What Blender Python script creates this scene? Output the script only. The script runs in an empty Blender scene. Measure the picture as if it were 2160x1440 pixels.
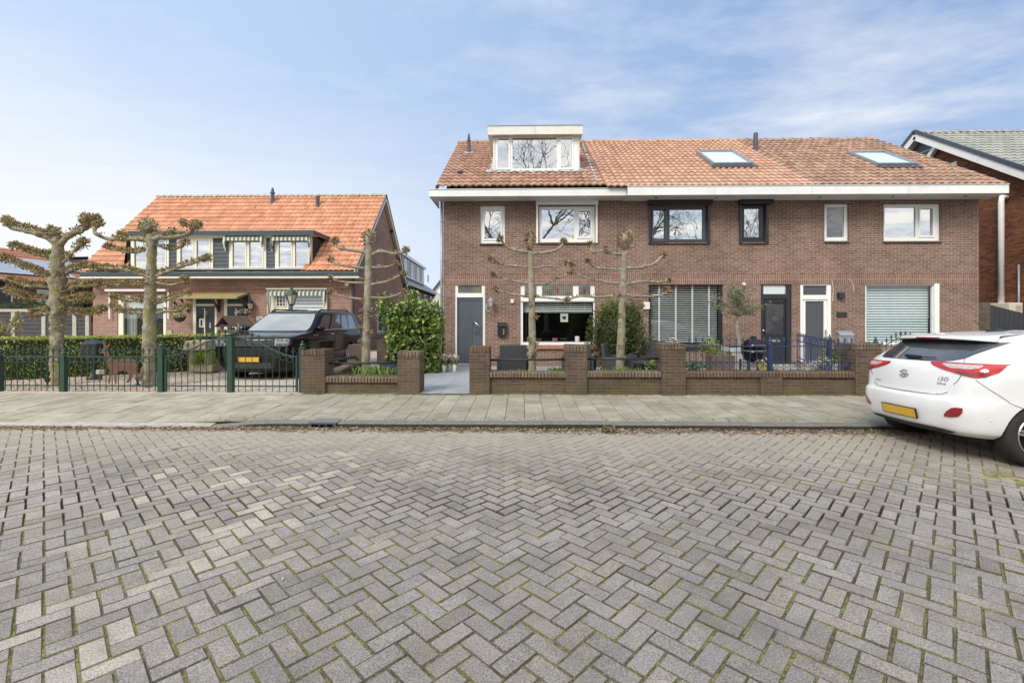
import bpy, math, random
import numpy as np
from mathutils import Vector, Matrix, noise
R = random.Random(7); NR = np.random.RandomState(7)
SC = bpy.context.scene; C = SC.collection
TH = math.atan(20/960); SN, CS = math.sin(TH), math.cos(TH); CAMZ = 1.6

# --- survey helpers: a point of the photograph's sight line at a known depth, height or plane
def W(px, py, Y):
    u = (px-1080)/960; v = (668-py)/960; t = Y/(u*SN+CS)
    return (t*(u*CS-SN), Y, CAMZ+t*v)
def XA(px, Y): return W(px, 0, Y)[0]
def ZA(px, py, Y): return W(px, py, Y)[2]
def GR(px, py, z=0.1):
    u = (px-1080)/960; v = (668-py)/960; t = (z-CAMZ)/v
    return (t*(u*CS-SN), t*(u*SN+CS), z)
def ONP(px, py, p0, n):
    u = (px-1080)/960; v = (668-py)/960
    d = Vector((u*CS-SN, u*SN+CS, v)); o = Vector((0, 0, CAMZ)); p0 = Vector(p0); n = Vector(n)
    t = (p0-o).dot(n)/d.dot(n); return o+d*t

def tag(o, label=None, cat=None, group=None, kind=None):
    if label: o['label'] = label
    if cat: o['category'] = cat
    if group: o['group'] = group
    if kind: o['kind'] = kind
    return o
def thing(name, label, cat, loc=(0, 0, 0), group=None):
    o = bpy.data.objects.new(name, None); C.objects.link(o); o.location = loc
    o.empty_display_size = .1
    return tag(o, label, cat, group)
def kids(o): return [c for c in bpy.data.objects if c.parent is o]
def copy_tree(o, parent=None, loc=None, rz=None, label=None):
    c = o.copy(); C.objects.link(c); c.parent = parent
    if loc is not None: c.location = loc
    if rz is not None: c.rotation_euler = (0, 0, rz)
    if label: c['label'] = label
    for ch in kids(o): copy_tree(ch, c)
    return c
def worldloc(o):
    v = Vector((0, 0, 0))
    while o is not None: v = v+Vector(o.location); o = o.parent
    return v

class MB:
    def __init__(s): s.v = []; s.f = []; s.m = []; s.c = []; s.n = 0
    def add(s, verts, faces, mi=0, col=(1, 1, 1)):
        b = s.n; s.v.extend(verts); s.n += len(verts)
        for f in faces: s.f.append([i+b for i in f])
        s.m.extend([mi]*len(faces)); s.c.extend([col]*len(faces)); return s
    def box(s, x0, x1, y0, y1, z0, z1, mi=0, col=(1, 1, 1)):
        if x0 > x1: x0, x1 = x1, x0
        if y0 > y1: y0, y1 = y1, y0
        if z0 > z1: z0, z1 = z1, z0
        v = [(x0,y0,z0),(x1,y0,z0),(x1,y1,z0),(x0,y1,z0),(x0,y0,z1),(x1,y0,z1),(x1,y1,z1),(x0,y1,z1)]
        return s.add(v, [(0,3,2,1),(4,5,6,7),(0,1,5,4),(1,2,6,5),(2,3,7,6),(3,0,4,7)], mi, col)
    def obox(s, c, half, ex, ey, ez, mi=0, col=(1,1,1)):
        c = Vector(c); ex = Vector(ex)*half[0]; ey = Vector(ey)*half[1]; ez = Vector(ez)*half[2]
        v = [tuple(c+a*ex+b*ey+d*ez) for d in (-1,1) for a,b in ((-1,-1),(1,-1),(1,1),(-1,1))]
        return s.add(v, [(0,3,2,1),(4,5,6,7),(0,1,5,4),(1,2,6,5),(2,3,7,6),(3,0,4,7)], mi, col)
    def bar(s, a, b, w, h=None, mi=0, up=(0,0,1), col=(1,1,1)):
        a = Vector(a); b = Vector(b); h = h or w; ex = (b-a); L = ex.length; ex.normalize()
        u = Vector(up)
        if abs(ex.dot(u)) > .98: u = Vector((0,1,0))
        ey = u.cross(ex).normalized(); ez = ex.cross(ey)
        return s.obox((a+b)/2, (L/2, w/2, h/2), ex, ey, ez, mi, col)
    def tube(s, pts, rad, seg=8, mi=0, col=(1,1,1), jit=0, cap=True):
        pts = [Vector(p) for p in pts]; n = len(pts)
        if not isinstance(rad, (list, tuple)): rad = [rad]*n
        V = []; prev = None
        for i, p in enumerate(pts):
            d = (pts[min(i+1,n-1)]-pts[max(i-1,0)]).normalized()
            if prev is None:
                a = Vector((0,0,1)) if abs(d.z) < .9 else Vector((0,1,0))
                e1 = d.cross(a).normalized()
            else:
                e1 = (prev-d*prev.dot(d)).normalized()
            prev = e1; e2 = d.cross(e1)
            for k in range(seg):
                t = 2*math.pi*k/seg; rr = rad[i]
                if jit:
                    q = p+(e1*math.cos(t)+e2*math.sin(t))*rr
                    rr *= 1+jit*noise.noise(q*9)+jit*.7*noise.noise(q*23)
                V.append(tuple(p+(e1*math.cos(t)+e2*math.sin(t))*rr))
        F = [(i*seg+k, i*seg+(k+1)%seg, (i+1)*seg+(k+1)%seg, (i+1)*seg+k) for i in range(n-1) for k in range(seg)]
        if cap: F.append(tuple(reversed(range(seg)))); F.append(tuple((n-1)*seg+k for k in range(seg)))
        return s.add(V, F, mi, col)
    def lathe(s, prof, c=(0,0,0), seg=16, mi=0, col=(1,1,1), axis='z', cap=True):
        V = []
        for r, z in prof:
            for k in range(seg):
                t = 2*math.pi*k/seg; a, b = r*math.cos(t), r*math.sin(t)
                V.append({'z': (c[0]+a,c[1]+b,c[2]+z), 'y': (c[0]+a,c[1]+z,c[2]+b), 'x': (c[0]+z,c[1]+a,c[2]+b)}[axis])
        n = len(prof)
        F = [(i*seg+k, i*seg+(k+1)%seg, (i+1)*seg+(k+1)%seg, (i+1)*seg+k) for i in range(n-1) for k in range(seg)]
        if cap: F.append(tuple(reversed(range(seg)))); F.append(tuple((n-1)*seg+k for k in range(seg)))
        return s.add(V, F, mi, col)
    def prism(s, poly, a, b, axis='y', mi=0, col=(1,1,1)):
        def P(p, t): return {'y': (p[0],t,p[1]), 'x': (t,p[0],p[1]), 'z': (p[0],p[1],t)}[axis]
        n = len(poly); V = [P(p,a) for p in poly]+[P(p,b) for p in poly]
        F = [tuple(range(n)), tuple(reversed(range(n,2*n)))]+[(i,n+i,n+(i+1)%n,(i+1)%n) for i in range(n)]
        return s.add(V, F, mi, col)
    def quad(s, a, b, c, d, mi=0, col=(1,1,1)):
        return s.add([tuple(a),tuple(b),tuple(c),tuple(d)], [(0,1,2,3)], mi, col)
    def build(s, name, mat, parent=None, smooth=False, bevel=0, label=None, cat=None, group=None, kind=None, fixn=True, origin=None, local=False):
        V = np.array(s.v, dtype=float).reshape(-1, 3)
        base = Vector((0,0,0))
        if parent is None and not local:
            if origin is not None: base = Vector(origin)
            else: base = Vector(((V[:,0].min()+V[:,0].max())/2, (V[:,1].min()+V[:,1].max())/2, V[:,2].min()))
            V = V-np.array(base)
        me = bpy.data.meshes.new(name)
        me.from_pydata([tuple(p) for p in V], [], s.f); me.update()
        if fixn:
            import bmesh
            bm = bmesh.new(); bm.from_mesh(me); bmesh.ops.recalc_face_normals(bm, faces=bm.faces); bm.to_mesh(me); bm.free()
        mats = mat if isinstance(mat, (list, tuple)) else [mat]
        for m in mats: me.materials.append(m)
        if len(mats) > 1: me.polygons.foreach_set('material_index', s.m)
        if any(c != (1,1,1) for c in s.c[:1]+s.c[-1:]) or len(set(s.c)) > 1:
            a = me.attributes.new('tint', 'FLOAT_COLOR', 'FACE')
            a.data.foreach_set('color', np.array([(c[0],c[1],c[2],1) for c in s.c]).ravel())
        # metric uv: u along the wall, v up the wall
        nl = len(me.loops); np_ = len(me.polygons)
        if nl < 900000:
            nrm = np.zeros(np_*3); me.polygons.foreach_get('normal', nrm); nrm = nrm.reshape(-1,3)
            lt = np.zeros(np_, dtype=int); me.polygons.foreach_get('loop_total', lt)
            li = np.zeros(nl, dtype=int); me.loops.foreach_get('vertex_index', li)
            P = (V+np.array(base))[li]; n = np.repeat(nrm, lt, axis=0)
            h = np.stack([-n[:,1], n[:,0], np.zeros(len(n))], 1); L = np.linalg.norm(h, axis=1); flat = L < .25
            L[L < 1e-6] = 1; h = h/L[:,None]
            sg = np.where(np.abs(h[:,0]) > np.abs(h[:,1]), np.sign(h[:,0]), np.sign(h[:,1])); h = h*sg[:,None]
            up = np.cross(n, h); up = up*np.sign(up[:,2]+1e-9)[:,None]
            u = (P*h).sum(1); v = (P*up).sum(1)
            u[flat] = P[flat,0]; v[flat] = P[flat,1]
            uv = me.uv_layers.new(name='UVMap'); uv.data.foreach_set('uv', np.stack([u,v],1).ravel())
        if smooth: me.polygons.foreach_set('use_smooth', [True]*np_)
        o = bpy.data.objects.new(name, me); C.objects.link(o)
        if parent is not None:
            o.parent = parent
            if not local: o.location = -worldloc(parent)
        else: o.location = base
        if bevel:
            b = o.modifiers.new('b', 'BEVEL'); b.width = bevel; b.segments = 2; b.limit_method = 'ANGLE'; b.angle_limit = .6
        tag(o, label, cat, group, kind)
        return o

# ------------------------------------------------------------------ materials
def new_mat(name):
    m = bpy.data.materials.new(name); m.use_nodes = True; nt = m.node_tree
    return m, nt, nt.nodes['Principled BSDF']
class NT:
    def __init__(s, nt): s.nt = nt
    def n(s, typ, props=None, **inp):
        nd = s.nt.nodes.new(typ)
        for k, v in (props or {}).items(): setattr(nd, k, v)
        for k, v in inp.items():
            key = int(k[1:]) if k[0] == '_' and k[1:].isdigit() else k.replace('_', ' ')
            s.set(nd.inputs[key], v)
        return nd
    def set(s, sock, v):
        if isinstance(v, bpy.types.NodeSocket): s.nt.links.new(v, sock)
        elif isinstance(v, bpy.types.Node): s.nt.links.new(v.outputs[0], sock)
        else:
            if isinstance(v, (tuple, list)) and len(v) == 3 and sock.type == 'RGBA': v = (*v, 1)
            sock.default_value = v
    def math(s, op, a, b=0.0, c=0.0, clamp=False):
        nd = s.n('ShaderNodeMath', {'operation': op, 'use_clamp': clamp}); s.set(nd.inputs[0], a); s.set(nd.inputs[1], b)
        if len(nd.inputs) > 2: s.set(nd.inputs[2], c)
        return nd.outputs[0]
    def mix(s, fac, a, b, mode='MIX'):
        nd = s.n('ShaderNodeMix', {'data_type': 'RGBA', 'blend_type': mode}); s.set(nd.inputs[0], fac); s.set(nd.inputs[6], a); s.set(nd.inputs[7], b)
        return nd.outputs[2]
    def noise(s, vec, scale, detail=3, rough=.55, out=0):
        nd = s.n('ShaderNodeTexNoise', None, Scale=scale, Detail=detail, Roughness=rough)
        if vec is not None: s.set(nd.inputs['Vector'], vec)
        return nd.outputs[out]
    def ramp(s, fac, lo, hi, a=0.0, b=1.0):
        nd = s.n('ShaderNodeMapRange', None, Value=fac); nd.inputs[1].default_value = lo; nd.inputs[2].default_value = hi
        nd.inputs[3].default_value = a; nd.inputs[4].default_value = b; return nd.outputs[0]
    def bump(s, h, strength=.3, dist=.01, normal=None):
        nd = s.n('ShaderNodeBump', None, Strength=strength, Distance=dist, Height=h)
        if normal is not None: s.set(nd.inputs['Normal'], normal)
        return nd.outputs[0]
M = {}
def pos(t): return t.n('ShaderNodeNewGeometry').outputs['Position']
def plain(name, col, rough=.5, metal=0, var=.18, vs=6, bump=0, bs=60, dirt=0, spec=.5, tint=False, coat=0):
    m, nt, b = new_mat(name); t = NT(nt); p = pos(t)
    nz = t.noise(p, vs, 4, .6)
    k = t.ramp(nz, .3, .7, 1-var, 1+var*.6)
    c = t.mix(1.0, (*col, 1), t.n('ShaderNodeCombineColor', None, _0=k, _1=k, _2=k).outputs[0], 'MULTIPLY')
    if tint: c = t.mix(1.0, c, t.n('ShaderNodeAttribute', {'attribute_name': 'tint'}).outputs['Color'], 'MULTIPLY')
    if dirt:
        d = t.ramp(t.noise(p, 2.3, 5, .7), .5, .75, 0, dirt)
        c = t.mix(d, c, (.13, .12, .08, 1))
    t.set(b.inputs['Base Color'], c); b.inputs['Roughness'].default_value = rough; b.inputs['Metallic'].default_value = metal
    b.inputs['Specular IOR Level'].default_value = spec
    if coat: b.inputs['Coat Weight'].default_value = coat; b.inputs['Coat Roughness'].default_value = .03
    if bump: t.set(b.inputs['Normal'], t.bump(t.noise(p, bs, 3), bump, .004))
    M[name] = m; return m
def brick(name, c1, c2, mortar, soldier=False, green=0, bw=.22, rh=.0625, ms=.0045, dark=0):
    m, nt, b = new_mat(name); t = NT(nt); p = pos(t)
    uv = t.n('ShaderNodeUVMap').outputs[0]
    if soldier:
        sp = t.n('ShaderNodeSeparateXYZ', None, Vector=uv)
        uv = t.n('ShaderNodeCombineXYZ', None, X=sp.outputs[1], Y=sp.outputs[0]).outputs[0]
    wob = t.noise(p, 5, 2, .5, 1)
    uv2 = t.mix(.0035, uv, wob, 'ADD')
    br = t.n('ShaderNodeTexBrick', {'offset': .5 if not soldier else 0}, Vector=uv2, Color1=(*c1,1), Color2=(*c2,1), Mortar=(*mortar,1), Scale=1.0)
    br.inputs['Mortar Size'].default_value = ms; br.inputs['Mortar Smooth'].default_value = .25
    br.inputs['Brick Width'].default_value = bw if not soldier else .21; br.inputs['Row Height'].default_value = rh
    g = t.noise(p, 45, 3, .6); k = t.ramp(g, .3, .7, .78, 1.15)
    k2 = t.ramp(t.noise(p, .9, 6, .7), .33, .7, .74, 1.12)
    kk = t.math('MULTIPLY', k, k2)
    c = t.mix(1.0, br.outputs[0], t.n('ShaderNodeCombineColor', None, _0=kk, _1=kk, _2=kk).outputs[0], 'MULTIPLY')
    if green:
        z = t.n('ShaderNodeSeparateXYZ', None, Vector=p).outputs[2]
        zf = t.ramp(z, .1, .75, 1, .15)
        gm = t.math('MULTIPLY', t.ramp(t.noise(p, 3.5, 6, .7), .38, .66, 0, green), zf, clamp=True)
        c = t.mix(gm, c, (.12, .115, .04, 1))
    if dark:
        gm = t.ramp(t.noise(p, 1.7, 6, .7), .4, .75, 0, dark); c = t.mix(gm, c, (.05, .045, .04, 1))
    t.set(b.inputs['Base Color'], c); b.inputs['Roughness'].default_value = .88; b.inputs['Specular IOR Level'].default_value = .25
    h = t.math('ADD', t.math('SUBTRACT', 1.0, br.outputs[1]), t.math('MULTIPLY', g, .35))
    t.set(b.inputs['Normal'], t.bump(h, .75, .007))
    M[name] = m; return m
def tile(name, c1, c2, lich, lamt, tw=.2, ex=.33, dark=.3):
    m, nt, b = new_mat(name); t = NT(nt); p = pos(t)
    uv = t.n('ShaderNodeAttribute', {'attribute_name': 'tint'}).outputs['Color']
    s = t.n('ShaderNodeSeparateColor', None, Color=uv)
    c = t.mix(s.outputs[0], (*c1,1), (*c2,1))
    kd = t.ramp(t.noise(p, 2.2, 5, .7), .4, .72, 0, dark); c = t.mix(kd, c, (.16, .09, .06, 1))
    fine = t.ramp(t.noise(p, 40, 3), .3, .7, .82, 1.12)
    c = t.mix(1.0, c, t.n('ShaderNodeCombineColor', None, _0=fine, _1=fine, _2=fine).outputs[0], 'MULTIPLY')
    l = t.math('MULTIPLY', t.ramp(t.noise(p, 9, 6, .75), .52, .7, 0, 1), lamt); c = t.mix(l, c, (*lich,1))
    t.set(b.inputs['Base Color'], c); b.inputs['Roughness'].default_value = .75
    t.set(b.inputs['Normal'], t.bump(t.noise(p, 60, 3), .25, .004)); M[name] = m; return m
def glass(name, tintc=(.9,.95,.93), boost=.10, wavy=.0):
    m, nt, b = new_mat(name); t = NT(nt); nt.nodes.remove(b)
    out = nt.nodes['Material Output']
    tr = t.n('ShaderNodeBsdfTransparent', None, Color=(*tintc,1)); gl = t.n('ShaderNodeBsdfGlossy', None, Color=(.95,.97,1,1), Roughness=.005)
    if wavy: t.set(gl.inputs['Normal'], t.bump(t.noise(pos(t), 2.0, 2), wavy, .02))
    ge = t.n('ShaderNodeNewGeometry'); vm = t.n('ShaderNodeVectorMath', {'operation': 'DOT_PRODUCT'}); t.set(vm.inputs[0], ge.outputs['Normal']); t.set(vm.inputs[1], ge.outputs['Incoming'])
    cz = t.math('SUBTRACT', 1.0, t.math('ABSOLUTE', vm.outputs['Value']), clamp=True); f = t.math('ADD', t.math('MULTIPLY', t.math('POWER', cz, 5.0), .9), .06+boost, clamp=True)
    mx = t.n('ShaderNodeMixShader', None, _0=f, _1=tr.outputs[0], _2=gl.outputs[0]); nt.links.new(mx.outputs[0], out.inputs[0]); M[name] = m; return m
def leafmat(name, rough=.55, trans=.25, var=.3):
    m, nt, b = new_mat(name); t = NT(nt); p = pos(t)
    c = t.n('ShaderNodeAttribute', {'attribute_name': 'tint'}).outputs['Color']
    k = t.ramp(t.noise(p, 7, 3), .3, .7, 1-var, 1+var)
    c = t.mix(1.0, c, t.n('ShaderNodeCombineColor', None, _0=k, _1=k, _2=k).outputs[0], 'MULTIPLY')
    t.set(b.inputs['Base Color'], c); b.inputs['Roughness'].default_value = rough
    tl = t.n('ShaderNodeBsdfTranslucent', None, Color=c); mx = t.n('ShaderNodeMixShader', None, _0=trans, _1=b.outputs[0], _2=tl.outputs[0])
    nt.links.new(mx.outputs[0], nt.nodes['Material Output'].inputs[0]); M[name] = m; return m

brick('brick_row', (.268,.162,.126), (.170,.103,.082), (.53,.43,.35), dark=.22, rh=.0668, ms=.0055)
brick('brick_row_soldier', (.272,.152,.116), (.19,.106,.084), (.50,.41,.335), soldier=True, ms=.0055)
brick('brick_left', (.35,.20,.155), (.24,.135,.11), (.58,.48,.40), ms=.0055)
brick('brick_left_soldier', (.30,.14,.10), (.23,.10,.08), (.42,.37,.31), soldier=True)
brick('brick_right', (.29,.12,.055), (.15,.06,.035), (.055,.040,.03), rh=.0625, ms=.005, dark=.3)
brick('brick_garden', (.165,.105,.082), (.10,.066,.054), (.25,.22,.17), green=.9, dark=.6)
brick('brick_garden_cap', (.27,.21,.15), (.19,.14,.10), (.06,.05,.035), soldier=True, green=.35, dark=.4, ms=.006)
brick('brick_garden_cap_dark', (.22,.14,.105), (.15,.095,.075), (.06,.05,.04), soldier=True, green=.3, dark=.4, ms=.006)
brick('brick_far', (.26,.13,.10), (.19,.09,.07), (.34,.29,.25))
tile('tile_row_left', (.50,.295,.21), (.32,.18,.125), (.42,.38,.29), .4, dark=.5)
tile('tile_row_mid', (.57,.355,.25), (.42,.25,.17), (.45,.40,.30), .25, dark=.2)
tile('tile_row_right', (.50,.31,.225), (.28,.175,.13), (.33,.28,.16), .6, dark=.7)
tile('tile_left', (.67,.325,.19), (.48,.215,.12), (.48,.38,.24), .25, dark=.3)
tile('tile_grey', (.36,.36,.34), (.27,.27,.26), (.50,.50,.45), .6, dark=.1)
tile('tile_far', (.50,.22,.13), (.40,.17,.10), (.4,.3,.2), .2)
plain('white_paint', (.80,.80,.78), .4, var=.05, vs=3, dirt=.10)
plain('cream_paint', (.74,.71,.60), .45, var=.06, dirt=.10)
plain('fascia_white', (.74,.745,.74), .4, var=.06, vs=2, dirt=.12)
plain('wood_white', (.68,.67,.61), .5, var=.08, vs=4, dirt=.25)
plain('black_paint', (.022,.024,.03), .35, var=.15)
plain('anthracite', (.06,.068,.085), .4, var=.1)
plain('dormer_slate', (.035,.05,.06), .5, var=.2)
plain('green_slate', (.07,.10,.07), .5, var=.2)
plain('gutter_dark', (.035,.055,.062), .4, var=.1)
plain('lead', (.42,.44,.47), .5, var=.25, vs=9)
plain('door_grey', (.085,.10,.125), .45, var=.08, vs=3)
plain('door_dark', (.010,.022,.020), .3)
plain('chrome', (.62,.62,.62), .18, 1, var=.03)
plain('steel', (.45,.46,.47), .35, .8, var=.1)
plain('room_dark', (.035,.035,.033), .9, var=.5, vs=1.5)
plain('curtain', (.62,.61,.58), .9, var=.1)
plain('curtain_grey', (.36,.37,.39), .9, var=.1)
plain('blind_white', (.82,.83,.82), .5, var=.03)
plain('sky_reflection', (.93,.93,.92), .6, var=.02)  # white stand-in for sky mirrored in the roof windows
plain('blind_blue', (.60,.66,.67), .5, var=.05)
plain('screen_grey', (.070,.073,.085), .7, var=.05)
plain('iron_green', (.022,.058,.042), .45, var=.2, vs=12)
plain('iron_blue', (.022,.04,.10), .45, var=.25, vs=12)
plain('iron_black', (.02,.022,.022), .5, var=.3)
plain('concrete', (.43,.41,.36), .9, var=.2, vs=8, bump=.3, dirt=.3)
plain('stone_tan', (.42,.36,.27), .9, var=.3, vs=10, bump=.4, dirt=.3)
plain('bark_grey', (.30,.27,.205), .95, var=.45, vs=16, bump=.9, bs=45)
plain('fence_dark', (.055,.052,.058), .8, var=.3, vs=5, bump=.3)
plain('wicker', (.05,.053,.060), .6, var=.3, vs=40, bump=.4, bs=120)
plain('rust', (.155,.075,.05), .85, var=.3, vs=7)
plain('brown_metal', (.12,.085,.068), .8, var=.3)
plain('tyre', (.022,.022,.023), .75, var=.2, bump=.2, bs=200)
plain('arch_black', (.012,.012,.013), .8)
plain('plastic_black', (.012,.012,.013), .45)
plain('car_white', (.83,.835,.84), .26, var=.035, vs=2.5, coat=.6, dirt=.05)
plain('car_black', (.006,.006,.007), .09, var=.1, spec=.30, coat=.0)
plain('plate_yellow', (.72,.43,.05), .4, var=.10, vs=18)
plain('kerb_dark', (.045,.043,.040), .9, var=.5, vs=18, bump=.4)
plain('plate_white', (.70,.70,.66), .5, var=.1)
plain('plate_blue', (.05,.12,.5), .4)
plain('red_lens', (.48,.014,.016), .12, var=.12, vs=25, coat=1)
plain('red_deep', (.26,.008,.012), .12, var=.12, vs=25, coat=1)
plain('clear_lens', (.62,.50,.48), .12, var=.3, vs=30, coat=1)
plain('head_lens', (.14,.145,.155), .08, var=.5, vs=25, coat=1)
plain('rim_alloy', (.50,.50,.50), .3, .85, var=.1)
plain('brick_sill', (.05,.05,.05), .7, dirt=.3)
plain('solar', (.36,.40,.46), .12, var=.2, vs=2)  # pale base colour stands in for sky reflected off the panels
plain('flower_white', (.78,.68,.62), .7, var=.1)
plain('moss_thatch', (.27,.235,.10), .95, var=.5, vs=22, bump=.8)
plain('lamp_glass', (.55,.54,.48), .15, var=.1)
plain('pot_terracotta', (.30,.14,.08), .8, var=.3)
plain('pebble', (.48,.42,.36), .85, tint=True)
plain('litter', (1,1,1), .9, tint=True, var=.2)
plain('paver', (1,1,1), .9, tint=True, var=.28, vs=140, bump=.6, bs=200)
plain('metal_grey', (.30,.33,.37), .4, .3)
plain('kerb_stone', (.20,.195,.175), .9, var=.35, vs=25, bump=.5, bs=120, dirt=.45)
plain('ground_far', (.10,.11,.06), .95, var=.3)
plain('soil', (.09,.07,.05), .95, var=.4, vs=14, bump=.6)
glass('glass', boost=.06)
glass('glass_up', boost=.46, wavy=.05)
glass('glass_dark', (.85,.88,.88), boost=.05)
glass('glass_screen', (.8,.85,.85), boost=.10)
glass('glass_pale', (.88,.93,.93), boost=.0)
glass('glass_sky', (.7,.75,.75), boost=.45, wavy=.05)
plain('grille_dark', (.10,.10,.11), .5, .5)
leafmat('leaf')
leafmat('leaf_gloss', .35, .18)

def leaves(mb, cen, rad, n, size, cols, shell=.6, aspect=1.8, boxy=False, upb=0.0, rs=None, zc=.0):
    """scatter small rhombic leaves through an ellipsoid or box"""
    rs = rs or NR; cen = np.array(cen); rad = np.array(rad)
    d = rs.normal(size=(n,3)); d /= np.linalg.norm(d, axis=1)[:,None]
    if boxy:
        p = rs.uniform(-1, 1, (n,3)); ax = rs.randint(0, 3, n); sgn = rs.choice([-1, 1], n)
        p[np.arange(n), ax] = sgn*(1-rs.uniform(0, 1-shell, n)**1.2)
        d = np.zeros((n,3)); d[np.arange(n), ax] = sgn
    else: p = d*(shell+(1-shell)*rs.uniform(0, 1, n))[:,None]
    P = cen+p*rad
    for i in range(n):
        q = Vector(P[i]); nz = noise.noise(q*2.3); 
        q = q+Vector(d[i])*(.12*min(rad)*nz)
        a = Vector(rs.normal(size=3)+d[i]*.8).normalized(); b = a.cross(Vector(rs.normal(size=3))).normalized()
        if upb: b = (b+Vector((0,0,upb))).normalized()
        e = a.cross(b).normalized(); s = size*(.6+.8*rs.rand())
        k = rs.rand(); sh = .55+.45*min(1, max(0, (p[i][2]+1)/2))+.35*nz+.25*(rs.rand()-.5)  # lower leaves get a darker tint: shade painted into the leaf colour
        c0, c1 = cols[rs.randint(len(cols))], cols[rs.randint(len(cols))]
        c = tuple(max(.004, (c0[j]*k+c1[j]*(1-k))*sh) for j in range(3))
        mb.add([tuple(q-b*s*.5), tuple(q+e*s*.5/aspect), tuple(q+b*s*.5), tuple(q-e*s*.5/aspect)], [(0,1,2,3)], 0, c)
# ------------------------------------------------------------------ ground, road, pavement
KY, KYB, WY = 6.62, 6.79, 8.8        # kerb face, kerb back, garden wall line
def road_z(y): return -.006*max(0, y-1)-.0012*max(0,y-3)**2*0 + .0
def pave_z(y): return .045+.024*(y-KYB)
g = MB(); g.quad((-400,-400,-.12),(400,-400,-.12),(400,400,-.12),(-400,400,-.12)); g.build('ground', M['ground_far'], kind='structure')
g = MB(); g.quad((-60,9.0,.085),(60,9.0,.080),(60,60,.080),(-60,60,.080)); g.build('garden_ground', M['soil'], kind='structure')

# road bed (joint filling) with moss
m, nt, b = new_mat('joint'); t = NT(nt); p = pos(t)
yj = t.n('ShaderNodeSeparateXYZ', None, Vector=p).outputs[1]; bare_ = t.ramp(t.math('ABSOLUTE', t.math('SUBTRACT', yj, 3.95)), .25, .6, 0, 1)
c = t.mix(t.math('MULTIPLY', bare_, t.ramp(t.noise(p, 1.1, 5, .65), .36, .54, .1, 1)), (.14,.115,.08,1), (.33,.31,.10,1))
c = t.mix(t.ramp(t.noise(p, 42, 4, .7), .42, .58, 0, .85), c, (.075,.06,.035,1))
t.set(b.inputs['Base Color'], c); b.inputs['Roughness'].default_value = 1
t.set(b.inputs['Normal'], t.bump(t.noise(p, 90, 3), .8, .01)); M['joint'] = m
dz_ = lambda y: .0062+.006*math.exp(-((y-3.9)/1.0)**2)+.035*math.exp(-((y-4.0)/.28)**2)
g = MB(); ys = [-6, 1]+[1+i*.14 for i in range(1, 40)]+[KY+.02]
for a, b_ in zip(ys, ys[1:]): g.quad((-40,a,road_z(a)-dz_(a)),(40,a,road_z(a)-dz_(a)),(40,b_,road_z(b_)-dz_(b_)),(-40,b_,road_z(b_)-dz_(b_)))
g.build('road_bed', M['joint'], kind='structure')

# herringbone concrete pavers
m, nt, b = new_mat('paver_stone'); t = NT(nt); p = pos(t)
c = t.n('ShaderNodeAttribute', {'attribute_name': 'tint'}).outputs['Color']
g1 = t.noise(p, 120, 3, .75); k = t.ramp(g1, .34, .66, .48, 1.5)
vor = t.n('ShaderNodeTexVoronoi', None, Vector=p, Scale=75.0)
sp = t.ramp(vor.outputs[0], .10, .30, 1, 0)
rnd = t.ramp(t.n('ShaderNodeSeparateColor', None, Color=vor.outputs[1]).outputs[0], .60, .64, 0, .9)
c = t.mix(1.0, c, t.n('ShaderNodeCombineColor', None, _0=k, _1=k, _2=k).outputs[0], 'MULTIPLY')
c = t.mix(t.math('MULTIPLY', sp, rnd), c, (.62,.58,.52,1))
st = t.ramp(t.noise(p, 1.3, 6, .7), .42, .68, 0, .45); c = t.mix(st, c, (.10,.095,.082,1))
ms = t.ramp(t.noise(p, 2.6, 7, .75), .60, .74, 0, .5); c = t.mix(ms, c, (.20,.19,.10,1))
yy = t.n('ShaderNodeSeparateXYZ', None, Vector=p).outputs[1]; dust = t.math('MULTIPLY', t.ramp(t.math('ADD', yy, t.noise(p, .8, 4)), 5.3, 6.5, 0, .6), 1.0); c = t.mix(dust, c, (.40,.36,.29,1))
t.set(b.inputs['Base Color'], c); b.inputs['Roughness'].default_value = .92; b.inputs['Specular IOR Level'].default_value = .2
t.set(b.inputs['Normal'], t.bump(g1, .6, .004)); M['paver_stone'] = m

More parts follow.
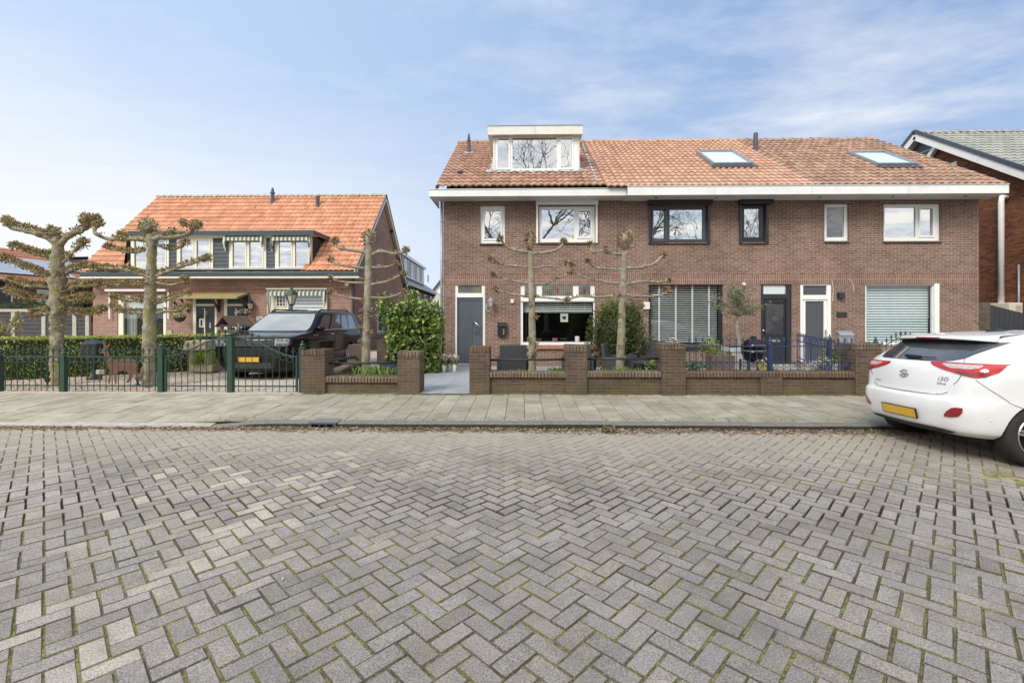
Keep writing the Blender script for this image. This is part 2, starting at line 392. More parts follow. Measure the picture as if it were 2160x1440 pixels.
def paver_field():
    w = .1098; gap = .0085; ang = math.radians(45+2.0); ca, sa = math.cos(ang), math.sin(ang)
    V = []; F = []; T = []
    rs = np.random.RandomState(3)
    X0, X1, Y0, Y1 = -12.5, 12.5, .7, KY-.06
    n = 190
    for i in range(-n, n):
        for j in range(-n, n):
            k = (i-j) % 4
            if k not in (0, 3): continue
            if k == 0: a0, a1, b0, b1 = i*w, (i+2)*w, j*w, (j+1)*w
            else: a0, a1, b0, b1 = i*w, (i+1)*w, j*w, (j+2)*w
            am, bm = (a0+a1)/2, (b0+b1)/2
            x, y = ca*am-sa*bm, sa*am+ca*bm
            if not (X0 < x < X1 and Y0 < y < Y1): continue
            # beyond the sight line of this stretch the pavers are left to the bed
            dz = .0018*rs.randn(); tx, ty = rs.randn(2)*.007; rot = rs.randn()*.008
            # a worn dip across the middle of the road
            dip = -.010*math.exp(-((y-3.9-.12*x)**2)/.25)*(1 if x > -1 else math.exp(-(x+1)**2/2))
            gap = .0052+.006*math.exp(-((y-3.95-.05*math.sin(x*2))/.22)**2)*(1 if x > -1.2 else .4)*rs.rand()**.5
            ha, hb = (a1-a0)/2-gap*(.5+.45*rs.rand()), (b1-b0)/2-gap*(.5+.45*rs.rand())
            zc = road_z(y)+dz+dip
            bev = .0036+.002*rs.rand(); base = len(V)
            jx, jy = rs.randn(2)*.0016
            cc, ss = math.cos(rot), math.sin(rot)
            for (fa, fb, z) in ((1,1,-.045), (1,1,-bev*1.3), (0,0,0)):
                for sx, sy in ((-1,-1),(1,-1),(1,1),(-1,1)):
                    aa = sx*(ha-(0 if fa else bev)); bb = sy*(hb-(0 if fb else bev))
                    a_, b_ = am+cc*aa-ss*bb+jx, bm+ss*aa+cc*bb+jy
                    V.append((ca*a_-sa*b_, sa*a_+ca*b_, zc+z+tx*aa+ty*bb))
            for r in (0, 4):
                for q in range(4): F.append((base+r+q, base+r+(q+1)%4, base+r+4+(q+1)%4, base+r+4+q))
            F.append((base+8, base+9, base+10, base+11))
            g0 = .318*(1+.065*rs.randn()); warm = rs.rand()
            col = (g0*(1.08+.06*warm), g0*1.0, g0*(.93-.06*warm))
            if rs.rand() < .02: col = tuple(c*.78 for c in col)
            # pale pavers: remains of a light band curving through the left half
            band = abs(x+2.08+.05*math.sin(y*2))
            pr = (.78 if y > 3.2 else .62)*math.exp(-(band/.19)**2) if y < 5.5 else .1*math.exp(-(band/.3)**2)
            if -3.9 < x < -1.5 and y < 5.0: pr += .11
            if x < -3.9: pr += .03
            if rs.rand() < pr: col = tuple(c*q for c, q in zip((.50,.445,.385), [.85+.25*rs.rand()]*3))
            dk = .32+.25*rs.rand(); mo_ = rs.rand() < .45 and not (3.6 < y < 4.4 and x > -1.5)
            jc = (col[0]*dk*1.15, col[1]*dk*1.12, col[2]*dk*.62) if mo_ else (col[0]*dk, col[1]*dk*.93, col[2]*dk*.85)
            if mo_ and rs.rand() < .5: jc = (.20,.195,.065)
            T += [jc]*8+[col]
    mb = MB(); mb.v = V; mb.n = len(V); mb.f = F; mb.m = [0]*len(F); mb.c = T
    print('pavers', len(V)//12)
    return mb.build('road', M['paver_stone'], kind='structure', fixn=False)
paver_field()

# remaining road either side and behind: same herringbone as a surface material
m, nt, b = new_mat('paver_far'); t = NT(nt); p = pos(t)
br = t.n('ShaderNodeTexBrick', None, Vector=t.n('ShaderNodeVectorRotate', None, Vector=p, Angle=math.radians(47)), Color1=(.28,.275,.26,1), Color2=(.2,.2,.19,1), Mortar=(.10,.10,.05,1), Scale=1.0)
br.inputs['Mortar Size'].default_value = .004; br.inputs['Brick Width'].default_value = .217; br.inputs['Row Height'].default_value = .1085
t.set(b.inputs['Base Color'], br.outputs[0]); b.inputs['Roughness'].default_value = .9; M['paver_far'] = m
g = MB()
for x0, x1, y0, y1 in ((-40,-12.5,-6,KY-.06),(12.5,40,-6,KY-.06),(-12.5,12.5,-6,.7)):
    g.quad((x0,y0,road_z(y0)),(x1,y0,road_z(y0)),(x1,y1,road_z(y1)),(x0,y1,road_z(y1)))
g.build('road_beyond', M['paver_far'], kind='structure')

# pavement slabs 30x30, joints running from the wall to the kerb, half bond
m, nt, b = new_mat('slab'); t = NT(nt); p = pos(t)
c = t.n('ShaderNodeAttribute', {'attribute_name': 'tint'}).outputs['Color']
k = t.math('MULTIPLY', t.ramp(t.noise(p, 130, 2, .7), .3, .7, .75, 1.25), t.ramp(t.noise(p, 5, 5, .65), .3, .7, .82, 1.15))
c = t.mix(1.0, c, t.n('ShaderNodeCombineColor', None, _0=k, _1=k, _2=k).outputs[0], 'MULTIPLY')
st = t.ramp(t.noise(p, 1.4, 6, .72), .45, .7, 0, .55); c = t.mix(st, c, (.20,.175,.10,1))
t.set(b.inputs['Base Color'], c); b.inputs['Roughness'].default_value = .92
t.set(b.inputs['Normal'], t.bump(t.noise(p, 150, 3), .5, .003)); M['slab'] = m
XR = XA(440, KY)    # left of this the kerb drops to the driveway ramp
def slabs():
    mb = MB(); rs = np.random.RandomState(5); s = .302
    nx0, nx1 = -66, 66
    for i in range(nx0, nx1):
        x = i*s+.05; off = (i % 2)*s/2
        y = KYB+.004-(s-off if off else 0)
        while y < WY+.14:
            a, b_ = max(y, KYB+.004), min(y+s, WY+.14)
            y += s
            if b_-a < .03: continue
            x0, x1 = x+.004, x+s-.004
            dz = rs.randn()*.0022; t1, t2 = rs.randn(2)*.004
            if x < XR-.3 and a < KYB+.55: pass
            g0 = .315*(1+.09*rs.randn()); w_ = .93+.07*rs.rand()
            col = (g0*1.06, g0*.985, g0*(.81*w_))
            if x < XR: col = tuple(c*1.12 for c in col)
            A = lambda xx, yy: (xx, yy, pave_z(yy)+dz+t1*(xx-x-s/2)+t2*(yy-a)-drop(xx, yy))
            v = [A(x0,a+.003),A(x1,a+.003),A(x1,b_-.003),A(x0,b_-.003)]
            lo = [(p_[0],p_[1],p_[2]-.03) for p_ in v]
            mb.add(lo+v, [(4,5,6,7),(0,1,5,4),(1,2,6,5),(2,3,7,6),(3,0,4,7)], 0, col)
    return mb.build('pavement', M['slab'], kind='structure', fixn=False)
def drop(x, y):   # the pavement dips towards the road at the driveway
    k = min(1, max(0, (XR-x)/1.0)); return k*.05*max(0, 1-(y-KYB)/.7)
slabs()
g = MB()
g.quad((-40,KYB-.1,-.03),(40,KYB-.1,-.03),(40,WY+.2,pave_z(WY+.2)-.014),(-40,WY+.2,pave_z(WY+.2)-.014)); g.build('pavement_bed', M['joint'], kind='structure')
# kerb stones
def kerbs():
    mb = MB(); x = XR+.02; rs = np.random.RandomState(2); x = XA(650, KY)+.42+.02
    stones = []
    while x < 40: stones.append((x, x+.995)); x += 1.0
    x = XA(650, KY)
    while x > XR: stones.append((max(x-.995, XR), x-.003)); x -= 1.0
    for a, b_ in stones:
        z1 = pave_z(KYB)+.004+rs.randn()*.003
        def zt(xx): return z1-.065*max(0, 1-(xx-XR)/.8) if xx < XR+.8 else z1
        n = 4
        for q in range(n):
            xa = a+(b_-a)*q/n; xb = a+(b_-a)*(q+1)/n
            pa = [(KY,-.1),(KY,zt(xa)-.018),(KY+.006,zt(xa)-.006),(KY+.02,zt(xa)),(KYB,zt(xa)),(KYB,-.1)]
            pb = [(KY,-.1),(KY,zt(xb)-.018),(KY+.006,zt(xb)-.006),(KY+.02,zt(xb)),(KYB,zt(xb)),(KYB,-.1)]
            V = [(xa,*p_) for p_ in pa]+[(xb,*p_) for p_ in pb]; k = .62+.12*rs.rand()
            F = [(i,i+1,7+i,6+i) for i in range(1,5)]
            if q == 0: F.append(tuple(range(6)))
            if q == n-1: F.append(tuple(range(11,5,-1)))
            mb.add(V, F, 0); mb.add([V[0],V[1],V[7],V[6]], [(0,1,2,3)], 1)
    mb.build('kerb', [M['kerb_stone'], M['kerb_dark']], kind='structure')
    mb = MB(); x = XR
    while x > -30:   # pale flush ramp blocks at the driveway
        a = x-.6; z = pave_z(KYB)-.05
        mb.add([(a+.003,KY-.03,-.028),(x-.003,KY-.03,-.028),(x-.003,KY-.03,-.1),(a+.003,KY-.03,-.1),(a+.003,KYB+.0,z+.003),(x-.003,KYB+.0,z+.003)], [(0,1,5,4),(0,3,2,1)])
        x -= .6
    mb.build('kerb_ramp', M['concrete'], kind='structure')
kerbs()
# gully in the kerb line
gx = XA(650, KY); t_ = thing('kerb_gully', 'dark cast iron gully with three openings set in the kerb', 'drain', (gx+.2, KY, -.04))
g = MB(); zt = pave_z(KYB)+.006
g.box(gx+.002,gx+.418,KY+.03,KYB+.12,zt-.03,zt); g.build('gully_lid', M['kerb_stone'], t_, bevel=.005)
g = MB(); g.box(gx,gx+.42,KY-.008,KY+.029,zt-.032,zt-.002); g.box(gx,gx+.05,KY-.012,KY+.1,-.1,zt-.03); g.box(gx+.37,gx+.42,KY-.012,KY+.1,-.1,zt-.03)
g.box(gx+.155,gx+.175,KY-.008,KY+.02,-.1,zt-.03); g.box(gx+.25,gx+.27,KY-.008,KY+.02,-.1,zt-.03)
g.build('gully_frame', M['anthracite'], t_, bevel=.006)
g = MB(); g.box(gx+.05,gx+.37,KY+.05,KY+.1,-.1,zt-.031); g.build('gully_opening', M['arch_black'], t_)

# litter in the gutter, moss, petals
mb = MB(); rs = np.random.RandomState(11)
for i in range(15000):
    x = rs.uniform(-9, 12); far = rs.rand()
    if far < .93:
        y = KY-.02-abs(rs.normal())*.11*(1.2 if x > 0 else .8)
        if rs.rand() > .42+.58*max(0, min(1, noise.noise(Vector((x*.9,2,0)))*1.6+.55)): continue
        z = road_z(y)+.004+rs.rand()*.012+max(0,(y-KY+.12))*.12
        s = .012+.022*rs.rand()
    elif far < .985:
        y = KYB+.02+abs(rs.normal())*.10; z = pave_z(y)+.006; s = .012+.015*rs.rand()
        if x < XR: continue
    else: y = rs.uniform(2.5, 8.7); z = (pave_z(y) if y > KYB else road_z(y))+.008; s = .012
    a = rs.uniform(0, 6.28); tl = rs.normal()*.5
    u = Vector((math.cos(a), math.sin(a), tl*.4))*s; v = Vector((-math.sin(a), math.cos(a), rs.normal()*.25))*s*rs.uniform(.25,.6)
    if y < KY-.3 or y > KYB+.4: col = (.55,.52,.46)
    else: col = [(.30,.20,.13),(.22,.14,.08),(.38,.29,.19),(.16,.17,.05),(.42,.34,.25)][rs.choice(5, p=[.33,.25,.2,.12,.1])]
    P = Vector((x,y,z)); mb.add([tuple(P-u),tuple(P+v),tuple(P+u),tuple(P-v)], [(0,1,2,3)], 0, tuple(c_*(.8+.4*rs.rand()) for c_ in col))
mb.build('leaf_litter', M['litter'], kind='stuff', label='brown dry leaf litter gathered along the gutter and pavement edge', cat='leaf litter', fixn=False)
# moss/grass tufts
mb = MB()
def tuft(x, y, z, n, h, cols, spread=.04):
    for _ in range(n):
        a = rs.uniform(0,6.28); d = rs.uniform(0,spread); bx, by = x+d*math.cos(a), y+d*math.sin(a); hh = h*(.5+.7*rs.rand()); l = rs.normal(size=2)*.35*hh
        w = .004+.1*h*.1; c_ = cols[rs.randint(len(cols))]; k = .7+.6*rs.rand()
        mb.add([(bx-w,by,z),(bx+w,by,z),(bx+l[0],by+l[1],z+hh)], [(0,1,2)], 0, tuple(q*k for q in c_))
GC = [(.13,.20,.03),(.20,.25,.05),(.09,.14,.03)]
for i in range(150): x = rs.uniform(-4.6,7); y = WY-.03+rs.normal()*.02; tuft(x, y, pave_z(y), 6, .035, GC)
for i in range(60): x = rs.uniform(-2,9); y = KY-.08+rs.normal()*.05; tuft(x, y, road_z(y), 8, .03, GC)
for i in range(40): x = rs.uniform(XA(885,WY), XA(990,WY)); tuft(x, WY-.02, pave_z(WY), 10, .03, GC)
for px, w_ in ((780/6+540, .12),): 
    for _ in range(10): tuft(XA(px,WY)+rs.normal()*w_*.4, WY-.03, pave_z(WY), 10, .06, GC)
mb.build('verge_grass', M['leaf'], kind='stuff', label='small tufts of grass and moss at the foot of the garden walls', cat='grass', fixn=False)
# clump of debris in the gutter
mb = MB(); cx, cy, _ = GR(1285, 911, -.03)
for _ in range(260):
    d = rs.normal(size=3)*.045; d[2] = abs(d[2])*.8; s = .03; u = Vector(rs.normal(size=3)).normalized()*s; v = u.cross(Vector(rs.normal(size=3))).normalized()*s*.3
    P = Vector((cx,cy,-.03))+Vector(d); mb.add([tuple(P-u),tuple(P+v),tuple(P+u),tuple(P-v)], [(0,1,2,3)], 0, [(.30,.24,.14),(.18,.16,.07),(.12,.09,.05)][rs.randint(3)])
mb.build('moss_clump', M['litter'], label='loose clump of dead moss and twigs lying in the gutter', cat='clump', fixn=False)

# driveway gravel and concrete track on the left, terrace and path
m, nt, b = new_mat('gravel'); t = NT(nt); p = pos(t)
vo = t.n('ShaderNodeTexVoronoi', None, Vector=p, Scale=32.0)
c = t.mix(t.n('ShaderNodeSeparateColor', None, Color=vo.outputs[1]).outputs[0], (.64,.55,.46,1), (.42,.34,.27,1))
c = t.mix(t.ramp(vo.outputs[0], .45, .7, 0, .6), c, (.12,.09,.07,1))
t.set(b.inputs['Base Color'], c); b.inputs['Roughness'].default_value = .95; t.set(b.inputs['Normal'], t.bump(vo.outputs[0], .8, .02)); M['gravel'] = m
XL = XA(640, WY)
g = MB(); g.quad((-26,8.93,.09),(XL+.1,8.93,.09),(XL+.1,19.9,.09),(-26,19.9,.09)); g.build('gravel_yard', M['gravel'], kind='structure')
mb = MB()
for _ in range(5000):
    x = rs.uniform(-13, XL); y = 8.98+abs(rs.normal())*1.3
    s = .012+.016*rs.rand(); P = Vector((x,y,.092)); u = Vector((rs.normal(),rs.normal(),.3*rs.normal())).normalized()*s; v = Vector((-u.y,u.x,.5*s*rs.normal()))*.8
    k = .7+.7*rs.rand(); mb.add([tuple(P-u),tuple(P+v),tuple(P+u),tuple(P-v),tuple(P+Vector((0,0,s*.8)))], [(0,1,4),(1,2,4),(2,3,4),(3,0,4)], 0, (k*1.1,k,k*.9))
mb.build('gravel_chips', M['pebble'], kind='stuff', label='loose beige gravel chips on the yard behind the green fence', cat='gravel', fixn=False)
m, nt, b = new_mat('track'); t = NT(nt); p = pos(t)
c = t.mix(t.ramp(t.noise(p, 50, 4, .7), .35, .65, 0, 1), (.52,.49,.44,1), (.38,.35,.31,1)); t.set(b.inputs['Base Color'], c); b.inputs['Roughness'].default_value = .95; M['track'] = m
g = MB()
a = [GR(350,826,.11), GR(628,826,.11), GR(720,770,.13), GR(560,770,.13)]
g.quad(*[(q[0],max(q[1],8.9),.095) for q in a]); g.build('driveway', M['track'], kind='structure')
# stone threshold strip under the green fence
g = MB(); g.box(-20,XL,WY-.02,WY+.1,0,pave_z(WY)+.022); g.build('kerb_edging', M['concrete'], kind='structure', bevel=.006)
def tilefloor(name, x0, x1, y0, y1, z, col, s, mortar):
    m, nt, b = new_mat(name+'_tiles'); t = NT(nt); p = pos(t)
    br = t.n('ShaderNodeTexBrick', {'offset': 0.5}, Vector=t.n('ShaderNodeVectorRotate', None, Vector=p, Angle=0.0), Color1=(*col,1), Color2=(*[q*.9 for q in col],1), Mortar=(*mortar,1), Scale=1.0)
    br.inputs['Mortar Size'].default_value = .006; br.inputs['Brick Width'].default_value = s; br.inputs['Row Height'].default_value = s
    k = t.ramp(t.noise(p, 4, 5, .6), .3, .7, .85, 1.1)
    c = t.mix(1.0, br.outputs[0], t.n('ShaderNodeCombineColor', None, _0=k, _1=k, _2=k).outputs[0], 'MULTIPLY')
    t.set(b.inputs['Base Color'], c); b.inputs['Roughness'].default_value = .6
    g = MB(); g.quad((x0,y0,z),(x1,y0,z),(x1,y1,z),(x0,y1,z)); g.build(name, m, kind='structure')
tilefloor('path', XA(838,WY)-.1, XA(1033,WY), WY+.0, 13.75, .112, (.36,.385,.42), .8, (.15,.16,.18))
tilefloor('terrace', XA(1033,WY), 13.6, WY+.25, 13.88, .10, (.30,.31,.33), .6, (.12,.12,.12))
# ------------------------------------------------------------------ building kit
def wall_y(mb, x0, x1, z0, z1, Y, holes, th=.12, mi=0):
    """front wall at depth Y with real openings (x0,x1,z0,z1) and reveals"""
    xs = sorted(set([x0, x1]+[h[0] for h in holes]+[h[1] for h in holes])); zs = sorted(set([z0, z1]+[h[2] for h in holes]+[h[3] for h in holes]))
    xs = [x for x in xs if x0 <= x <= x1]; zs = [z for z in zs if z0 <= z <= z1]
    for a, b in zip(xs, xs[1:]):
        for c, d in zip(zs, zs[1:]):
            mx, mz = (a+b)/2, (c+d)/2
            if any(h[0] < mx < h[1] and h[2] < mz < h[3] for h in holes): continue
            mb.quad((a,Y,c),(b,Y,c),(b,Y,d),(a,Y,d), mi)
    for h in holes:
        a, b, c, d = h
        mb.quad((a,Y,c),(a,Y,d),(a,Y+th,d),(a,Y+th,c), mi); mb.quad((b,Y,d),(b,Y,c),(b,Y+th,c),(b,Y+th,d), mi)
        mb.quad((a,Y,d),(b,Y,d),(b,Y+th,d),(a,Y+th,d), mi); mb.quad((b,Y,c),(a,Y,c),(a,Y+th,c),(b,Y+th,c), mi)
def tiles(name, mat, x0, x1, ye, ze, yr, zr, parent, tw=.2, ex=.33, amp=.036, skip=None, th=.042, seed=1):
    """interlocking pantiles laid as real overlapping courses from eave (ye,ze) to ridge (yr,zr)"""
    rs = np.random.RandomState(seed); L = math.hypot(yr-ye, zr-ze); dy, dz = (yr-ye)/L, (zr-ze)/L; ny, nz = -dz*(1 if dy > 0 else 1), dy
    if nz < 0: ny, nz = -ny, -nz
    nr = max(1, round(L/ex)); e = L/nr; nc = max(1, round((x1-x0)/tw)); w = (x1-x0)/nc; K = 6
    prof = [0, .35, .85, 1.0, .8, .3]
    mb = MB()
    for r in range(nr):
        for c in range(nc):
            xa = x0+c*w; s0 = r*e; s1 = (r+1)*e+.02
            if skip and skip(xa+w/2, ye+dy*(r+.5)*e): continue
            jit = rs.randn()*.003; col = (float(np.clip(rs.rand(), 0, 1)), 0, 0)
            V = []
            for q in range(K+1):
                h = amp*(prof[q % K]); x = xa+w*q/K
                hb = h+th+jit+.004*(q/K)
                V.append((x, ye+dy*s0+ny*(hb-.040), ze+dz*s0+nz*(hb-.040)))
                V.append((x, ye+dy*s0+ny*hb, ze+dz*s0+nz*hb))
                ht = h+.006
                V.append((x, ye+dy*s1+ny*ht, ze+dz*s1+nz*ht))
            F = []
            for q in range(K):
                b = q*3; F += [(b+1, b+4, b+5, b+2), (b, b+3, b+4, b+1)]
            F.append((0, 1, 2)); 
            mb.add(V, F, 0, col)
    return mb.build(name, mat, parent, fixn=False)
def ridge(name, mat, x0, x1, y, z, parent, r=.11, ln=.36, seed=1):
    rs = np.random.RandomState(seed); mb = MB(); n = max(1, round((x1-x0)/ln)); l = (x1-x0)/n
    for i in range(n):
        a = x0+i*l; col = (float(rs.rand()),0,0); V = []; F = []
        dz_ = rs.randn()*.005
        for (x, rr) in ((a-.02, r*1.10), (a+.06, r*1.10), (a+.065, r*.97), (a+l+.03, r*.93)):
            for k in range(9):
                t = math.pi*k/8; V.append((x, y-rr*1.15*math.cos(t), z-.05+dz_+rr*math.sin(t)))
        for s in range(3):
            for k in range(8): F.append((s*9+k, s*9+k+1, s*9+10+k, s*9+9+k))
        F.append(tuple(range(9))); mb.add(V, F, 0, col)
    return mb.build(name, mat, parent, fixn=False)
def frame_box(mb, x0, x1, z0, z1, y0, y1, t, mi=0):
    mb.box(x0, x0+t, y0, y1, z0, z1, mi); mb.box(x1-t, x1, y0, y1, z0, z1, mi)
    mb.box(x0+t, x1-t, y0+.002, y1-.002, z1-t, z1, mi); mb.box(x0+t, x1-t, y0+.002, y1-.002, z0, z0+t, mi)
def P4(px0, px1, py0, py1, Y):   # pixel window -> metric x0,x1,z0,z1 on plane Y
    xm = (px0+px1)/2
    return (XA(px0,Y), XA(px1,Y), ZA(xm,py1,Y), ZA(xm,py0,Y))
def window(parent, o, Y, lights, fm, gm='glass', t=.055, back='room_dark', backdepth=.5, sash=None, sill=None, name='window', label=None, rec=.05, sasht=.045, blind=None, bm=.3):
    """o = outer rect metric; lights = list of rects (metric) with sash frames; builds frame, panes, backing"""
    x0, x1, z0, z1 = o; mb = MB(); y0, y1 = Y+rec, Y+rec+.07
    ls = sorted(lights, key=lambda q: q[0])
    # solid frame plate with openings
    frame_with_holes(mb, o, ls, y0, y1)
    f = mb.build(name, M[fm], parent, bevel=.004, label=label)
    mb = MB()
    for k, l in enumerate(ls):
        if sash and k in sash:
            a, b, c, d = l; mb = MB(); frame_box(mb, a-sasht, b+sasht, c-sasht, d+sasht, y0-.022, y0-.001, sasht+.003); mb.build('sash', M[fm], f, bevel=.004)
    mb = MB()
    for l in ls: mb.quad((l[0],y0+.03,l[2]),(l[1],y0+.03,l[2]),(l[1],y0+.03,l[3]),(l[0],y0+.03,l[3]))
    mb.build('pane', M[gm], f, fixn=False)
    if sill:
        mb = MB(); mb.prism([(Y-.05, z0-.055), (Y-.05, z0-.04), (Y+.1, z0-.002), (Y+.1, z0-.06)], x0-.02, x1+.02, 'x'); mb.build('sill', M[sill], f, bevel=.003)
    if back:
        mb = MB(); D = Y+backdepth; e = .02
        mb.quad((x0-bm,D,z0-bm),(x1+bm,D,z0-bm),(x1+bm,D,z1+bm),(x0-bm,D,z1+bm))
        for q in (((x0-bm,Y+.13,z0-bm),(x1+bm,Y+.13,z0-bm),(x1+bm,D,z0-bm),(x0-bm,D,z0-bm)), ((x0-bm,Y+.13,z1+bm),(x1+bm,Y+.13,z1+bm),(x1+bm,D,z1+bm),(x0-bm,D,z1+bm)),
                  ((x0-bm,Y+.13,z0-bm),(x0-bm,D,z0-bm),(x0-bm,D,z1+bm),(x0-bm,Y+.13,z1+bm)), ((x1+bm,Y+.13,z0-bm),(x1+bm,D,z0-bm),(x1+bm,D,z1+bm),(x1+bm,Y+.13,z1+bm))): mb.quad(*q)
        mb.build('room_interior', M[back], f, fixn=False)
    return f
def frame_with_holes(mb, o, ls, y0, y1):
    x0, x1, z0, z1 = o
    xs = sorted(set([x0, x1]+[l[0] for l in ls]+[l[1] for l in ls])); zs = sorted(set([z0, z1]+[l[2] for l in ls]+[l[3] for l in ls]))
    hole = lambda mx, mz: any(l[0] < mx < l[1] and l[2] < mz < l[3] for l in ls)
    G = [[not hole((a+b)/2, (c+d)/2) for c, d in zip(zs, zs[1:])] for a, b in zip(xs, xs[1:])]
    for i, (a, b) in enumerate(zip(xs, xs[1:])):
        for j, (c, d) in enumerate(zip(zs, zs[1:])):
            if not G[i][j]: continue
            mb.quad((a,y0,c),(b,y0,c),(b,y0,d),(a,y0,d)); mb.quad((a,y1,c),(a,y1,d),(b,y1,d),(b,y1,c))
            if i == 0 or not G[i-1][j]: mb.quad((a,y0,c),(a,y0,d),(a,y1,d),(a,y1,c))
            if i == len(G)-1 or not G[i+1][j]: mb.quad((b,y0,c),(b,y1,c),(b,y1,d),(b,y0,d))
            if j == 0 or not G[i][j-1]: mb.quad((a,y0,c),(a,y1,c),(b,y1,c),(b,y0,c))
            if j == len(G[0])-1 or not G[i][j+1]: mb.quad((a,y0,d),(b,y0,d),(b,y1,d),(a,y1,d))
def slats(parent, x0, x1, z0, z1, y, mat='blind_white', pitch=.05, w=.05, tapes=0, tilt=.35, name='blind', t=.003):
    mb = MB(); z = z0+pitch/2
    while z < z1:
        mb.obox(((x0+x1)/2, y, z), ((x1-x0)/2, w/2, t/2), (1,0,0), (0,math.cos(tilt),math.sin(tilt)), (0,-math.sin(tilt),math.cos(tilt))); z += pitch
    for k in range(tapes):
        x = x0+(x1-x0)*(k+.5)/tapes; mb.box(x-.025, x+.025, y-.035, y-.032, z0, z1)
    return mb.build(name, M[mat], parent)
FY = 13.9
XHL, XHR = XA(935,FY), XA(2065,FY); XS1, XS2 = XA(1320,FY), XA(1682,FY)
ZB = .08; ZT = 5.26
EY, EZ = 13.28, 5.40; RY, RZ = 18.1, ZA(1400,298,18.1)
BY = 2*RY-EY
roofn = Vector((0, -(RZ-EZ), RY-EY)).normalized()
def onroof(px, py): return ONP(px, py, (0,EY,EZ), roofn)
h1 = thing('terraced_house', 'brick end house with grey front door, white windows and a white flat-roofed dormer', 'house', (XHL+2.7, FY, ZB), 'terraced houses of the brick row')
h2 = thing('terraced_house', 'brick middle house with black window frames, black front door and one roof window', 'house', ((XS1+XS2)/2, FY, ZB), 'terraced houses of the brick row')
h3 = thing('terraced_house', 'brick end house with white-framed glazed front door and mossy darker roof tiles', 'house', ((XS2+XHR)/2, FY, ZB), 'terraced houses of the brick row')
def hr(px0, px1, py0, py1): return P4(px0, px1, py0, py1, FY)
holes1 = [hr(1013,1065,434,513), hr(1137,1255,435,511), hr(959,1023,596,773), hr(1097,1255,596,728)]
holes2 = [hr(1368,1495,434,511), hr(1560,1616,431,511), hr(1368,1525,596,728), hr(1605,1670,596,773)]
holes3 = [hr(1688,1754,596,773), hr(1739,1790,430,508), hr(1864,1984,430,508), hr(1825,1982,596,727)]
for k, (h, xa, xb, hs) in enumerate(((h1,XHL,XS1,holes1),(h2,XS1,XS2,holes2),(h3,XS2,XHR,holes3))):
    mb = MB(); wall_y(mb, xa, xb, ZB-.2, ZT, FY, hs, .12)
    if k == 0: mb.add([(xa,FY,ZB-.2),(xa,2*RY-FY,ZB-.2),(xa,2*RY-FY,ZT),(xa,RY,RZ-.1),(xa,FY,ZT)], [(0,1,2,3,4)])
    if k == 2: mb.add([(xb,FY,ZB-.2),(xb,2*RY-FY,ZB-.2),(xb,2*RY-FY,ZT),(xb,RY,RZ-.1),(xb,FY,ZT)], [(0,1,2,3,4)])
    mb.build('wall', M['brick_row'], h, fixn=False)
    mb = MB(); mb.quad((xa,2*RY-FY,ZB-.2),(xb,2*RY-FY,ZB-.2),(xb,2*RY-FY,ZT),(xa,2*RY-FY,ZT)); mb.build('rear_wall', M['brick_row'], h, fixn=False)
    # soldier courses: belt above the ground floor and lintels under the eave
    z0s, z1s = ZA(1400,600,FY), ZA(1400,579,FY)
    mb = MB(); mb.box(xa+(0 if k else -.003), xb+(.003 if k == 2 else 0), FY-.004, FY+.02, z0s, z1s)
    for q in hs:
        if q[2] > 3: mb.box(q[0]-.08, q[1]+.08, FY-.004, FY+.02, q[3]+.004, min(q[3]+.21, ZT-.02))
    mb.build('soldier_course', M['brick_row_soldier'], h)
# mortar seam / downpipe
mb = MB(); mb.tube([(XHL-.06,FY+.05,ZB),(XHL-.06,FY+.05,ZT)], .042, 10)
for z in (.9,2.1,3.3,4.5): mb.box(XHL-.11,XHL+.0,FY+.02,FY+.08,z,z+.03)
mb.build('downpipe', M['metal_grey'], h1, smooth=True)
# eaves
xe0 = XA(905,EY); xe1 = XA(1322,EY); xe2 = XA(2127,13.2)
def eave(h, x0, x1, y, zlo, zhi, left=False, right=False, seams=()):
    mb = MB(); mb.box(x0, x1, y, y+.03, zlo, zhi)                                # fascia
    mb.box(x0-.004, x1+.004, y-.02, y+.035, zhi, zhi+.018)
    mb.build('fascia', M['fascia_white'], h, bevel=.003)
    mb = MB(); mb.box(x0+.002, x1-.002, y+.031, FY+.02, zlo+.01, zlo+.03)
    if left: mb.box(x0, x0+.03, y+.03, FY+.9, zlo, zhi)
    if right: mb.box(x1-.03, x1, y+.03, FY+1.0, zlo, zhi)
    mb.build('soffit', M['fascia_white'], h)
    mb = MB()
    for s in seams: mb.box(s-.004, s+.004, y-.002, y+.001, zlo, zhi)
    if mb.n: mb.build('fascia_joint', M['lead'], h)
zf = lambda py, Y: ZA(1200, py, Y)
eave(h1, xe0, xe1, EY, zf(413,EY), zf(398.5,EY), left=True)
eave(h2, xe1+.002, XS2, EY-.1, zf(412.5,EY-.1), zf(394.5,EY-.1), seams=(XA(1508,EY-.1),))
eave(h3, XS2+.001, xe2, EY-.1, zf(412.5,EY-.1), zf(394.5,EY-.1), right=True, seams=(XA(1712,EY-.1), XA(1917,EY-.1)))
for h, pxs in ((h2, (1385,1512)), (h3, (1732,1886,2040))):
    for px in pxs:
        mb = MB(); mb.lathe([(.001,.012),(.04,.012),(.045,0)], (XA(px,13.45), 13.5, zf(412.5,EY-.1)+.0), 10); mb.build('soffit_spotlight', M['black_paint'], h)
xr0, xr1 = XHL-.12, XHR+.12
xm1 = onroof(1262,392)[0]+.25; xm2 = XS2+.15
dX0, dX1 = XA(1040,14.5), XA(1222,14.5)
tiles('roof', M['tile_row_left'], xr0, xm1, EY, EZ, RY, RZ, h1, skip=lambda x, y: dX0+.15 < x < dX1-.15 and y > 14.75, tw=.20, ex=.335, seed=1)
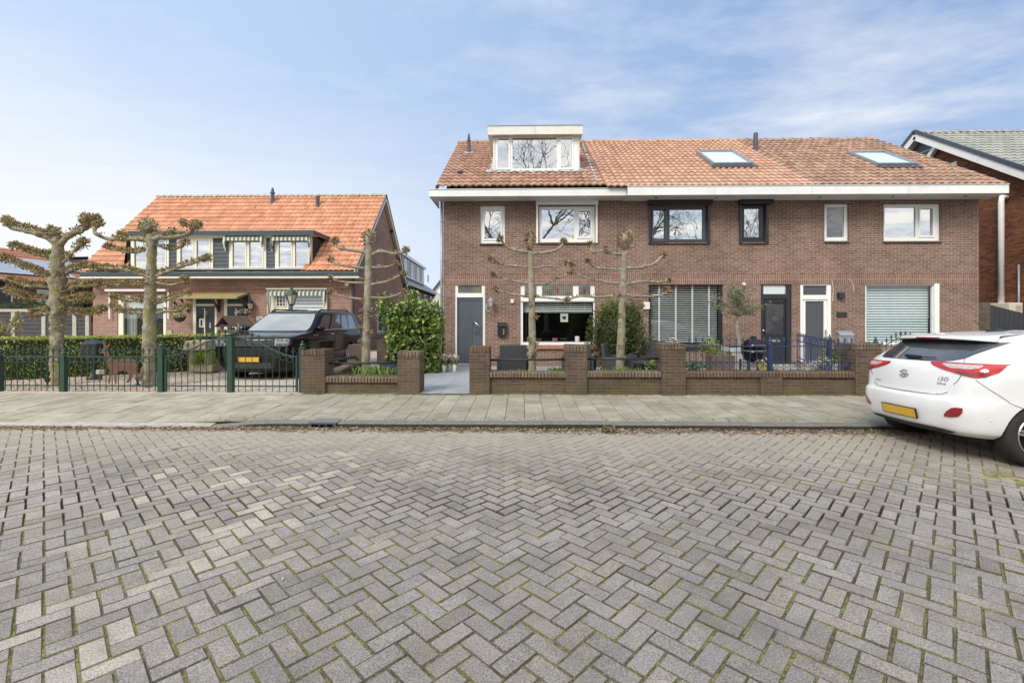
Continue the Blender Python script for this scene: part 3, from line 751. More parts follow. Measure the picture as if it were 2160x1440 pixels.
tiles('roof', M['tile_row_mid'], xm1, xm2, EY-.1, EZ-.065, RY, RZ, h2, tw=.19, ex=.325, seed=2)
tiles('roof', M['tile_row_right'], xm2, xr1, EY-.1, EZ-.065, RY, RZ, h3, tw=.225, ex=.35, seed=3, amp=.045)
for h, a, b, mt in ((h1,xr0,xm1,'tile_row_left'),(h2,xm1,xm2,'tile_row_mid'),(h3,xm2,xr1,'tile_row_right')):
    mb = MB(); mb.quad((a,RY,RZ-.02),(b,RY,RZ-.02),(b,BY,EZ),(a,BY,EZ), col=(.4,0,0)); mb.build('rear_roof', M[mt], h, fixn=False)
    ridge('ridge', M[mt], a, b, RY, RZ+.02, h, seed=5)
# verge trim
for h, x in ((h1, xr0), (h3, xr1)):
    mb = MB(); mb.bar((x,EY+.05,EZ-.06),(x,RY,RZ-.06),.03,.16); mb.bar((x,RY,RZ-.06),(x,BY,EZ-.06),.03,.16); mb.build('verge_board', M['lead'] if h is h1 else M['wood_white'], h)

# dormer of house 1
DY = 14.5; dz0 = onroof(1130,366)[2]; dzc = ZA(1130,287,DY)
def ry_at(z): return EY+(z-EZ)*(RY-EY)/(RZ-EZ)
d1 = MB(); x0, x1 = dX0, dX1; zt = dzc
d1.add([(x0,DY,dz0),(x0,DY,zt),(x0,ry_at(zt)+.3,zt),(x0,ry_at(dz0)+.1,dz0)], [(0,1,2,3)]); d1.add([(x1,DY,dz0),(x1,DY,zt),(x1,ry_at(zt)+.3,zt),(x1,ry_at(dz0)+.1,dz0)], [(0,1,2,3)])
dw = [P4(1050,1073,293,355,DY), P4(1081,1174,291,356,DY), P4(1183,1206,293,355,DY)]
dorm = d1.build('dormer', M['wood_white'], h1)
window(dorm, (x0+.05, x1-.05, dz0+.05, zt), DY-.05, dw, 'white_paint', 'glass_up', sash=(0,2), rec=.03, back='room_dark', backdepth=.7, sill=None, name='dormer_window', sasht=.055, bm=-.06)
mb = MB(); mb.box(x0-.0,x0+.06,DY-.045,DY+.05,dz0,zt); mb.box(x1-.06,x1,DY-.045,DY+.05,dz0,zt); mb.build('corner_board', M['wood_white'], dorm)
mb = MB(); cz = ZA(1130,266,14.3); cw0, cw1 = XA(1029,14.28), XA(1229,14.28); cb = ZA(1130,284,14.3)
mb.box(cw0,cw1,14.28,14.31,cb,cz); mb.box(cw0,cw0+.03,14.31,17.6,cb,cz); mb.box(cw1-.03,cw1,14.31,17.6,cb,cz); mb.box(cw0+.03,cw1-.03,14.31,17.6,cb+.02,cz-.02)
mb.build('dormer_roof', M['wood_white'], dorm)
mb = MB(); mb.box(cw0-.01,cw1+.01,14.265,17.62,cz,cz+.022); mb.box((cw0+cw1)/2-.004,(cw0+cw1)/2+.004,14.276,14.28,cb,cz); mb.build('roof_edge_trim', M['metal_grey'], dorm)
# lead flashing below and beside the dormer
mb = MB(); V = []; n = 24
for i in range(n+1):
    x = x0-.22+(x1-x0+.44)*i/n; yb = DY-.16-.03*math.sin(i*2.4); z_ = lambda y: EZ+(y-EY)*(RZ-EZ)/(RY-EY)+.075+.012*math.sin(i*2.1)
    V += [(x,yb,z_(yb)),(x,DY+.02,z_(DY+.02)+.01)]
mb.add(V, [(2*i,2*i+2,2*i+3,2*i+1) for i in range(n)])
for sgn, xx in ((-1,x0),(1,x1)):
    V = []
    for i in range(14):
        y = DY-.1+i*.17; z = EZ+(y-EY)*(RZ-EZ)/(RY-EY)+.07; V += [(xx+sgn*(.10+.03*math.sin(i*2)), y, z+.01), (xx-sgn*.0, y, z+.05)]
    mb.add(V, [(2*i,2*i+2,2*i+3,2*i+1) for i in range(13)])
mb.build('lead_flashing', M['lead'], dorm, fixn=False)
# flues, vent, lead strip
def flue(h, px, pyb, pyt, r, capm=None, label=None):
    p = onroof(px, pyb); zt = ZA(px, pyt, p[1]); f = MB(); f.lathe([(r*1.5,-.1),(r*1.25,.12),(r,.16),(r,(zt-p[2])*.62),(r*1.2,(zt-p[2])*.63),(r*1.2,(zt-p[2])*.68),(r*.85,(zt-p[2])*.7),(r*.85,(zt-p[2])*.84),(r*.55,(zt-p[2])*.86),(r*.55,(zt-p[2]))], tuple(p), 14)
    o = f.build('flue', M['anthracite'], h, smooth=False); g_ = MB(); V=[(p[0],p[1],p[2]+.11)]
    for k in range(16):
        a = 2*math.pi*k/16; rr = r*2.6*(1+.12*math.sin(k*2.3)); dx = rr*math.cos(a); ds = rr*.9*math.sin(a); V.append((p[0]+dx, p[1]+ds*.84, p[2]+.072+ds*.54))
    g_.add(V, [(0,1+k,1+(k+1)%16) for k in range(16)]); g_.build('lead_collar', M['lead'], o, fixn=False); return o
flue(h1, 989, 325, 283, .062); 
f = onroof(1594,318); mb = MB(); mb.lathe([(.10,-.1),(.1,.1),(.075,.12),(.075,.22),(.085,.22),(.085,.30),(.075,.3),(.075,.62),(.06,.64),(.05,.65)], tuple(f), 14); mb.build('flue', M['anthracite'], h2)
f = onroof(971,368); mb = MB(); mb.obox(f+roofn*.07,(.09,.07,.03),(1,0,0),(0,.84,.54),tuple(roofn)); mb.obox(f+roofn*.1,(.05,.04,.012),(1,0,0),(0,.84,.54),tuple(roofn)); mb.build('roof_vent', M['anthracite'], h1)
mb = MB(); a = onroof(1226,310); b = onroof(1236,327); mb.tube([a+Vector((-.12,0,.14)),a+Vector((.05,0,.14)),b+Vector((0,0,.08))], .035, 8); mb.build('overflow_pipe', M['metal_grey'], h1)
mb = MB()
for i in range(9):
    px = 1237+i*2.6; py = 330+i*6.6; c = onroof(px,py)+roofn*.052; mb.obox(c,(.035,.13,.004),(1,0,0),(0,.84,.54),tuple(roofn))
mb.build('lead_strip', M['lead'], h1)
# roof windows
def skylight(h, pts, mt='glass_up'):
    q = [onroof(*p_)+roofn*.10 for p_ in pts]   # tl,tr,br,bl
    x0 = (q[0].x+q[3].x)/2; x1 = (q[1].x+q[2].x)/2; yt = (q[0].y+q[1].y)/2; yb = (q[2].y+q[3].y)/2
    zz = lambda y: EZ+(y-EY)*(RZ-EZ)/(RY-EY)
    mb = MB(); up = tuple(roofn); s = Vector((0,.84,.543)); s = Vector((0, RY-EY, RZ-EZ)).normalized()
    def P_(x, y, o=.11): return Vector((x,y,zz(y)))+roofn*o
    mb.bar(P_(x0,yb),P_(x0,yt),.07,.09,up=up); mb.bar(P_(x1,yb),P_(x1,yt),.07,.09,up=up); mb.bar(P_(x0-.03,yt),P_(x1+.03,yt),.09,.10,up=up); mb.bar(P_(x0-.03,yb),P_(x1+.03,yb),.07,.085,up=up)
    f = mb.build('roof_window', M['metal_grey'], h, bevel=.006)
    mb = MB(); mb.quad(P_(x0,yb,.12),P_(x1,yb,.12),P_(x1,yt,.12),P_(x0,yt,.12)); mb.build('pane', M['glass_pale'], f)
    mb = MB(); mb.quad(P_(x0,yb,.10),P_(x1,yb,.10),P_(x1,yt,.10),P_(x0,yt,.10)); mb.build('blind', M['sky_reflection'], f)  # white sheet under the pane, painted in place of reflected cloud
    mb = MB(); mb.quad(P_(x0-.1,yb-.22,.075),P_(x1+.12,yb-.22,.075),P_(x1+.12,yb,.085),P_(x0-.1,yb,.085)); mb.build('flashing', M['anthracite'], f)
skylight(h2, [(1472,326),(1545,325),(1578,351),(1499,352)])
skylight(h3, [(1790,327),(1866,327),(1918,352),(1840,353)])

# windows and doors of house 1
window(h1, holes1[0], FY, [hr(1022,1056,444,503)], 'white_paint', 'glass_up', sash=(0,), sill='brick_sill', sasht=.05)
wu = window(h1, holes1[1], FY, [hr(1143,1211,441,503), hr(1221,1246,445,499)], 'white_paint', 'glass_up', sash=(1,), sill='brick_sill', sasht=.05)
mb = MB(); a = hr(1130,1261,420,433); mb.box(a[0],a[1],FY-.13,FY-.002,a[2],a[3]); mb.build('shutter_box', M['white_paint'], wu, bevel=.02)
for px in (1131,1256): mb = MB(); q = hr(px,px+4,433,513); mb.box(q[0],q[1],FY-.05,FY-.003,q[2],q[3]); mb.build('shutter_rail', M['white_paint'], wu)
f = window(h1, holes1[3], FY, [hr(1103,1252,637,722)], 'white_paint', 'glass_dark', rec=.04, back='room_dark', backdepth=1.9)
for (a, b) in ((1107,1131),(1144,1208),(1221,1245)):
    q = hr(a,b,603,624); mb = MB()
    mb.box(q[0],q[1],FY+.03,FY+.037,q[2],q[3])
    m_ = M.get('stained'); 
    if not m_:
        m, nt, bb = new_mat('stained'); t = NT(nt); p = pos(t)
        nz = t.noise(p, 3.5, 2); c = t.mix(t.ramp(nz,.4,.6), (.22,.19,.08,1), (.10,.12,.09,1)); t.set(bb.inputs['Base Color'], c); bb.inputs['Roughness'].default_value = .12; M['stained'] = m; m_ = m
    pn = mb.build('stained_glass', m_, f)
    mb = MB(); n = round((q[1]-q[0])/.062)
    for i in range(n+1): x = q[0]+(q[1]-q[0])*i/n; mb.box(x-.004,x+.004,FY+.022,FY+.029,q[2],q[3])
    for i in range(5): z = q[2]+(q[3]-q[2])*i/4; mb.box(q[0],q[1],FY+.0225,FY+.0285,z-.004,z+.004)
    mb.build('lead_came', M['metal_grey'], pn)
    xc, zc = (q[0]+q[1])/2, (q[2]+q[3])/2; mb = MB(); mb.prism([(xc-.04,zc+.06),(xc,zc),(xc-.04,zc-.06),(xc+.04,zc-.06),(xc,zc),(xc+.04,zc+.06)], FY+.018, FY+.023, 'y'); mb.build('diamond_pane', M['red_deep'], pn)
q = hr(1097,1255,623,637); mb = MB(); mb.box(q[0]+.02,q[1]-.02,FY+.0,FY+.039,q[2]+.02,q[3]-.02); mb.build('transom', M['white_paint'], f, bevel=.008)
q = hr(1103,1252,637,658); slats(f, q[0]+.02, q[1]-.02, q[2], q[3], FY+.16, pitch=.06, tapes=0, tilt=.6)
mb = MB(); mb.box(q[0],q[1],FY+.26,FY+.31,q[2]-.03,q[2]+.06)
for px in (1114,1145,1175,1204,1233): x = XA(px,FY+.2); mb.box(x-.012,x+.012,FY+.22,FY+.225,q[2],q[3])
mb.build('blind_rail', M['blind_blue'], f)
# sill of red brick under the large window
q = hr(1097,1257,727,735); mb = MB(); mb.prism([(FY-.07,q[2]-.01),(FY-.07,q[2]+.03),(FY+.05,q[3]),(FY+.05,q[2]-.02)], q[0], q[1]+.02, 'x'); mb.build('sill', M['pot_terracotta'], f)
# heart picture and things on the inner sill
hg = thing('window_ornament', 'square white wooden frame with a dark heart hanging in the large window', 'ornament', W(1190,681,FY+.14))
q = P4(1182,1198,661,679,FY+.14); mb = MB(); mb.box(q[0],q[1],FY+.132,FY+.14,q[2],q[3]); frame_box(mb,q[0],q[1],q[2],q[3],FY+.12,FY+.133,.02); mb.build('frame', M['cream_paint'], hg)
xc, zc = (q[0]+q[1])/2, (q[2]+q[3])/2; hp = []
for i in range(24):
    t_ = 2*math.pi*i/24; hp.append((xc+.0042*16*math.sin(t_)**3*.9, zc+.0042*(13*math.cos(t_)-5*math.cos(2*t_)-2*math.cos(3*t_)-math.cos(4*t_))))
mb = MB(); mb.prism(hp, FY+.124, FY+.131, 'y'); mb.build('heart', M['black_paint'], hg)
mb = MB(); mb.tube([(xc,FY+.125,q[3]),(xc,FY+.125,q[3]+.25)], .003, 5); mb.build('cord', M['rust'], hg)
def vase(px, py0, py1, w, mt, label, cat, name):
    q = P4(px-w, px+w, py0, py1, FY+.2); mb = MB(); r = (q[1]-q[0])/2; h = q[3]-q[2]; mb.lathe([(r*.8,0),(r,h*.2),(r,h*.9),(r*.8,h)], ((q[0]+q[1])/2,FY+.25,q[2]), 14); mb.build(name, M[mt], smooth=True, label=label, cat=cat)
vase(1218, 709, 721, 5, 'white_paint', 'white candle pot on the inner sill of the large window, right side', 'pot', 'candle_pot')
vase(1171, 713, 721, 6, 'pot_terracotta', 'small brown dish with a plant on the inner sill of the large window', 'pot', 'plant_dish')
mb = MB(); q = P4(1100,1254,721,724,FY+.2); mb.box(q[0],q[1],FY+.13,FY+.45,q[2]-.02,q[3]); mb.build('inner_sill', M['white_paint'], f)

# front door of house 1
def hd(px0, px1, py0, py1, dy=0): return P4(px0, px1, py0, py1, FY+.05)
fr = MB(); o = holes1[2]; lt = hr(966,1016,602,618); dp = hr(963.5,1018.5,627,771)
frame_with_holes(fr, (o[0],o[1],o[2],o[3]), [lt,(dp[0],dp[1],o[2]-.001 if 0 else dp[2],dp[3])], FY+.03, FY+.11)
df = fr.build('door_frame', M['white_paint'], h1, bevel=.004)
mb = MB(); mb.box(lt[0],lt[1],FY+.06,FY+.066,lt[2],lt[3]); tg = mb.build('stained_glass', M['stained'], df)
mb = MB(); 
for i in range(13): x = lt[0]+(lt[1]-lt[0])*i/12; mb.box(x-.004,x+.004,FY+.052,FY+.058,lt[2],lt[3])
for i in range(5): z = lt[2]+(lt[3]-lt[2])*i/4; mb.box(lt[0],lt[1],FY+.0525,FY+.0575,z-.004,z+.004)
mb.build('lead_came', M['metal_grey'], tg)
x0, x1, z0, z1 = dp; Wd, Hd = x1-x0, z1-z0; Yd = FY+.06
door = MB(); door.box(x0+.005,x1-.005,Yd+.02,Yd+.06,z0+.03,z1-.004)
# raised rails around the sloping panel
def dpx(px, py): return (XA(px,Yd), ZA(px,py,Yd))
def rail(a, b, w=.022): door.bar((a[0],Yd+.014,a[1]),(b[0],Yd+.014,b[1]),.014,w,up=(0,0,1)) if abs(a[0]-b[0])>1e-4 else door.box(a[0]-w/2,a[0]+w/2,Yd+.006,Yd+.021,min(a[1],b[1]),max(a[1],b[1]))
door.box(x0+.005,x0+.04,Yd+.004,Yd+.02,z0+.03,z1); door.box(x1-.08,x1-.005,Yd+.004,Yd+.02,z0+.03,z1); door.box(x0+.04,x1-.08,Yd+.004,Yd+.02,z1-.09,z1); door.box(x0+.04,x1-.08,Yd+.004,Yd+.02,z0+.03,z0+.17)
A_ = dpx(966,643); B_ = dpx(1007,690); Cc = dpx(995,675)
door.bar((A_[0],Yd+.012,A_[1]),(B_[0],Yd+.012,B_[1]),.016,.03); xv = dpx(995,0)[0]; door.box(xv-.02,xv+.02,Yd+.0045,Yd+.02,z0+.17,Cc[1])
dd = door.build('door', M['door_grey'], df, bevel=.002)
mb = MB()     # diagonal grooves
sl = (B_[1]-A_[1])/(B_[0]-A_[0]); s45 = -.78
xl = x0+.04; zc_ = z0+.17
for i in range(16):
    zs = zc_+.02+i*.105; a = [xl, zs]; b = [xv-.02, zs+s45*(xv-.02-xl)]
    top = A_[1]+sl*(xl-A_[0])
    if zs > top: # start on the slanting rail
        k = (zs-top)/(sl-s45); a = [xl+(-k if k < 0 else k), 0]; a[0] = xl+abs((zs-top)/(s45-sl)); a[1] = zs+s45*(a[0]-xl)
    if a[0] > xv-.03: continue
    if b[1] < zc_: b[0] = xl+(zc_-zs)/s45; b[1] = zc_
    if b[0]-a[0] < .02: continue
    mb.bar((a[0],Yd+.0195,a[1]),(b[0],Yd+.0195,b[1]),.004,.008)
for i in range(6):
    x = x0+.09+i*.085; zt_ = z1-.09; zb_ = max(A_[1]+sl*(x-A_[0])+.03, zc_)
    mb.box(x-.004,x+.004,Yd+.0175,Yd+.0195,zb_,zt_)
mb.build('groove', M['black_paint'], dd)
mb = MB(); pts = [dpx(1001,677), dpx(1012,690), dpx(1001,701)]; mb.tube([(p_[0],Yd-.05,p_[1]) for p_ in pts], .011, 8)
for p_ in (pts[0],pts[2]): mb.tube([(p_[0],Yd-.05,p_[1]),(p_[0],Yd+.01,p_[1])], .009, 8)
mb.build('handle', M['chrome'], dd, smooth=True)
mb = MB(); a = dpx(1015,706); mb.lathe([(.018,-.012),(.018,0)], (a[0],Yd+.004,a[1]), 12, axis='y'); mb.build('lock', M['chrome'], dd)
mb = MB(); mb.box(o[0]-.02,o[1]+.1,13.62,FY+.02,.10,.175); mb.build('doorstep', M['concrete'], h1, bevel=.01)
# wall lantern, post box, small square plates
def lantern(px, pyt, pyb, Y, side, parent, label, mat='metal_grey', bracket=True):
    x = XA(px,Y); zt, zb = ZA(px,pyt,Y), ZA(px,pyb,Y); h = zt-zb; r = h*.19; y = Y-.18; t = thing('wall_lantern', label, 'lantern', (x,y,zb))
    mb = MB(); mb.lathe([(r*.3,h*.25),(r*.5,h*.28),(r*.6,h*.31),(r*.62,h*.33)], (x,y,zb), 6); mb.lathe([(r*1.15,h*.66),(r*1.1,h*.69),(r*.55,h*.8),(r*.3,h*.84),(r*.3,h*.88),(r*.1,h*.92),(r*.02,h)], (x,y,zb), 6)
    for k in range(6):
        a = 2*math.pi*k/6; mb.bar((x+r*.58*math.cos(a),y+r*.58*math.sin(a),zb+h*.32),(x+r*1.0*math.cos(a),y+r*1.0*math.sin(a),zb+h*.67),.012)
    mb.build('lantern_body', M[mat], t)
    mb = MB(); mb.lathe([(r*.5,h*.33),(r*.9,h*.66)], (x,y,zb), 6); mb.build('lamp_glass', M['lamp_glass'], t)
    mb = MB(); mb.tube([(x,y,zb+h*.28),(x,y,zb+h*.12),(x+side*r*.5,y+.03,zb),(x+side*r*1.4,y+.08,zb+h*.1),(x+side*r*1.5,Y-.01,zb+h*.35)], .012, 7); mb.lathe([(r*.3,0),(r*.4,h*.03),(r*.3,h*.05)], (x,y,zb+h*.06), 8)
    mb.box(x+side*r*1.5-.03,x+side*r*1.5+.03,Y-.02,Y+.0-.001,zb+h*.15,zb+h*.5); mb.build('bracket', M[mat], t)
lantern(1036, 624, 657, FY, -1, None, 'grey carriage lantern on the brick wall right of the grey front door')
def postbox(px0, px1, py0, py1, Y, mat, label):
    q = P4(px0,px1,py0,py1,Y); x0,x1,z0,z1 = q; t = thing('letterbox', label, 'letterbox', ((x0+x1)/2,Y-.06,z0)); h = z1-z0
    mb = MB(); mb.box(x0,x1,Y-.12,Y-.002,z0,z1-h*.18); mb.build('box_body', M[mat], t, bevel=.008)
    mb = MB(); mb.prism([(Y-.14,z1-h*.3),(Y-.14,z1-h*.24),(Y-.02,z1),(Y-.004,z1),(Y-.004,z1-h*.17),(Y-.125,z1-h*.17)], x0-.012, x1+.012, 'x'); mb.build('lid', M[mat], t, bevel=.004)
    return t, q
t1, q = postbox(1050,1068,680,708,FY,'black_paint','black letterbox with brass squares between the grey door and large window')
mb = MB()
for k in range(3): z = q[2]+.05+k*.06; mb.box(q[1]-.09,q[1]-.06,FY-.124,FY-.121,z,z+.03)
mb.build('brass_square', M['plate_yellow'], t1)
for (a,b,c,d,lab) in ((1077,1084,631,639,'small cream junction box on the wall left of the large white window'),(1357,1370,637,652,'square white junction box on the brick wall above the yew bush')):
    q = hr(a,b,c,d); mb = MB(); mb.box(q[0],q[1],FY-.05,FY-.001,q[2],q[3]); mb.build('junction_box', M['cream_paint'], label=lab, cat='box', bevel=.006)
# house 2
bl = dict(pitch=.05)
f = window(h2, holes2[0], FY, [hr(1379,1404,441,503), hr(1413,1484,441,504)], 'anthracite', 'glass_up', sash=(0,1), sill='brick_sill', sasht=.06, back='room_dark')
q = hr(1413,1486,438,506); slats(f, q[0], q[1], q[2], q[3], FY+.22, pitch=.045, tapes=3, tilt=1.0)
mb = MB(); q = hr(1376,1406,438,507); frame_box(mb,q[0]-.02,q[1]+.02,q[2]-.05,q[3],FY-.03,FY+.02,.05); mb.build('open_casement', M['anthracite'], f, bevel=.004)
for px0,px1,pyt in ((1366,1500,415),(1557,1627,414)):
    a = hr(px0,px1,pyt,432); mb = MB(); mb.box(a[0],a[1],FY-.15,FY-.003,a[2],a[3]); mb.box(a[0]+.02,a[1]-.02,FY-.155,FY-.15,a[2]+.05,a[3]-.05); b_ = mb.build('shutter_box', M['black_paint'], h2, bevel=.012)
    for px in (px0+2, 1615 if px1 > 1600 else px1-8): mb = MB(); q = hr(px,px+5,432,512); mb.box(q[0],q[1],FY-.045,FY-.003,q[2],q[3]); mb.build('shutter_rail', M['black_paint'], b_)
f = window(h2, holes2[1], FY, [hr(1571,1605,439,500)], 'black_paint', 'glass_up', sash=(0,), sill='brick_sill', sasht=.06, back='curtain', backdepth=.3)
f = window(h2, holes2[2], FY, [hr(1374,1518,601,723)], 'black_paint', 'glass_dark', rec=.06, back='room_dark', backdepth=1.5)
q = hr(1374,1518,601,723); slats(f, q[0]+.02, q[1]-.02, q[2], q[3], FY+.155, pitch=.066, w=.050, tapes=4, tilt=.38)
q = hr(1368,1525,728,736); mb = MB(); mb.prism([(FY-.08,q[2]),(FY-.08,q[2]+.04),(FY+.05,q[3]),(FY+.05,q[2])], q[0]-.03, q[1]+.02, 'x'); mb.build('sill', M['black_paint'], f)
# black door with grille and leaf medallion
o = holes2[3]; lt = hr(1611,1659,601,620); dp = hr(1611,1660,630,771)
mb = MB(); frame_with_holes(mb, o, [lt, dp], FY+.03, FY+.12); df = mb.build('door_frame', M['black_paint'], h2, bevel=.004)
mb = MB(); mb.quad((lt[0],FY+.06,lt[2]),(lt[1],FY+.06,lt[2]),(lt[1],FY+.06,lt[3]),(lt[0],FY+.06,lt[3])); mb.build('transom_pane', M['blind_blue'], df)
x0,x1,z0,z1 = dp; mb = MB(); Yd = FY+.07; pn = P4(1615,1654,638,705,Yd)
frame_with_holes(mb, (x0+.004,x1-.004,z0+.02,z1), [pn], Yd, Yd+.05); mb.box(x0+.12,x1-.12,Yd-.012,Yd,z0+.2,z0+.65); frame_box(mb, pn[0]-.03, pn[1]+.03, pn[2]-.03, pn[3]+.03, Yd-.02, Yd-.001, .03)
dd = mb.build('door', M['black_paint'], df, bevel=.003)
mb = MB(); mb.quad((pn[0],Yd+.03,pn[2]),(pn[1],Yd+.03,pn[2]),(pn[1],Yd+.03,pn[3]),(pn[0],Yd+.03,pn[3])); mb.build('pane', M['screen_grey'], dd)
mb = MB(); s = .072
def clipline(sgn, c0):
    pts_ = []
    for x in (pn[0], pn[1]):
        z = c0+sgn*(x-pn[0])
        if pn[2] <= z <= pn[3]: pts_.append((x,z))
    for z in (pn[2], pn[3]):
        x = pn[0]+(z-c0)/sgn
        if pn[0] < x < pn[1]: pts_.append((x,z))
    if len(pts_) >= 2: mb.tube([(pts_[0][0],Yd+.01,pts_[0][1]),(pts_[1][0],Yd+.01,pts_[1][1])], .006, 5)
k = pn[2]-1
while k < pn[3]+1: clipline(1, k); clipline(-1, k+.03); k += s*1.1
xc, zc = (pn[0]+pn[1])/2, (pn[2]+pn[3])/2
mb.lathe([(.075,-.01),(.095,-.01),(.095,.01),(.075,.01)], (xc,Yd-.002,zc), 18, axis='y')
for k in range(14):
    a = 2*math.pi*k/14; mb.obox((xc+.125*math.cos(a),Yd-.004,zc+.16*math.sin(a)*.9),(.035,.006,.014),(math.cos(a+.6),0,math.sin(a+.6)),(0,1,0),(-math.sin(a+.6),0,math.cos(a+.6)))
mb.build('door_grille', M['grille_dark'], dd)
q = P4(1626,1644,716,721,Yd); mb = MB(); mb.box(q[0],q[1],Yd-.02,Yd-.001,q[2],q[3]); mb.build('letter_slot', M['steel'], dd)
mb = MB(); a = W(1609,697,Yd-.03); mb.lathe([(.012,0),(.03,-.03),(.03,-.05),(.01,-.065)], a, 12, axis='y'); mb.build('door_knob', M['steel'], dd)
mb = MB(); mb.box(o[0],o[1],FY-.12,FY+.1,.1,.17); mb.build('doorstep', M['concrete'], h2)
# house 3
f = window(h3, holes3[1], FY, [hr(1746,1783,436,500)], 'white_paint', 'glass', back='screen_grey', backdepth=.12, sill='brick_sill')
f = window(h3, holes3[2], FY, [hr(1869,1934,437,500), hr(1943,1970,440,497)], 'white_paint', 'glass_up', sash=(1,), sill='brick_sill', back='curtain_grey', backdepth=.5)
mb = MB(); a = W(1950,498,FY+.3); b = W(1958,446,FY+.3); c_ = W(1946,446,FY+.3); mb.prism([(a[0],a[2]),(a[0]+.18,a[2]),(b[0],b[2]),(c_[0],c_[2])], FY+.28, FY+.3, 'y'); mb.build('curtain', M['curtain'], f)
f = window(h3, holes3[3], FY, [hr(1830,1970,602,722)], 'white_paint', 'glass_pale', back='room_dark', backdepth=.6)
q = hr(1830,1970,602,722); slats(f, q[0]+.01, q[1]-.01, q[2], q[3], FY+.2, 'blind_blue', pitch=.078, w=.078, tilt=.95)
q = hr(1971,1981,598,725); mb = MB(); mb.box(q[0],q[1],FY-.01,FY+.048,q[2],q[3]); mb.build('sash', M['white_paint'], f)
o = holes3[0]; lt = hr(1695,1745,602,622); dp = hr(1694,1747,631,771)
mb = MB(); frame_with_holes(mb, o, [lt, dp], FY+.02, FY+.10); df = mb.build('door_frame', M['white_paint'], h3, bevel=.004)
mb = MB(); mb.box(lt[0],lt[1],FY+.06,FY+.065,lt[2],lt[3]); mb.build('transom_pane', M['screen_grey'], df)
x0,x1,z0,z1 = dp; Yd = FY+.05; pn = P4(1699,1738,635,762,Yd)
mb = MB(); frame_with_holes(mb, (x0+.004,x1-.004,z0+.02,z1-.003), [pn], Yd, Yd+.05); dd = mb.build('door', M['white_paint'], df, bevel=.003)
mb = MB(); mb.box(pn[0],pn[1],Yd+.03,Yd+.04,pn[2],pn[3]); mb.build('pane', M['screen_grey'], dd)
mb = MB(); a = W(1742,703,Yd-.04); mb.box(a[0]-.015,a[0]+.015,Yd-.05,Yd-.03,a[2]-.11,a[2]+.11); mb.box(a[0]-.01,a[0]+.01,Yd-.03,Yd,a[2]+.03,a[2]+.05); mb.build('handle', M['steel'], dd)
mb = MB(); mb.box(o[0],o[1],FY-.1,FY+.1,.1,.16); mb.build('doorstep', M['concrete'], h3)
q = hr(1765,1777,617,629); mb = MB(); mb.box(q[0],q[1],FY-.12,FY-.001,q[2],q[3]); mb.build('wall_lamp', M['black_paint'], label='black cube lamp on the brick wall right of the white glazed door', cat='lamp', bevel=.004)
q = hr(1764,1786,658,669); mb = MB(); mb.box(q[0],q[1],FY-.02,FY-.001,q[2],q[3]); mb.build('name_plate', M['black_paint'], label='blank black plate on the brick wall under the cube lamp', cat='plate', bevel=.004)
t1, q = postbox(1765,1795,698,729,FY,'metal_grey','grey metal letterbox on the wall beside the white glazed door')
mb = MB(); xm = (q[0]+q[1])/2; mb.prism([(q[0]+.03,q[3]-.14),(xm,q[3]-.20),(q[1]-.03,q[3]-.14),(q[1]-.03,q[3]-.15),(xm,q[3]-.21),(q[0]+.03,q[3]-.15)], FY-.145, FY-.139, 'y'); mb.build('flap_edge', M['steel'], t1)
q = hr(1563,1571,596,604); mb = MB(); mb.lathe([(.04,0),(.055,-.02),(.05,-.08),(.02,-.1)], ((q[0]+q[1])/2,FY,(q[2]+q[3])/2), 12, axis='y'); mb.build('motion_sensor', M['white_paint'], label='small round white sensor on the brick wall above the olive tree', cat='sensor')
mb = MB(); mb.tube([W(1788,588,FY-.01),W(1797,594,FY-.01),W(1801,605,FY-.01),W(1801,615,FY-.01)], .006, 5); mb.tube([W(1755,592,FY-.01),W(1758,610,FY-.01),W(1756,635,FY-.01)], .006, 5); mb.build('wall_cable', M['cream_paint'], h3)

# ------------------------------------------------------------------ left pair of houses
LY = 20.0
LX0, LX1 = -19.2, XA(748,LY); LEY, LEZ = 19.55, ZA(500,572,19.55); LRY = 24.1; LRZ = ZA(560,414,LRY)
LH = thing('semi_detached_house', 'low brick house with bright orange pantile roof, long dormer and green doors', 'house', ((LX0+LX1)/2, LY, .1))
def lr(a,b,c,d): return P4(a,b,c,d,LY)
lh = [lr(247,350,622,730), lr(405,457,624,790), lr(471,522,624,790), lr(565,690,612,700)]
mb = MB(); wall_y(mb, LX0, LX1, 0, LEZ+.02, LY, lh, .12); BL = 2*LRY-LY
for x in (LX0, LX1): mb.add([(x,LY,0),(x,BL,0),(x,BL,LEZ),(x,LRY,LRZ-.12),(x,LY,LEZ)], [(0,1,2,3,4)])
mb.quad((LX0,BL,0),(LX1,BL,0),(LX1,BL,LEZ),(LX0,BL,LEZ)); mb.build('wall', M['brick_left'], LH, fixn=False)
mb = MB(); mb.box(LX0-.003,LX1+.003,LY-.004,LY+.02,ZA(500,620,LY),ZA(500,608,LY)); mb.build('soldier_course', M['brick_left_soldier'], LH)
lx0, lx1 = LX0-.35, LX1+.18
LD0, LD1 = XA(268,19.9), XA(657,19.9); ldz1 = ZA(500,499,19.9)
tiles('roof', M['tile_left'], lx0, lx1, LEY, LEZ, LRY, LRZ, LH, tw=.235, ex=.345, amp=.042, skip=lambda x, y: LD0+.2 < x < LD1-.2 and y < LEY+(ldz1-LEZ)/(LRZ-LEZ)*(LRY-LEY)-.1, seed=8)
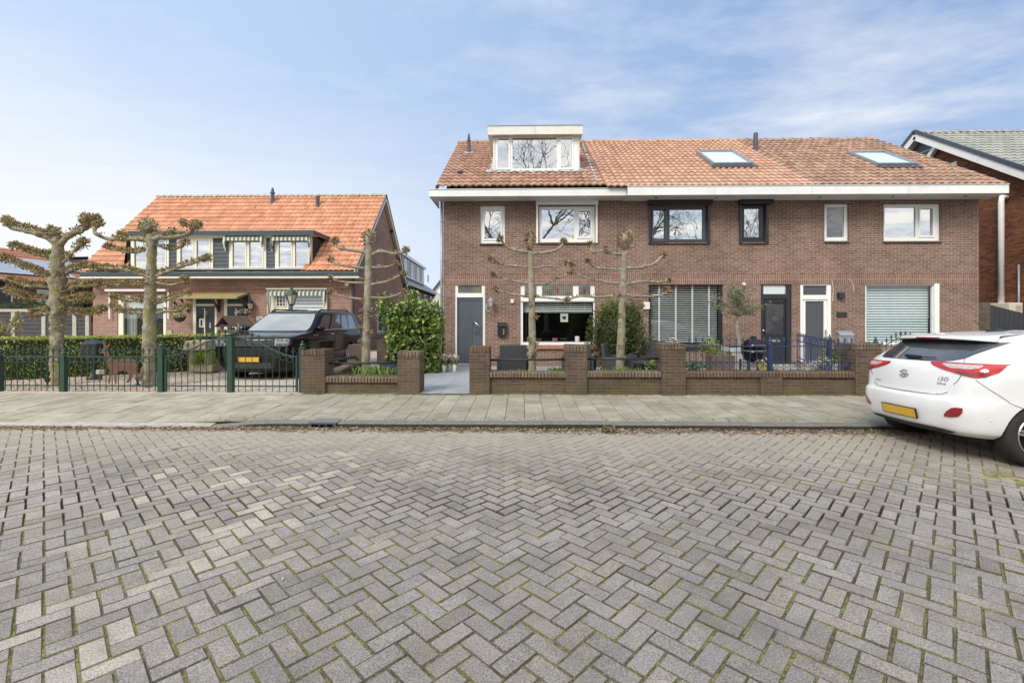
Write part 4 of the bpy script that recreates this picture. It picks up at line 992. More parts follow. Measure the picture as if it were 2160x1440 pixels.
mb = MB(); mb.quad((lx0,LRY,LRZ-.02),(lx1,LRY,LRZ-.02),(lx1,2*LRY-LEY,LEZ),(lx0,2*LRY-LEY,LEZ), col=(.4,0,0)); mb.build('rear_roof', M['tile_left'], LH, fixn=False)
ridge('ridge', M['stone_tan'], lx0, lx1, LRY, LRZ+.02, LH, r=.12, seed=3)
g0, g1 = XA(168,LEY-.15), XA(757,LEY-.15); mb = MB(); mb.box(g0,g1,LEY-.17,LEY-.02,ZA(500,583,LEY-.1),ZA(500,573,LEY-.1)); mb.build('gutter', M['gutter_dark'], LH, bevel=.02)
mb = MB(); mb.box(g0,g1,LEY-.16,LEY-.01,ZA(500,586.5,LEY-.1),ZA(500,583.3,LEY-.1)); mb.box(g0,g1,LEY-.01,LY+.01,ZA(500,586.5,LEY-.1),ZA(500,585,LEY-.1)); mb.build('soffit', M['cream_paint'], LH)
# verge boards on the gable
mb = MB(); x = lx1; mb.bar((x,LEY,LEZ-.10),(x,LRY,LRZ-.10),.03,.22); mb.bar((x,LRY,LRZ-.10),(x,2*LRY-LEY,LEZ-.10),.03,.22)
mb.bar((x-.08,LRY,LRZ-.2),(x-.08,2*LRY-LEY,LEZ-.22),.16,.02); mb.build('verge_board', M['cream_paint'], LH)
mb = MB(); x = lx1+.02; mb.bar((x,LEY,LEZ+.03),(x,LRY,LRZ+.03),.05,.05); mb.bar((x,LRY,LRZ+.03),(x,2*LRY-LEY,LEZ+.03),.05,.05); mb.build('verge_trim', M['anthracite'], LH)
for k in (.3,.62,.93):
    y = LRY+(2*LRY-LEY-LRY)*k; z = LRZ+(LEZ-LRZ)*k-.3; mb = MB(); mb.box(LX1,lx1-.02,y-.06,y+.06,z-.07,z+.07); mb.build('purlin_end', M['black_paint'], LH)
# dormer
D = 19.9; dzb = ZA(500,567,D)
mb = MB(); ryl = lambda z: LEY+(z-LEZ)/(LRZ-LEZ)*(LRY-LEY)
ws = [(277,357),(374,450),(484,562),(581,658)]
lights = []
for a, b in ws: lights += [P4(a+8,(a+b)/2-4,508,563,D), P4((a+b)/2+4,b-7,508,563,D)]
rects = [P4(a,b,502,567,D) for a,b in ws]
dorm = thing('dormer', None, None, (0,0,0)); dorm.parent = LH; dorm.location = -worldloc(LH)
mb.add([(LD1,D,dzb),(LD1,D,ldz1),(LD1,ryl(ldz1)+.2,ldz1),(LD1,ryl(dzb),dzb-.2)], [(0,1,2,3)]); mb.add([(LD0,D,dzb),(LD0,D,ldz1),(LD0,ryl(ldz1)+.2,ldz1),(LD0,ryl(dzb),dzb-.2)], [(0,1,2,3)])
for i in range(7):
    z = dzb+(ldz1-dzb)*i/7; mb.prism([(D,z),(D-.018,z+.01),(D,z+(ldz1-dzb)/7)], LD0, LD1, 'x') if 0 else None
cheek = mb.build('dormer_cheek', M['green_slate'], dorm, local=False)
mb = MB()
for (xa, xb) in ((357,374),(450,484),(562,581)):
    q = P4(xa,xb,502,567,D); n = 8
    for i in range(n): z = q[2]+(q[3]-q[2])*i/n; mb.prism([(D+.03,z),(D-.005,z+.004),(D+.02,z+(q[3]-q[2])/n+.004),(D+.04,z+(q[3]-q[2])/n)], q[0], q[1], 'x')
mb.build('slate_cladding', M['dormer_slate'], dorm)
k = 0
for i, ((a, b), rct) in enumerate(zip(ws, rects)):
    f = window(dorm, rct, D-.05, lights[2*i:2*i+2], 'cream_paint', 'glass_up', rec=.02, sash=(0,1), sasht=.045, back='room_dark', backdepth=.9, bm=-.01)
    for j in (0,1):
        l = lights[2*i+j]; mb = MB(); mb.box(l[0]-.02,l[1]+.02,D+.12,D+.13,l[3]-.42,l[3]+.04); mb.build('roller_blind', M['curtain'], f)
        if (i+j) % 2: 
            mb = MB(); V = []
            for q in range(17): x = l[0]+(l[1]-l[0])*.45*q/16; y = D+.2+.02*math.sin(q*1.6); V += [(x,y,l[2]-.05),(x,y,l[3])]
            mb.add(V, [(2*q,2*q+2,2*q+3,2*q+1) for q in range(16)]); mb.build('curtain', M['curtain_grey'], f, fixn=False)
mb = MB(); c0, c1 = XA(266,D-.25), XA(661,D-.25); za, zb = ZA(500,487,D-.25), ZA(500,496,D-.25)
mb.box(c0,c1,D-.27,D-.24,zb,za); V = [(c1,D-.25,zb),(c1,D-.25,za),(c1+.06,ryl(za)+.1,za),(c1+.06,ryl(za)+.1,zb)]; mb.add(V, [(0,1,2,3)]); mb.build('dormer_fascia', M['gutter_dark'], dorm)
mb = MB(); mb.box(c0-.02,c1+.03,D-.29,ryl(za)+.2,za,za+.02); mb.build('dormer_roof', M['lead'], dorm)
mb = MB(); mb.box(c0,c1-.01,D-.24,D+.3,zb-.0,zb+.02); q = P4(268,657,497,502,D); mb.box(q[0],q[1],D-.03,D+.03,q[2],q[3]); mb.build('dormer_soffit', M['cream_paint'], dorm)
mb = MB(); mb.box(LD0-.02,LD1+.02,LEY+.05,D+.05,dzb-.06,dzb-.01); mb.build('dormer_sill', M['lead'], dorm)
mb = MB(); n_ = Vector((0,-(LRZ-LEZ),LRY-LEY)).normalized()
for sx in (LD1+.07, LD0-.07):
    mb = MB(); p0 = Vector((sx,LEY+.1,LEZ+.12)); p1 = Vector((sx,ryl(ldz1)+.1,ldz1+.14)); mb.bar(p0,p1,.15,.02,up=tuple(n_)); mb.build('lead_flashing', M['lead'], dorm)
# striped awnings
m, nt, b = new_mat('stripe'); t = NT(nt); p = pos(t); sx = t.n('ShaderNodeSeparateXYZ', None, Vector=p).outputs[0]
fr_ = t.math('FRACT', t.math('MULTIPLY', sx, 5.5)); c = t.mix(t.math('GREATER_THAN', fr_, .5), (.55,.56,.50,1), (.09,.16,.125,1)); t.set(b.inputs['Base Color'], c); b.inputs['Roughness'].default_value = .85; M['stripe'] = m
def awning(par, q, Y, drop_, proj, sidebox=True, mat='stripe', frame='cream_paint'):
    x0,x1,z0,z1 = q; mb = MB(); mb.prism([(Y-.02,z1),(Y-proj,z1-.12),(Y-proj,z1-.12-drop_),(Y-proj+.005,z1-.12-drop_),(Y-proj+.006,z1-.125),(Y-.02,z1-.01)], x0, x1, 'x')
    a = mb.build('awning', M[mat], par); mb = MB(); mb.box(x0-.08,x1+.08,Y-.14,Y-.0,z1,z1+.07)
    for x in (x0-.06,x1+.04): mb.box(x,x+.03,Y-.05,Y-.02,z0,z1)
    mb.build('awning_frame', M[frame], a); return a
def gathers(par, x, Y, z0, z1):
    mb = MB(); mb.tube([(x,Y-.1,z1),(x+.02,Y-.14,(z0+z1)/2),(x,Y-.1,z0)], [.05,.07,.03], 8, jit=.3); mb.build('gathered_awning_cloth', M['stripe'], par)
for (a, b) in ((479,556),(577,655)):
    q = P4(a,b,505,498,D); aw = awning(dorm, (q[0],q[1],ZA(a,530,D),ZA(a,497,D)), D, .14, .22)
    gathers(dorm, q[0]-.0, D-.05, ZA(a,527,D), ZA(a,500,D)); gathers(dorm, q[1]+.0, D-.05, ZA(a,523,D), ZA(a,500,D))
# ground floor
f = window(LH, lh[0], LY, [lr(258,343,631,728)], 'cream_paint', 'glass', rec=.04, back='room_dark', backdepth=1.5)
q = lr(258,343,631,650); mb = MB(); mb.box(q[0],q[1],LY+.22,LY+.23,q[2],q[3]); mb.build('roller_blind', M['curtain'], f)
mb = MB(); V = []; q = lr(258,278,631,728)
for k in range(13): V += [(q[0]+(q[1]-q[0])*k/12, LY+.25+.03*math.sin(k*1.7), q[2]), (q[0]+(q[1]-q[0])*k/12, LY+.25+.03*math.sin(k*1.7), q[3])]
mb.add(V, [(2*k,2*k+2,2*k+3,2*k+1) for k in range(12)]); mb.build('curtain', M['curtain_grey'], f, fixn=False)
mb = MB()
for (px,py,r) in ((285,690,.35),(300,700,.3),(330,695,.35)): leaves(mb, W(px,py,LY+.6), (r,.2,r*1.1), 160, .14, [(.05,.13,.03),(.09,.18,.05)])
mb.build('indoor_plant', M['leaf'], label='green houseplants standing behind the large left ground floor window', cat='plant', fixn=False)
q = lr(229,356,610,615); mb = MB(); mb.box(q[0],q[1],LY-.2,LY-.002,q[2],q[3]); aw = mb.build('awning_cassette', M['white_paint'], LH, bevel=.01)
for px in (231,355): mb = MB(); a = W(px,672,LY-.1); b_ = W(px,616,LY-.1); mb.bar(a,b_,.05,.04); mb.build('awning_arm', M['white_paint'], aw)
for hq, px0, px1, nm in ((lh[1],405,457,0),(lh[2],471,522,1)):
    lt = lr(px0+7,px1-5,628,641); dp = lr(px0+7,px1-5,645,785); mb = MB(); frame_with_holes(mb, hq, [lt,dp], LY+.03, LY+.1); df = mb.build('door_frame', M['cream_paint'], LH, bevel=.004)
    mb = MB(); mb.box(lt[0],lt[1],LY+.06,LY+.07,lt[2],lt[3]); mb.build('transom_pane', M['door_dark'], df)
    mb = MB(); mb.box(dp[0]+.005,dp[1]-.005,LY+.06,LY+.1,dp[2],dp[3]); dd = mb.build('door', M['door_dark'], df)
    a = P4(px0+24,px0+26,650,780,LY); mb = MB(); mb.box(a[0],a[1],LY+.045,LY+.06,a[2],a[3]); mb.build('door_strip', M['cream_paint'], dd)
    a = P4(px0+14,px0+23,672,690,LY); mb = MB(); frame_box(mb,a[0],a[1],a[2],a[3],LY+.042,LY+.06,.045); mb.build('hatch', M['cream_paint'], dd)
    a = P4(px0+27.5,px0+31,657,663,LY); b2 = P4(px0+35,px0+38,680,692,LY); mb = MB(); mb.box(a[0],a[1],LY+.03,LY+.05,a[2],a[2]+.03); mb.box(a[0],a[1],LY+.03,LY+.05,a[3]-.03,a[3]); mb.box(b2[0],b2[1],LY+.05,LY+.059,b2[2],b2[3]); mb.build('door_fitting', M['steel'], dd)
q = lr(383,530,617,632); mb = MB()
mb.prism([(LY-.02,q[3]),(LY-.85,q[2]+.10),(LY-.87,q[2]),(LY-.83,q[2]),(LY-.02,q[3]-.1)], q[0]+.25, q[1]-.1, 'x'); cn = mb.build('door_canopy', M['moss_thatch'], LH, bevel=.02)
for px in (397,462,521):
    mb = MB(); x = XA(px,LY); z1 = q[3]-.15; z0 = ZA(px,658,LY); mb.bar((x,LY-.04,z1),(x,LY-.04,z0),.08); mb.bar((x,LY-.04,z1-.03),(x,LY-.75,q[2]+.02),.08); mb.bar((x,LY-.06,z0+.1),(x,LY-.5,q[2]+.1),.07); mb.build('canopy_bracket', M['black_paint'], cn)
f = window(LH, lh[3], LY, [lr(572,580+1,655,698), lr(583,601,625,645), lr(607,683,625,698)], 'cream_paint', 'glass', rec=.04, back='room_dark', backdepth=.8)
q = lr(607,683,622,698); slats(f, q[0], q[1], q[2], q[3], LY+.2, 'blind_white', pitch=.15, w=.13, tilt=1.1)
q = lr(582,603,623,647); mb = MB(); frame_box(mb,q[0],q[1],q[2],q[3],LY+.0,LY+.035,.035)
for k in (1,2): z = q[2]+(q[3]-q[2])*k/3; mb.box(q[0]+.035,q[1]-.035,LY+.012,LY+.02,z-.01,z+.01); x = q[0]+(q[1]-q[0])*k/3; mb.box(x-.01,x+.01,LY+.011,LY+.019,q[2]+.035,q[3]-.035)
mb.build('top_light', M['cream_paint'], f)
q = lr(568,688,611,700); awning(f, (q[0],q[1],q[2]+.3,q[3]), LY, .16, .2); gathers(LH, q[0]+.08, LY-.05, ZA(570,660,LY), ZA(570,615,LY)); gathers(LH, q[1]-.02, LY-.05, ZA(570,650,LY), ZA(570,615,LY))
def lflue(px, pyb, pyt, r, tip):
    p_ = ONP(px,pyb,(0,LEY,LEZ),n_); zt = ZA(px,pyt,p_[1]); h = zt-p_[2]; mb = MB()
    mb.lathe([(r*1.6,-.1),(r*1.3,.1),(r,.14),(r,h*.6),(r*1.5,h*.62),(r*1.3,h*.72),(r*.8,h*.74),(r*.8,h*.9),(r*.3,h)] if tip else [(r*1.3,-.1),(r,.1),(r,h*.6),(r*1.15,h*.62),(r*1.15,h)], tuple(p_), 12); o = mb.build('flue', M['anthracite'], LH); return o
lflue(575,428,396,.085,True); lflue(670,436,414,.09,False)
p_ = ONP(535,441,(0,LEY,LEZ),n_); mb = MB(); mb.lathe([(.1,-.02),(.09,.12),(.05,.16)], tuple(p_), 10); mb.build('roof_vent', M['tile_left'], LH)
mb = MB(); mb.tube([W(746,583,LY-.12),W(746,594,LY-.1),W(744,600,LY-.06),W(744,790,LY-.06)], .05, 10); mb.build('downpipe', M['anthracite'], LH)
mb = MB(); a = W(733,600,LY-.15); mb.lathe([(.02,-.1),(.06,-.09),(.075,-.04),(.075,.03),(.02,.08)], a, 12, axis='x'); mb.tube([a,(a[0],LY,a[2]+.05)], .02, 6); mb.build('security_camera', M['white_paint'], label='round white security camera under the eave of the orange-roofed house', cat='camera')
# gable window + sill
def gw(pxa, pxb, pya, pyb, X=LX1):
    # rectangle on the gable plane X = const seen at an angle
    ys = [XA_inv(px, X) for px in (pxa, pxb)]
    return ys
def XA_inv(px, X):
    u = (px-1080)/960; r = (u*CS-SN)/(u*SN+CS); return X/r
ya, yb = XA_inv(795,LX1), XA_inv(806,LX1); za, zb = ZA(800,700,(ya+yb)/2), ZA(800,640,(ya+yb)/2)
mb = MB(); mb.box(LX1+.002,LX1+.05,ya,yb,za,zb); f = mb.build('side_window', M['cream_paint'], LH)
mb = MB(); mb.box(LX1+.05,LX1+.056,ya+.1,yb-.1,za+.08,zb-.08); mb.build('pane', M['screen_grey'], f)
mb = MB(); mb.box(LX1,LX1+.12,ya-.1,yb+.1,za-.1,za-.03); mb.build('sill', M['concrete'], f)
# wall lanterns, hanging baskets, number plate, meter box
lantern(533, 628, 664, LY, -1, None, 'black lantern on the brick wall right of the double green doors', 'iron_black')
lantern(374, 632, 660, LY, 1, None, 'black lantern on the brick wall left of the double green doors', 'iron_black')
def basket(px, py, Y, cols, label):
    x, y, z = W(px,py,Y); t = thing('hanging_basket', label, 'flower basket', (x,y,z)); mb = MB(); mb.lathe([(.03,-.22),(.16,-.16),(.23,-.04),(.24,0)], (x,y,z), 14); mb.build('basket', M['iron_black'], t)
    mb = MB()
    for k in range(3): a = 2*math.pi*k/3; mb.tube([(x+.22*math.cos(a),y+.22*math.sin(a),z),(x,y,z+.5)], .006, 4)
    mb.tube([(x,y,z+.48),(x,y,z+.6)], .008, 5); mb.build('chain', M['iron_black'], t)
    mb = MB(); leaves(mb, (x,y,z+.02), (.28,.25,.13), 130, .07, [(.07,.15,.03),(.14,.2,.06)]); leaves(mb, (x,y,z+.06), (.31,.27,.13), 90, .085, cols, shell=.9); mb.build('flowers', M['leaf'], t, fixn=False)
basket(512, 661, LY-.6, [(.75,.5,.04),(.7,.62,.5),(.25,.2,.4)], 'hanging flower basket with yellow and lilac flowers right of the green doors')
basket(379, 669, LY-.5, [(.72,.7,.55),(.7,.6,.2),(.2,.3,.1)], 'hanging flower basket with cream flowers left of the green doors')
q = lr(545,550,669,675); mb = MB(); mb.box(q[0]-.08,q[1]+.08,LY-.015,LY-.001,q[2]-.03,q[3]+.03); o = mb.build('number_plate', M['cream_paint'], label='small cream house number plate on the brick wall behind the black car', cat='plate')
def text(s, size, loc, rot, mat, parent, ext=.002, name='lettering', sx=1):
    cu = bpy.data.curves.new(name, 'FONT'); cu.body = s; cu.size = size; cu.extrude = ext; cu.align_x = 'CENTER'; cu.align_y = 'CENTER'
    o = bpy.data.objects.new(name, cu); dg = None; C.objects.link(o); bpy.context.view_layer.update()
    me = bpy.data.meshes.new_from_object(o.evaluated_get(bpy.context.evaluated_depsgraph_get())); bpy.data.objects.remove(o); me.materials.clear(); me.materials.append(M[mat])
    o = bpy.data.objects.new(name, me); C.objects.link(o); o.parent = parent; o.location = Vector(loc)-worldloc(parent) if parent else loc; o.rotation_euler = rot; o.scale = (sx,1,1); return o
text('24', .15, ((q[0]+q[1])/2, LY-.018, (q[2]+q[3])/2), (math.pi/2,0,0), 'black_paint', o, name='house_number')
q = lr(355,364,697,705); mb = MB(); mb.box(q[0],q[1],LY-.06,LY-.001,q[2],q[3]); mb.build('meter_box', M['concrete'], label='small beige box low on the brick wall of the orange-roofed house', cat='box')

# ------------------------------------------------------------------ right-hand brick house with grey roof
RX = 17.0
ap = (XA_inv(1929,RX), ZA(1929,281,XA_inv(1929,RX))); ev = (XA_inv(2160,RX), ZA(2160,360,XA_inv(2160,RX)))
sl_ = (ap[1]-ev[1])/(ap[0]-ev[0]); fy = 13.0; fz = ap[1]-sl_*(ap[0]-fy)
bp = (XA_inv(1904,RX), 0); bz = ap[1]-sl_*(bp[0]-ap[0])*1.0
RH = thing('detached_house', 'dark orange-brown brick house with grey tiled roof and white verge boards at the right edge', 'house', (RX+4, 16, .1))
by = 2*ap[0]-fy; mb = MB()
mb.add([(RX+.35,fy+.3,0),(RX+.35,by-.3,0),(RX+.35,by-.3,fz),(RX+.35,ap[0],ap[1]-.15),(RX+.35,fy+.3,fz+.1)], [(0,1,2,3,4)])
mb.quad((RX+.35,fy+.3,0),(RX+12,fy+.3,0),(RX+12,fy+.3,fz),(RX+.35,fy+.3,fz)); mb.build('wall', M['brick_right'], RH, fixn=False)
tiles('roof', M['tile_grey'], RX, RX+12, fy, fz, ap[0], ap[1], RH, tw=.3, ex=.36, amp=.035, seed=4)
mb = MB(); mb.quad((RX,ap[0],ap[1]),(RX+12,ap[0],ap[1]),(RX+12,by,fz),(RX,by,fz), col=(.4,0,0)); mb.build('rear_roof', M['tile_grey'], RH, fixn=False)
ridge('ridge', M['tile_grey'], RX, RX+12, ap[0], ap[1]+.03, RH, r=.13)
mb = MB(); mb.bar((RX,fy,fz-.13),(RX,ap[0],ap[1]-.13),.03,.30); mb.bar((RX,ap[0],ap[1]-.13),(RX,by,fz-.13),.03,.30)
mb.build('verge_board', M['white_paint'], RH)
mb = MB(); mb.bar((RX+.18,fy,fz-.27),(RX+.18,ap[0],ap[1]-.27),.33,.02); mb.bar((RX+.18,ap[0],ap[1]-.27),(RX+.18,by,fz-.27),.33,.02); mb.build('verge_soffit', M['wood_white'], RH)
mb = MB(); mb.bar((RX-.0,fy,fz+.08),(RX,ap[0],ap[1]+.08),.09,.14); mb.bar((RX,ap[0],ap[1]+.08),(RX,by,fz+.08),.09,.14); mb.build('verge_tile', M['anthracite'], RH)
# slate-clad upper triangle and its white trim
y1_ = XA_inv(1972,RX); y2_ = XA_inv(1950,RX)
zA_ = lambda y: ap[1]-sl_*abs(ap[0]-y)
yS = XA_inv(1975,RX+.2); zS = zA_(yS)-.3; slope = sl_*1.35
mb = MB(); tri = [(yS,zS),(ap[0],ap[1]-.3),(by,zA_(by)-.3),(by,zS-(by-yS)*slope)]
mb.prism(tri, RX+.28, RX+.34, 'x'); mb.build('slate_cladding', M['anthracite'], RH)
mb = MB()
for k in range(9):
    ya_ = yS+.3+k*.42; mb.box(RX+.272,RX+.282,yS+.4,by,zS-.45*k-.0,zS-.45*k+.02)
mb.bar((RX+.22,yS,zS),(RX+.22,yS+3.2,zS-3.2*slope),.16,.16); mb.build('cladding_trim', M['white_paint'], RH)
ya, yb = XA_inv(1993,RX+.35), XA_inv(2020,RX+.35); zt = ZA(2018,340,yb)
mb = MB(); mb.box(RX+.30,RX+.345,yb,ya,zt-1.2,zt); f = mb.build('gable_window', M['white_paint'], RH); mb = MB(); mb.box(RX+.29,RX+.30,yb+.1,ya-.1,zt-1.1,zt-.1); mb.build('pane', M['blind_blue'], f)
yy = XA_inv(2112,RX+.1); mb = MB(); mb.tube([(RX+.3,yy,ZA(2112,414,yy)-.05),(RX+.12,yy,ZA(2112,415,yy)),(RX+.1,yy,ZA(2112,421,yy)-.1),(RX+.1,yy,ZA(2112,645,yy))], .085, 14); mb.build('duct_pipe', M['white_paint'], RH, smooth=True)
yy = XA_inv(2144,RX+.2); mb = MB(); mb.tube([(RX+.28,yy,.5),(RX+.28,yy,ZA(2144,558,yy))], .03, 8); mb.build('conduit', M['metal_grey'], RH, smooth=True)
yy = XA_inv(2107,RX+.0); t1 = thing('air_conditioner', 'grey outdoor air-conditioning unit on the dark brick wall behind the black fence', 'air conditioner', (RX-.1,yy,1.4))
z_ = ZA(2107,652,yy); mb = MB(); mb.box(RX-.15,RX+.3,yy-.5,yy+.4,z_-.5,z_+.22); mb.build('casing', M['cream_paint'], t1, bevel=.02); mb = MB(); mb.lathe([(.2,0),(.2,-.02)], (RX-.151,yy,z_-.1), 20, axis='x')
for k in range(4): mb.box(RX+.05,RX+.25,yy-.506,yy-.5,z_-.1+k*.06,z_-.08+k*.06)
mb.build('fan_grille', M['metal_grey'], t1)
# black board fence between the houses
t1 = thing('board_fence', 'black vertical board fence with sloping top between the two brick houses', 'fence', (XA(2120,14.2),14.2,.1))
mb = MB(); n = 12; xa, xb = XA(2078,14.2), XA(2200,14.2)
for i in range(n):
    x0_ = xa+(xb-xa)*i/n; x1_ = xa+(xb-xa)*(i+1)/n; zt0 = ZA(2078,640+i*2.6,14.2); mb.add([(x0_+.004,14.2,.1),(x1_-.004,14.2,.1),(x1_-.004,14.2,zt0-.035),(x0_+.004,14.2,zt0),(x0_+.004,14.25,.1),(x1_-.004,14.25,.1),(x1_-.004,14.25,zt0-.035),(x0_+.004,14.25,zt0)], [(0,1,2,3),(7,6,5,4),(3,2,6,7),(0,3,7,4),(1,5,6,2)])
mb.build('boards', M['black_paint'], t1)
mb = MB(); mb.box(XHR+.02,xa-.0,14.05,14.35,.1,ZA(2070,638,14.2)); mb.build('brick_pier', M['brick_garden'], t1)
# ------------------------------------------------------------------ garden walls, fences, furniture, plants
def pillar(px0, px1, py0, label, y0=WY, dpt=.44, cap='brick_garden_cap_dark', z0=None):
    x0, x1 = XA(px0,y0), XA(px1,y0); zt = ZA(px0,py0,y0); zb = .0 if z0 is None else z0; ch = .115
    t = thing('brick_pillar', label, 'brick pillar', ((x0+x1)/2,y0+dpt/2,.09), 'brick pillars of the garden walls')
    mb = MB(); mb.box(x0,x1,y0,y0+dpt,zb,zt-ch); mb.build('shaft', M['brick_garden'], t, bevel=.008)
    mb = MB(); rs = np.random.RandomState(int(px0)); n = max(3, round((x1-x0)/.075)); w = (x1-x0)/n
    for i in range(n):
        k = .75+.5*rs.rand(); dz = rs.randn()*.005
        mb.box(x0+i*w+.004, x0+(i+1)*w-.004, y0-.004+rs.randn()*.002, y0+dpt+.003, zt-ch+.008, zt+dz)
    mb.box(x0+.005,x1-.005,y0+.006,y0+dpt-.005,zt-ch,zt-.01); mb.build('coping', M[cap], t, bevel=.006); return t
pillar(635,685,738,'brick pillar at the right end of the green iron gates')
pillar(838,885,742,'brick pillar on the left of the blue-grey garden path', cap='brick_garden_cap')
pillar(990,1033,731,'brick pillar on the right of the blue-grey garden path')
pillar(1193,1239,730,'brick pillar between the two low walls with black top rails', cap='brick_garden_cap')
pillar(1396,1447,725,'brick pillar at the left end of the blue iron railing', cap='brick_garden_cap')
pillar(1806,1862,725,'brick pillar at the right end of the blue railing, behind the white car', cap='brick_garden_cap')
def lowwall(px0, px1, pyt, label, cap='brick_garden_cap', pier=None):
    x0, x1 = XA(px0,WY), XA(px1,WY); zt = ZA(px0,pyt,WY); t = thing('low_wall', label, 'low wall', ((x0+x1)/2,WY+.15,.09), 'low brick walls along the pavement')
    mb = MB(); mb.box(x0,x1,WY+.06,WY+.26,0,zt-.12)
    if pier: a, b = XA(pier[0],WY), XA(pier[1],WY); mb.box(a,b,WY+.01,WY+.2,0,zt-.121)
    mb.build('wall', M['brick_garden'], t)
    mb = MB(); rs = np.random.RandomState(int(px0)); n = round((x1-x0)/.066); w = (x1-x0)/n
    for i in range(n):
        dz = rs.randn()*.004; a, b = x0+i*w+.005, x0+(i+1)*w-.005; y_ = WY+.01+rs.randn()*.003; V = [(a,y_,zt-.115),(a,y_,zt-.03),(a,y_+.025,zt+dz-.004),(a,WY+.29,zt+dz)]; V += [(b,*q[1:]) for q in V]; V += [(a,WY+.29,zt-.115),(b,WY+.29,zt-.115)]
        mb.add(V, [(0,1,2,3,8),(4,9,7,6,5),(0,4,5,1),(1,5,6,2),(2,6,7,3),(0,8,9,4),(3,7,9,8)])
    mb.box(x0,x1,WY+.028,WY+.285,zt-.119,zt-.012); mb.build('coping', M[cap], t, bevel=.005); return t
lowwall(685,838,794,'low brick wall with pale moss-stained coping left of the garden path')
lowwall(1033,1193,784,'low brick wall in front of the first dark wicker armchair')
lowwall(1239,1396,783,'low brick wall in front of the yew bush')
lowwall(1447,1806,783,'long low brick wall carrying the blue iron railing', 'brick_garden_cap_dark', pier=(1606,1652))
rg = 'black rails between the brick pillars'
def rrail(a, b, label, r=.022):
    mb = MB(); mb.tube([a,b], r, 10); mb.build('handrail', M['iron_black'], label=label, cat='rail', group=rg, smooth=True)
rrail(W(683,766,WY+.2), W(840,765,WY+.2), 'black tube rail above the clump of strap-leaved plants')
rrail(W(1031,759,WY+.2), W(1195,758,WY+.2), 'black tube rail in front of the first wicker armchair')
rrail(W(1237,757,WY+.2), W(1398,756,WY+.2), 'black tube rail in front of the yew bush')
# side wall running back between the driveway and the left front garden
sx0, sx1 = XA(655,WY)+.1, XA(752,11.6)
t1 = thing('side_wall', 'low brick wall running back beside the black car to a small brick pier', 'low wall', ((sx0+sx1)/2,10,.1))
mb = MB(); a = Vector((sx0+.1,9.24,.35)); b_ = Vector((sx1,11.6,.42)); 
mb.bar((a.x,a.y,.2),(b_.x,b_.y,.22),.2,.34); mb.build('wall', M['brick_garden'], t1)
mb = MB(); mb.bar((a.x,a.y,.41),(b_.x,b_.y,.44),.25,.09); mb.build('coping', M['brick_garden_cap'], t1, bevel=.01)
mb = MB(); mb.box(sx1-.17,sx1+.2,11.5,11.9,.1,ZA(750,727,11.5)); mb.build('pier', M['brick_garden'], t1, bevel=.008)
mb = MB(); mb.tube([(sx0+.05,9.2,ZA(690,762,9.2)),(sx1,11.6,ZA(737,752,11.6))], .03, 8); mb.build('rail', M['iron_black'], t1)
mb = MB(); xx = XA(797,14.5); mb.box(xx,xx+.35,14.4,14.8,.1,ZA(800,718,14.4)); mb.build('pier', M['brick_garden'], t1); mb = MB(); mb.tube([(sx1,11.7,1.0),(xx+.1,14.4,1.0)], .03, 8); mb.build('rail', M['iron_black'], t1)
q = P4(800,842,764,795,9.6); mb = MB(); mb.box(q[0],q[1]+.1,9.6,9.62,.1,q[3]); mb.build('blue_board', M['iron_blue'], label='dark blue board standing behind the brick pillar left of the path', cat='board')

# ---- iron fences
def finial(s=1.0):   # fleur-de-lis point on origin
    mb = MB(); mb.lathe([(.008,-.02),(.013,0),(.016,.012),(.008,.022),(.006,.03),(.014,.05),(.017,.065),(.012,.09),(.001,.13)], (0,0,0), 7)
    for sx in (-1,1): mb.tube([(0,0,.022),(sx*.020,0,.03),(sx*.034,0,.05),(sx*.028,0,.068)], [.006,.008,.007,.003], 5)
    return mb
def picket_mesh(h, mat, s=1.0):
    mb = MB(); mb.lathe([(.0075,0),(.0075,h)], (0,0,0), 6); f = finial(); 
    b = mb.n; mb.v += [(x*s,y*s,z*s+h) for x,y,z in f.v]; mb.f += [[i+b for i in q] for q in f.f]; mb.m += f.m; mb.c += f.c; mb.n += f.n
    o = mb.build('picket', M[mat], None, local=True); me = o.data; bpy.data.objects.remove(o); return me
def post(name, par, x, y, z0, z1, mat, w=.085, ball=True):
    mb = MB(); mb.box(x-w/2,x+w/2,y-w/2,y+w/2,z0,z1-.14); k = w/.085
    mb.lathe([(.05*k,0),(.055*k,.012),(.045*k,.022),(.03*k,.03),(.034*k,.045),(.044*k,.065),(.034*k,.085),(.014*k,.10),(.02*k,.115),(.002,.15)], (x,y,z1-.14), 10); return mb.build(name, M[mat], par, bevel=.004)
def ringrow(par, xs, y, zs, r, mat):
    mb = MB()
    for x, z in zip(xs, zs):
        pts = [(x+r*math.cos(a), y, z+r*math.sin(a)) for a in [math.radians(-50+280*k/14) for k in range(15)]]; mb.tube(pts, .0065, 5)
        mb.tube([(x-r*.75,y,z-r*.75),(x-r*.35,y,z-r*.95),(x-r*.2,y,z-r*.6)], .006, 5); mb.tube([(x+r*.75,y,z-r*.75),(x+r*.35,y,z-r*.95),(x+r*.2,y,z-r*.6)], .006, 5)
    return mb.build('scroll_row', M[mat], par)
FYY = WY+.06
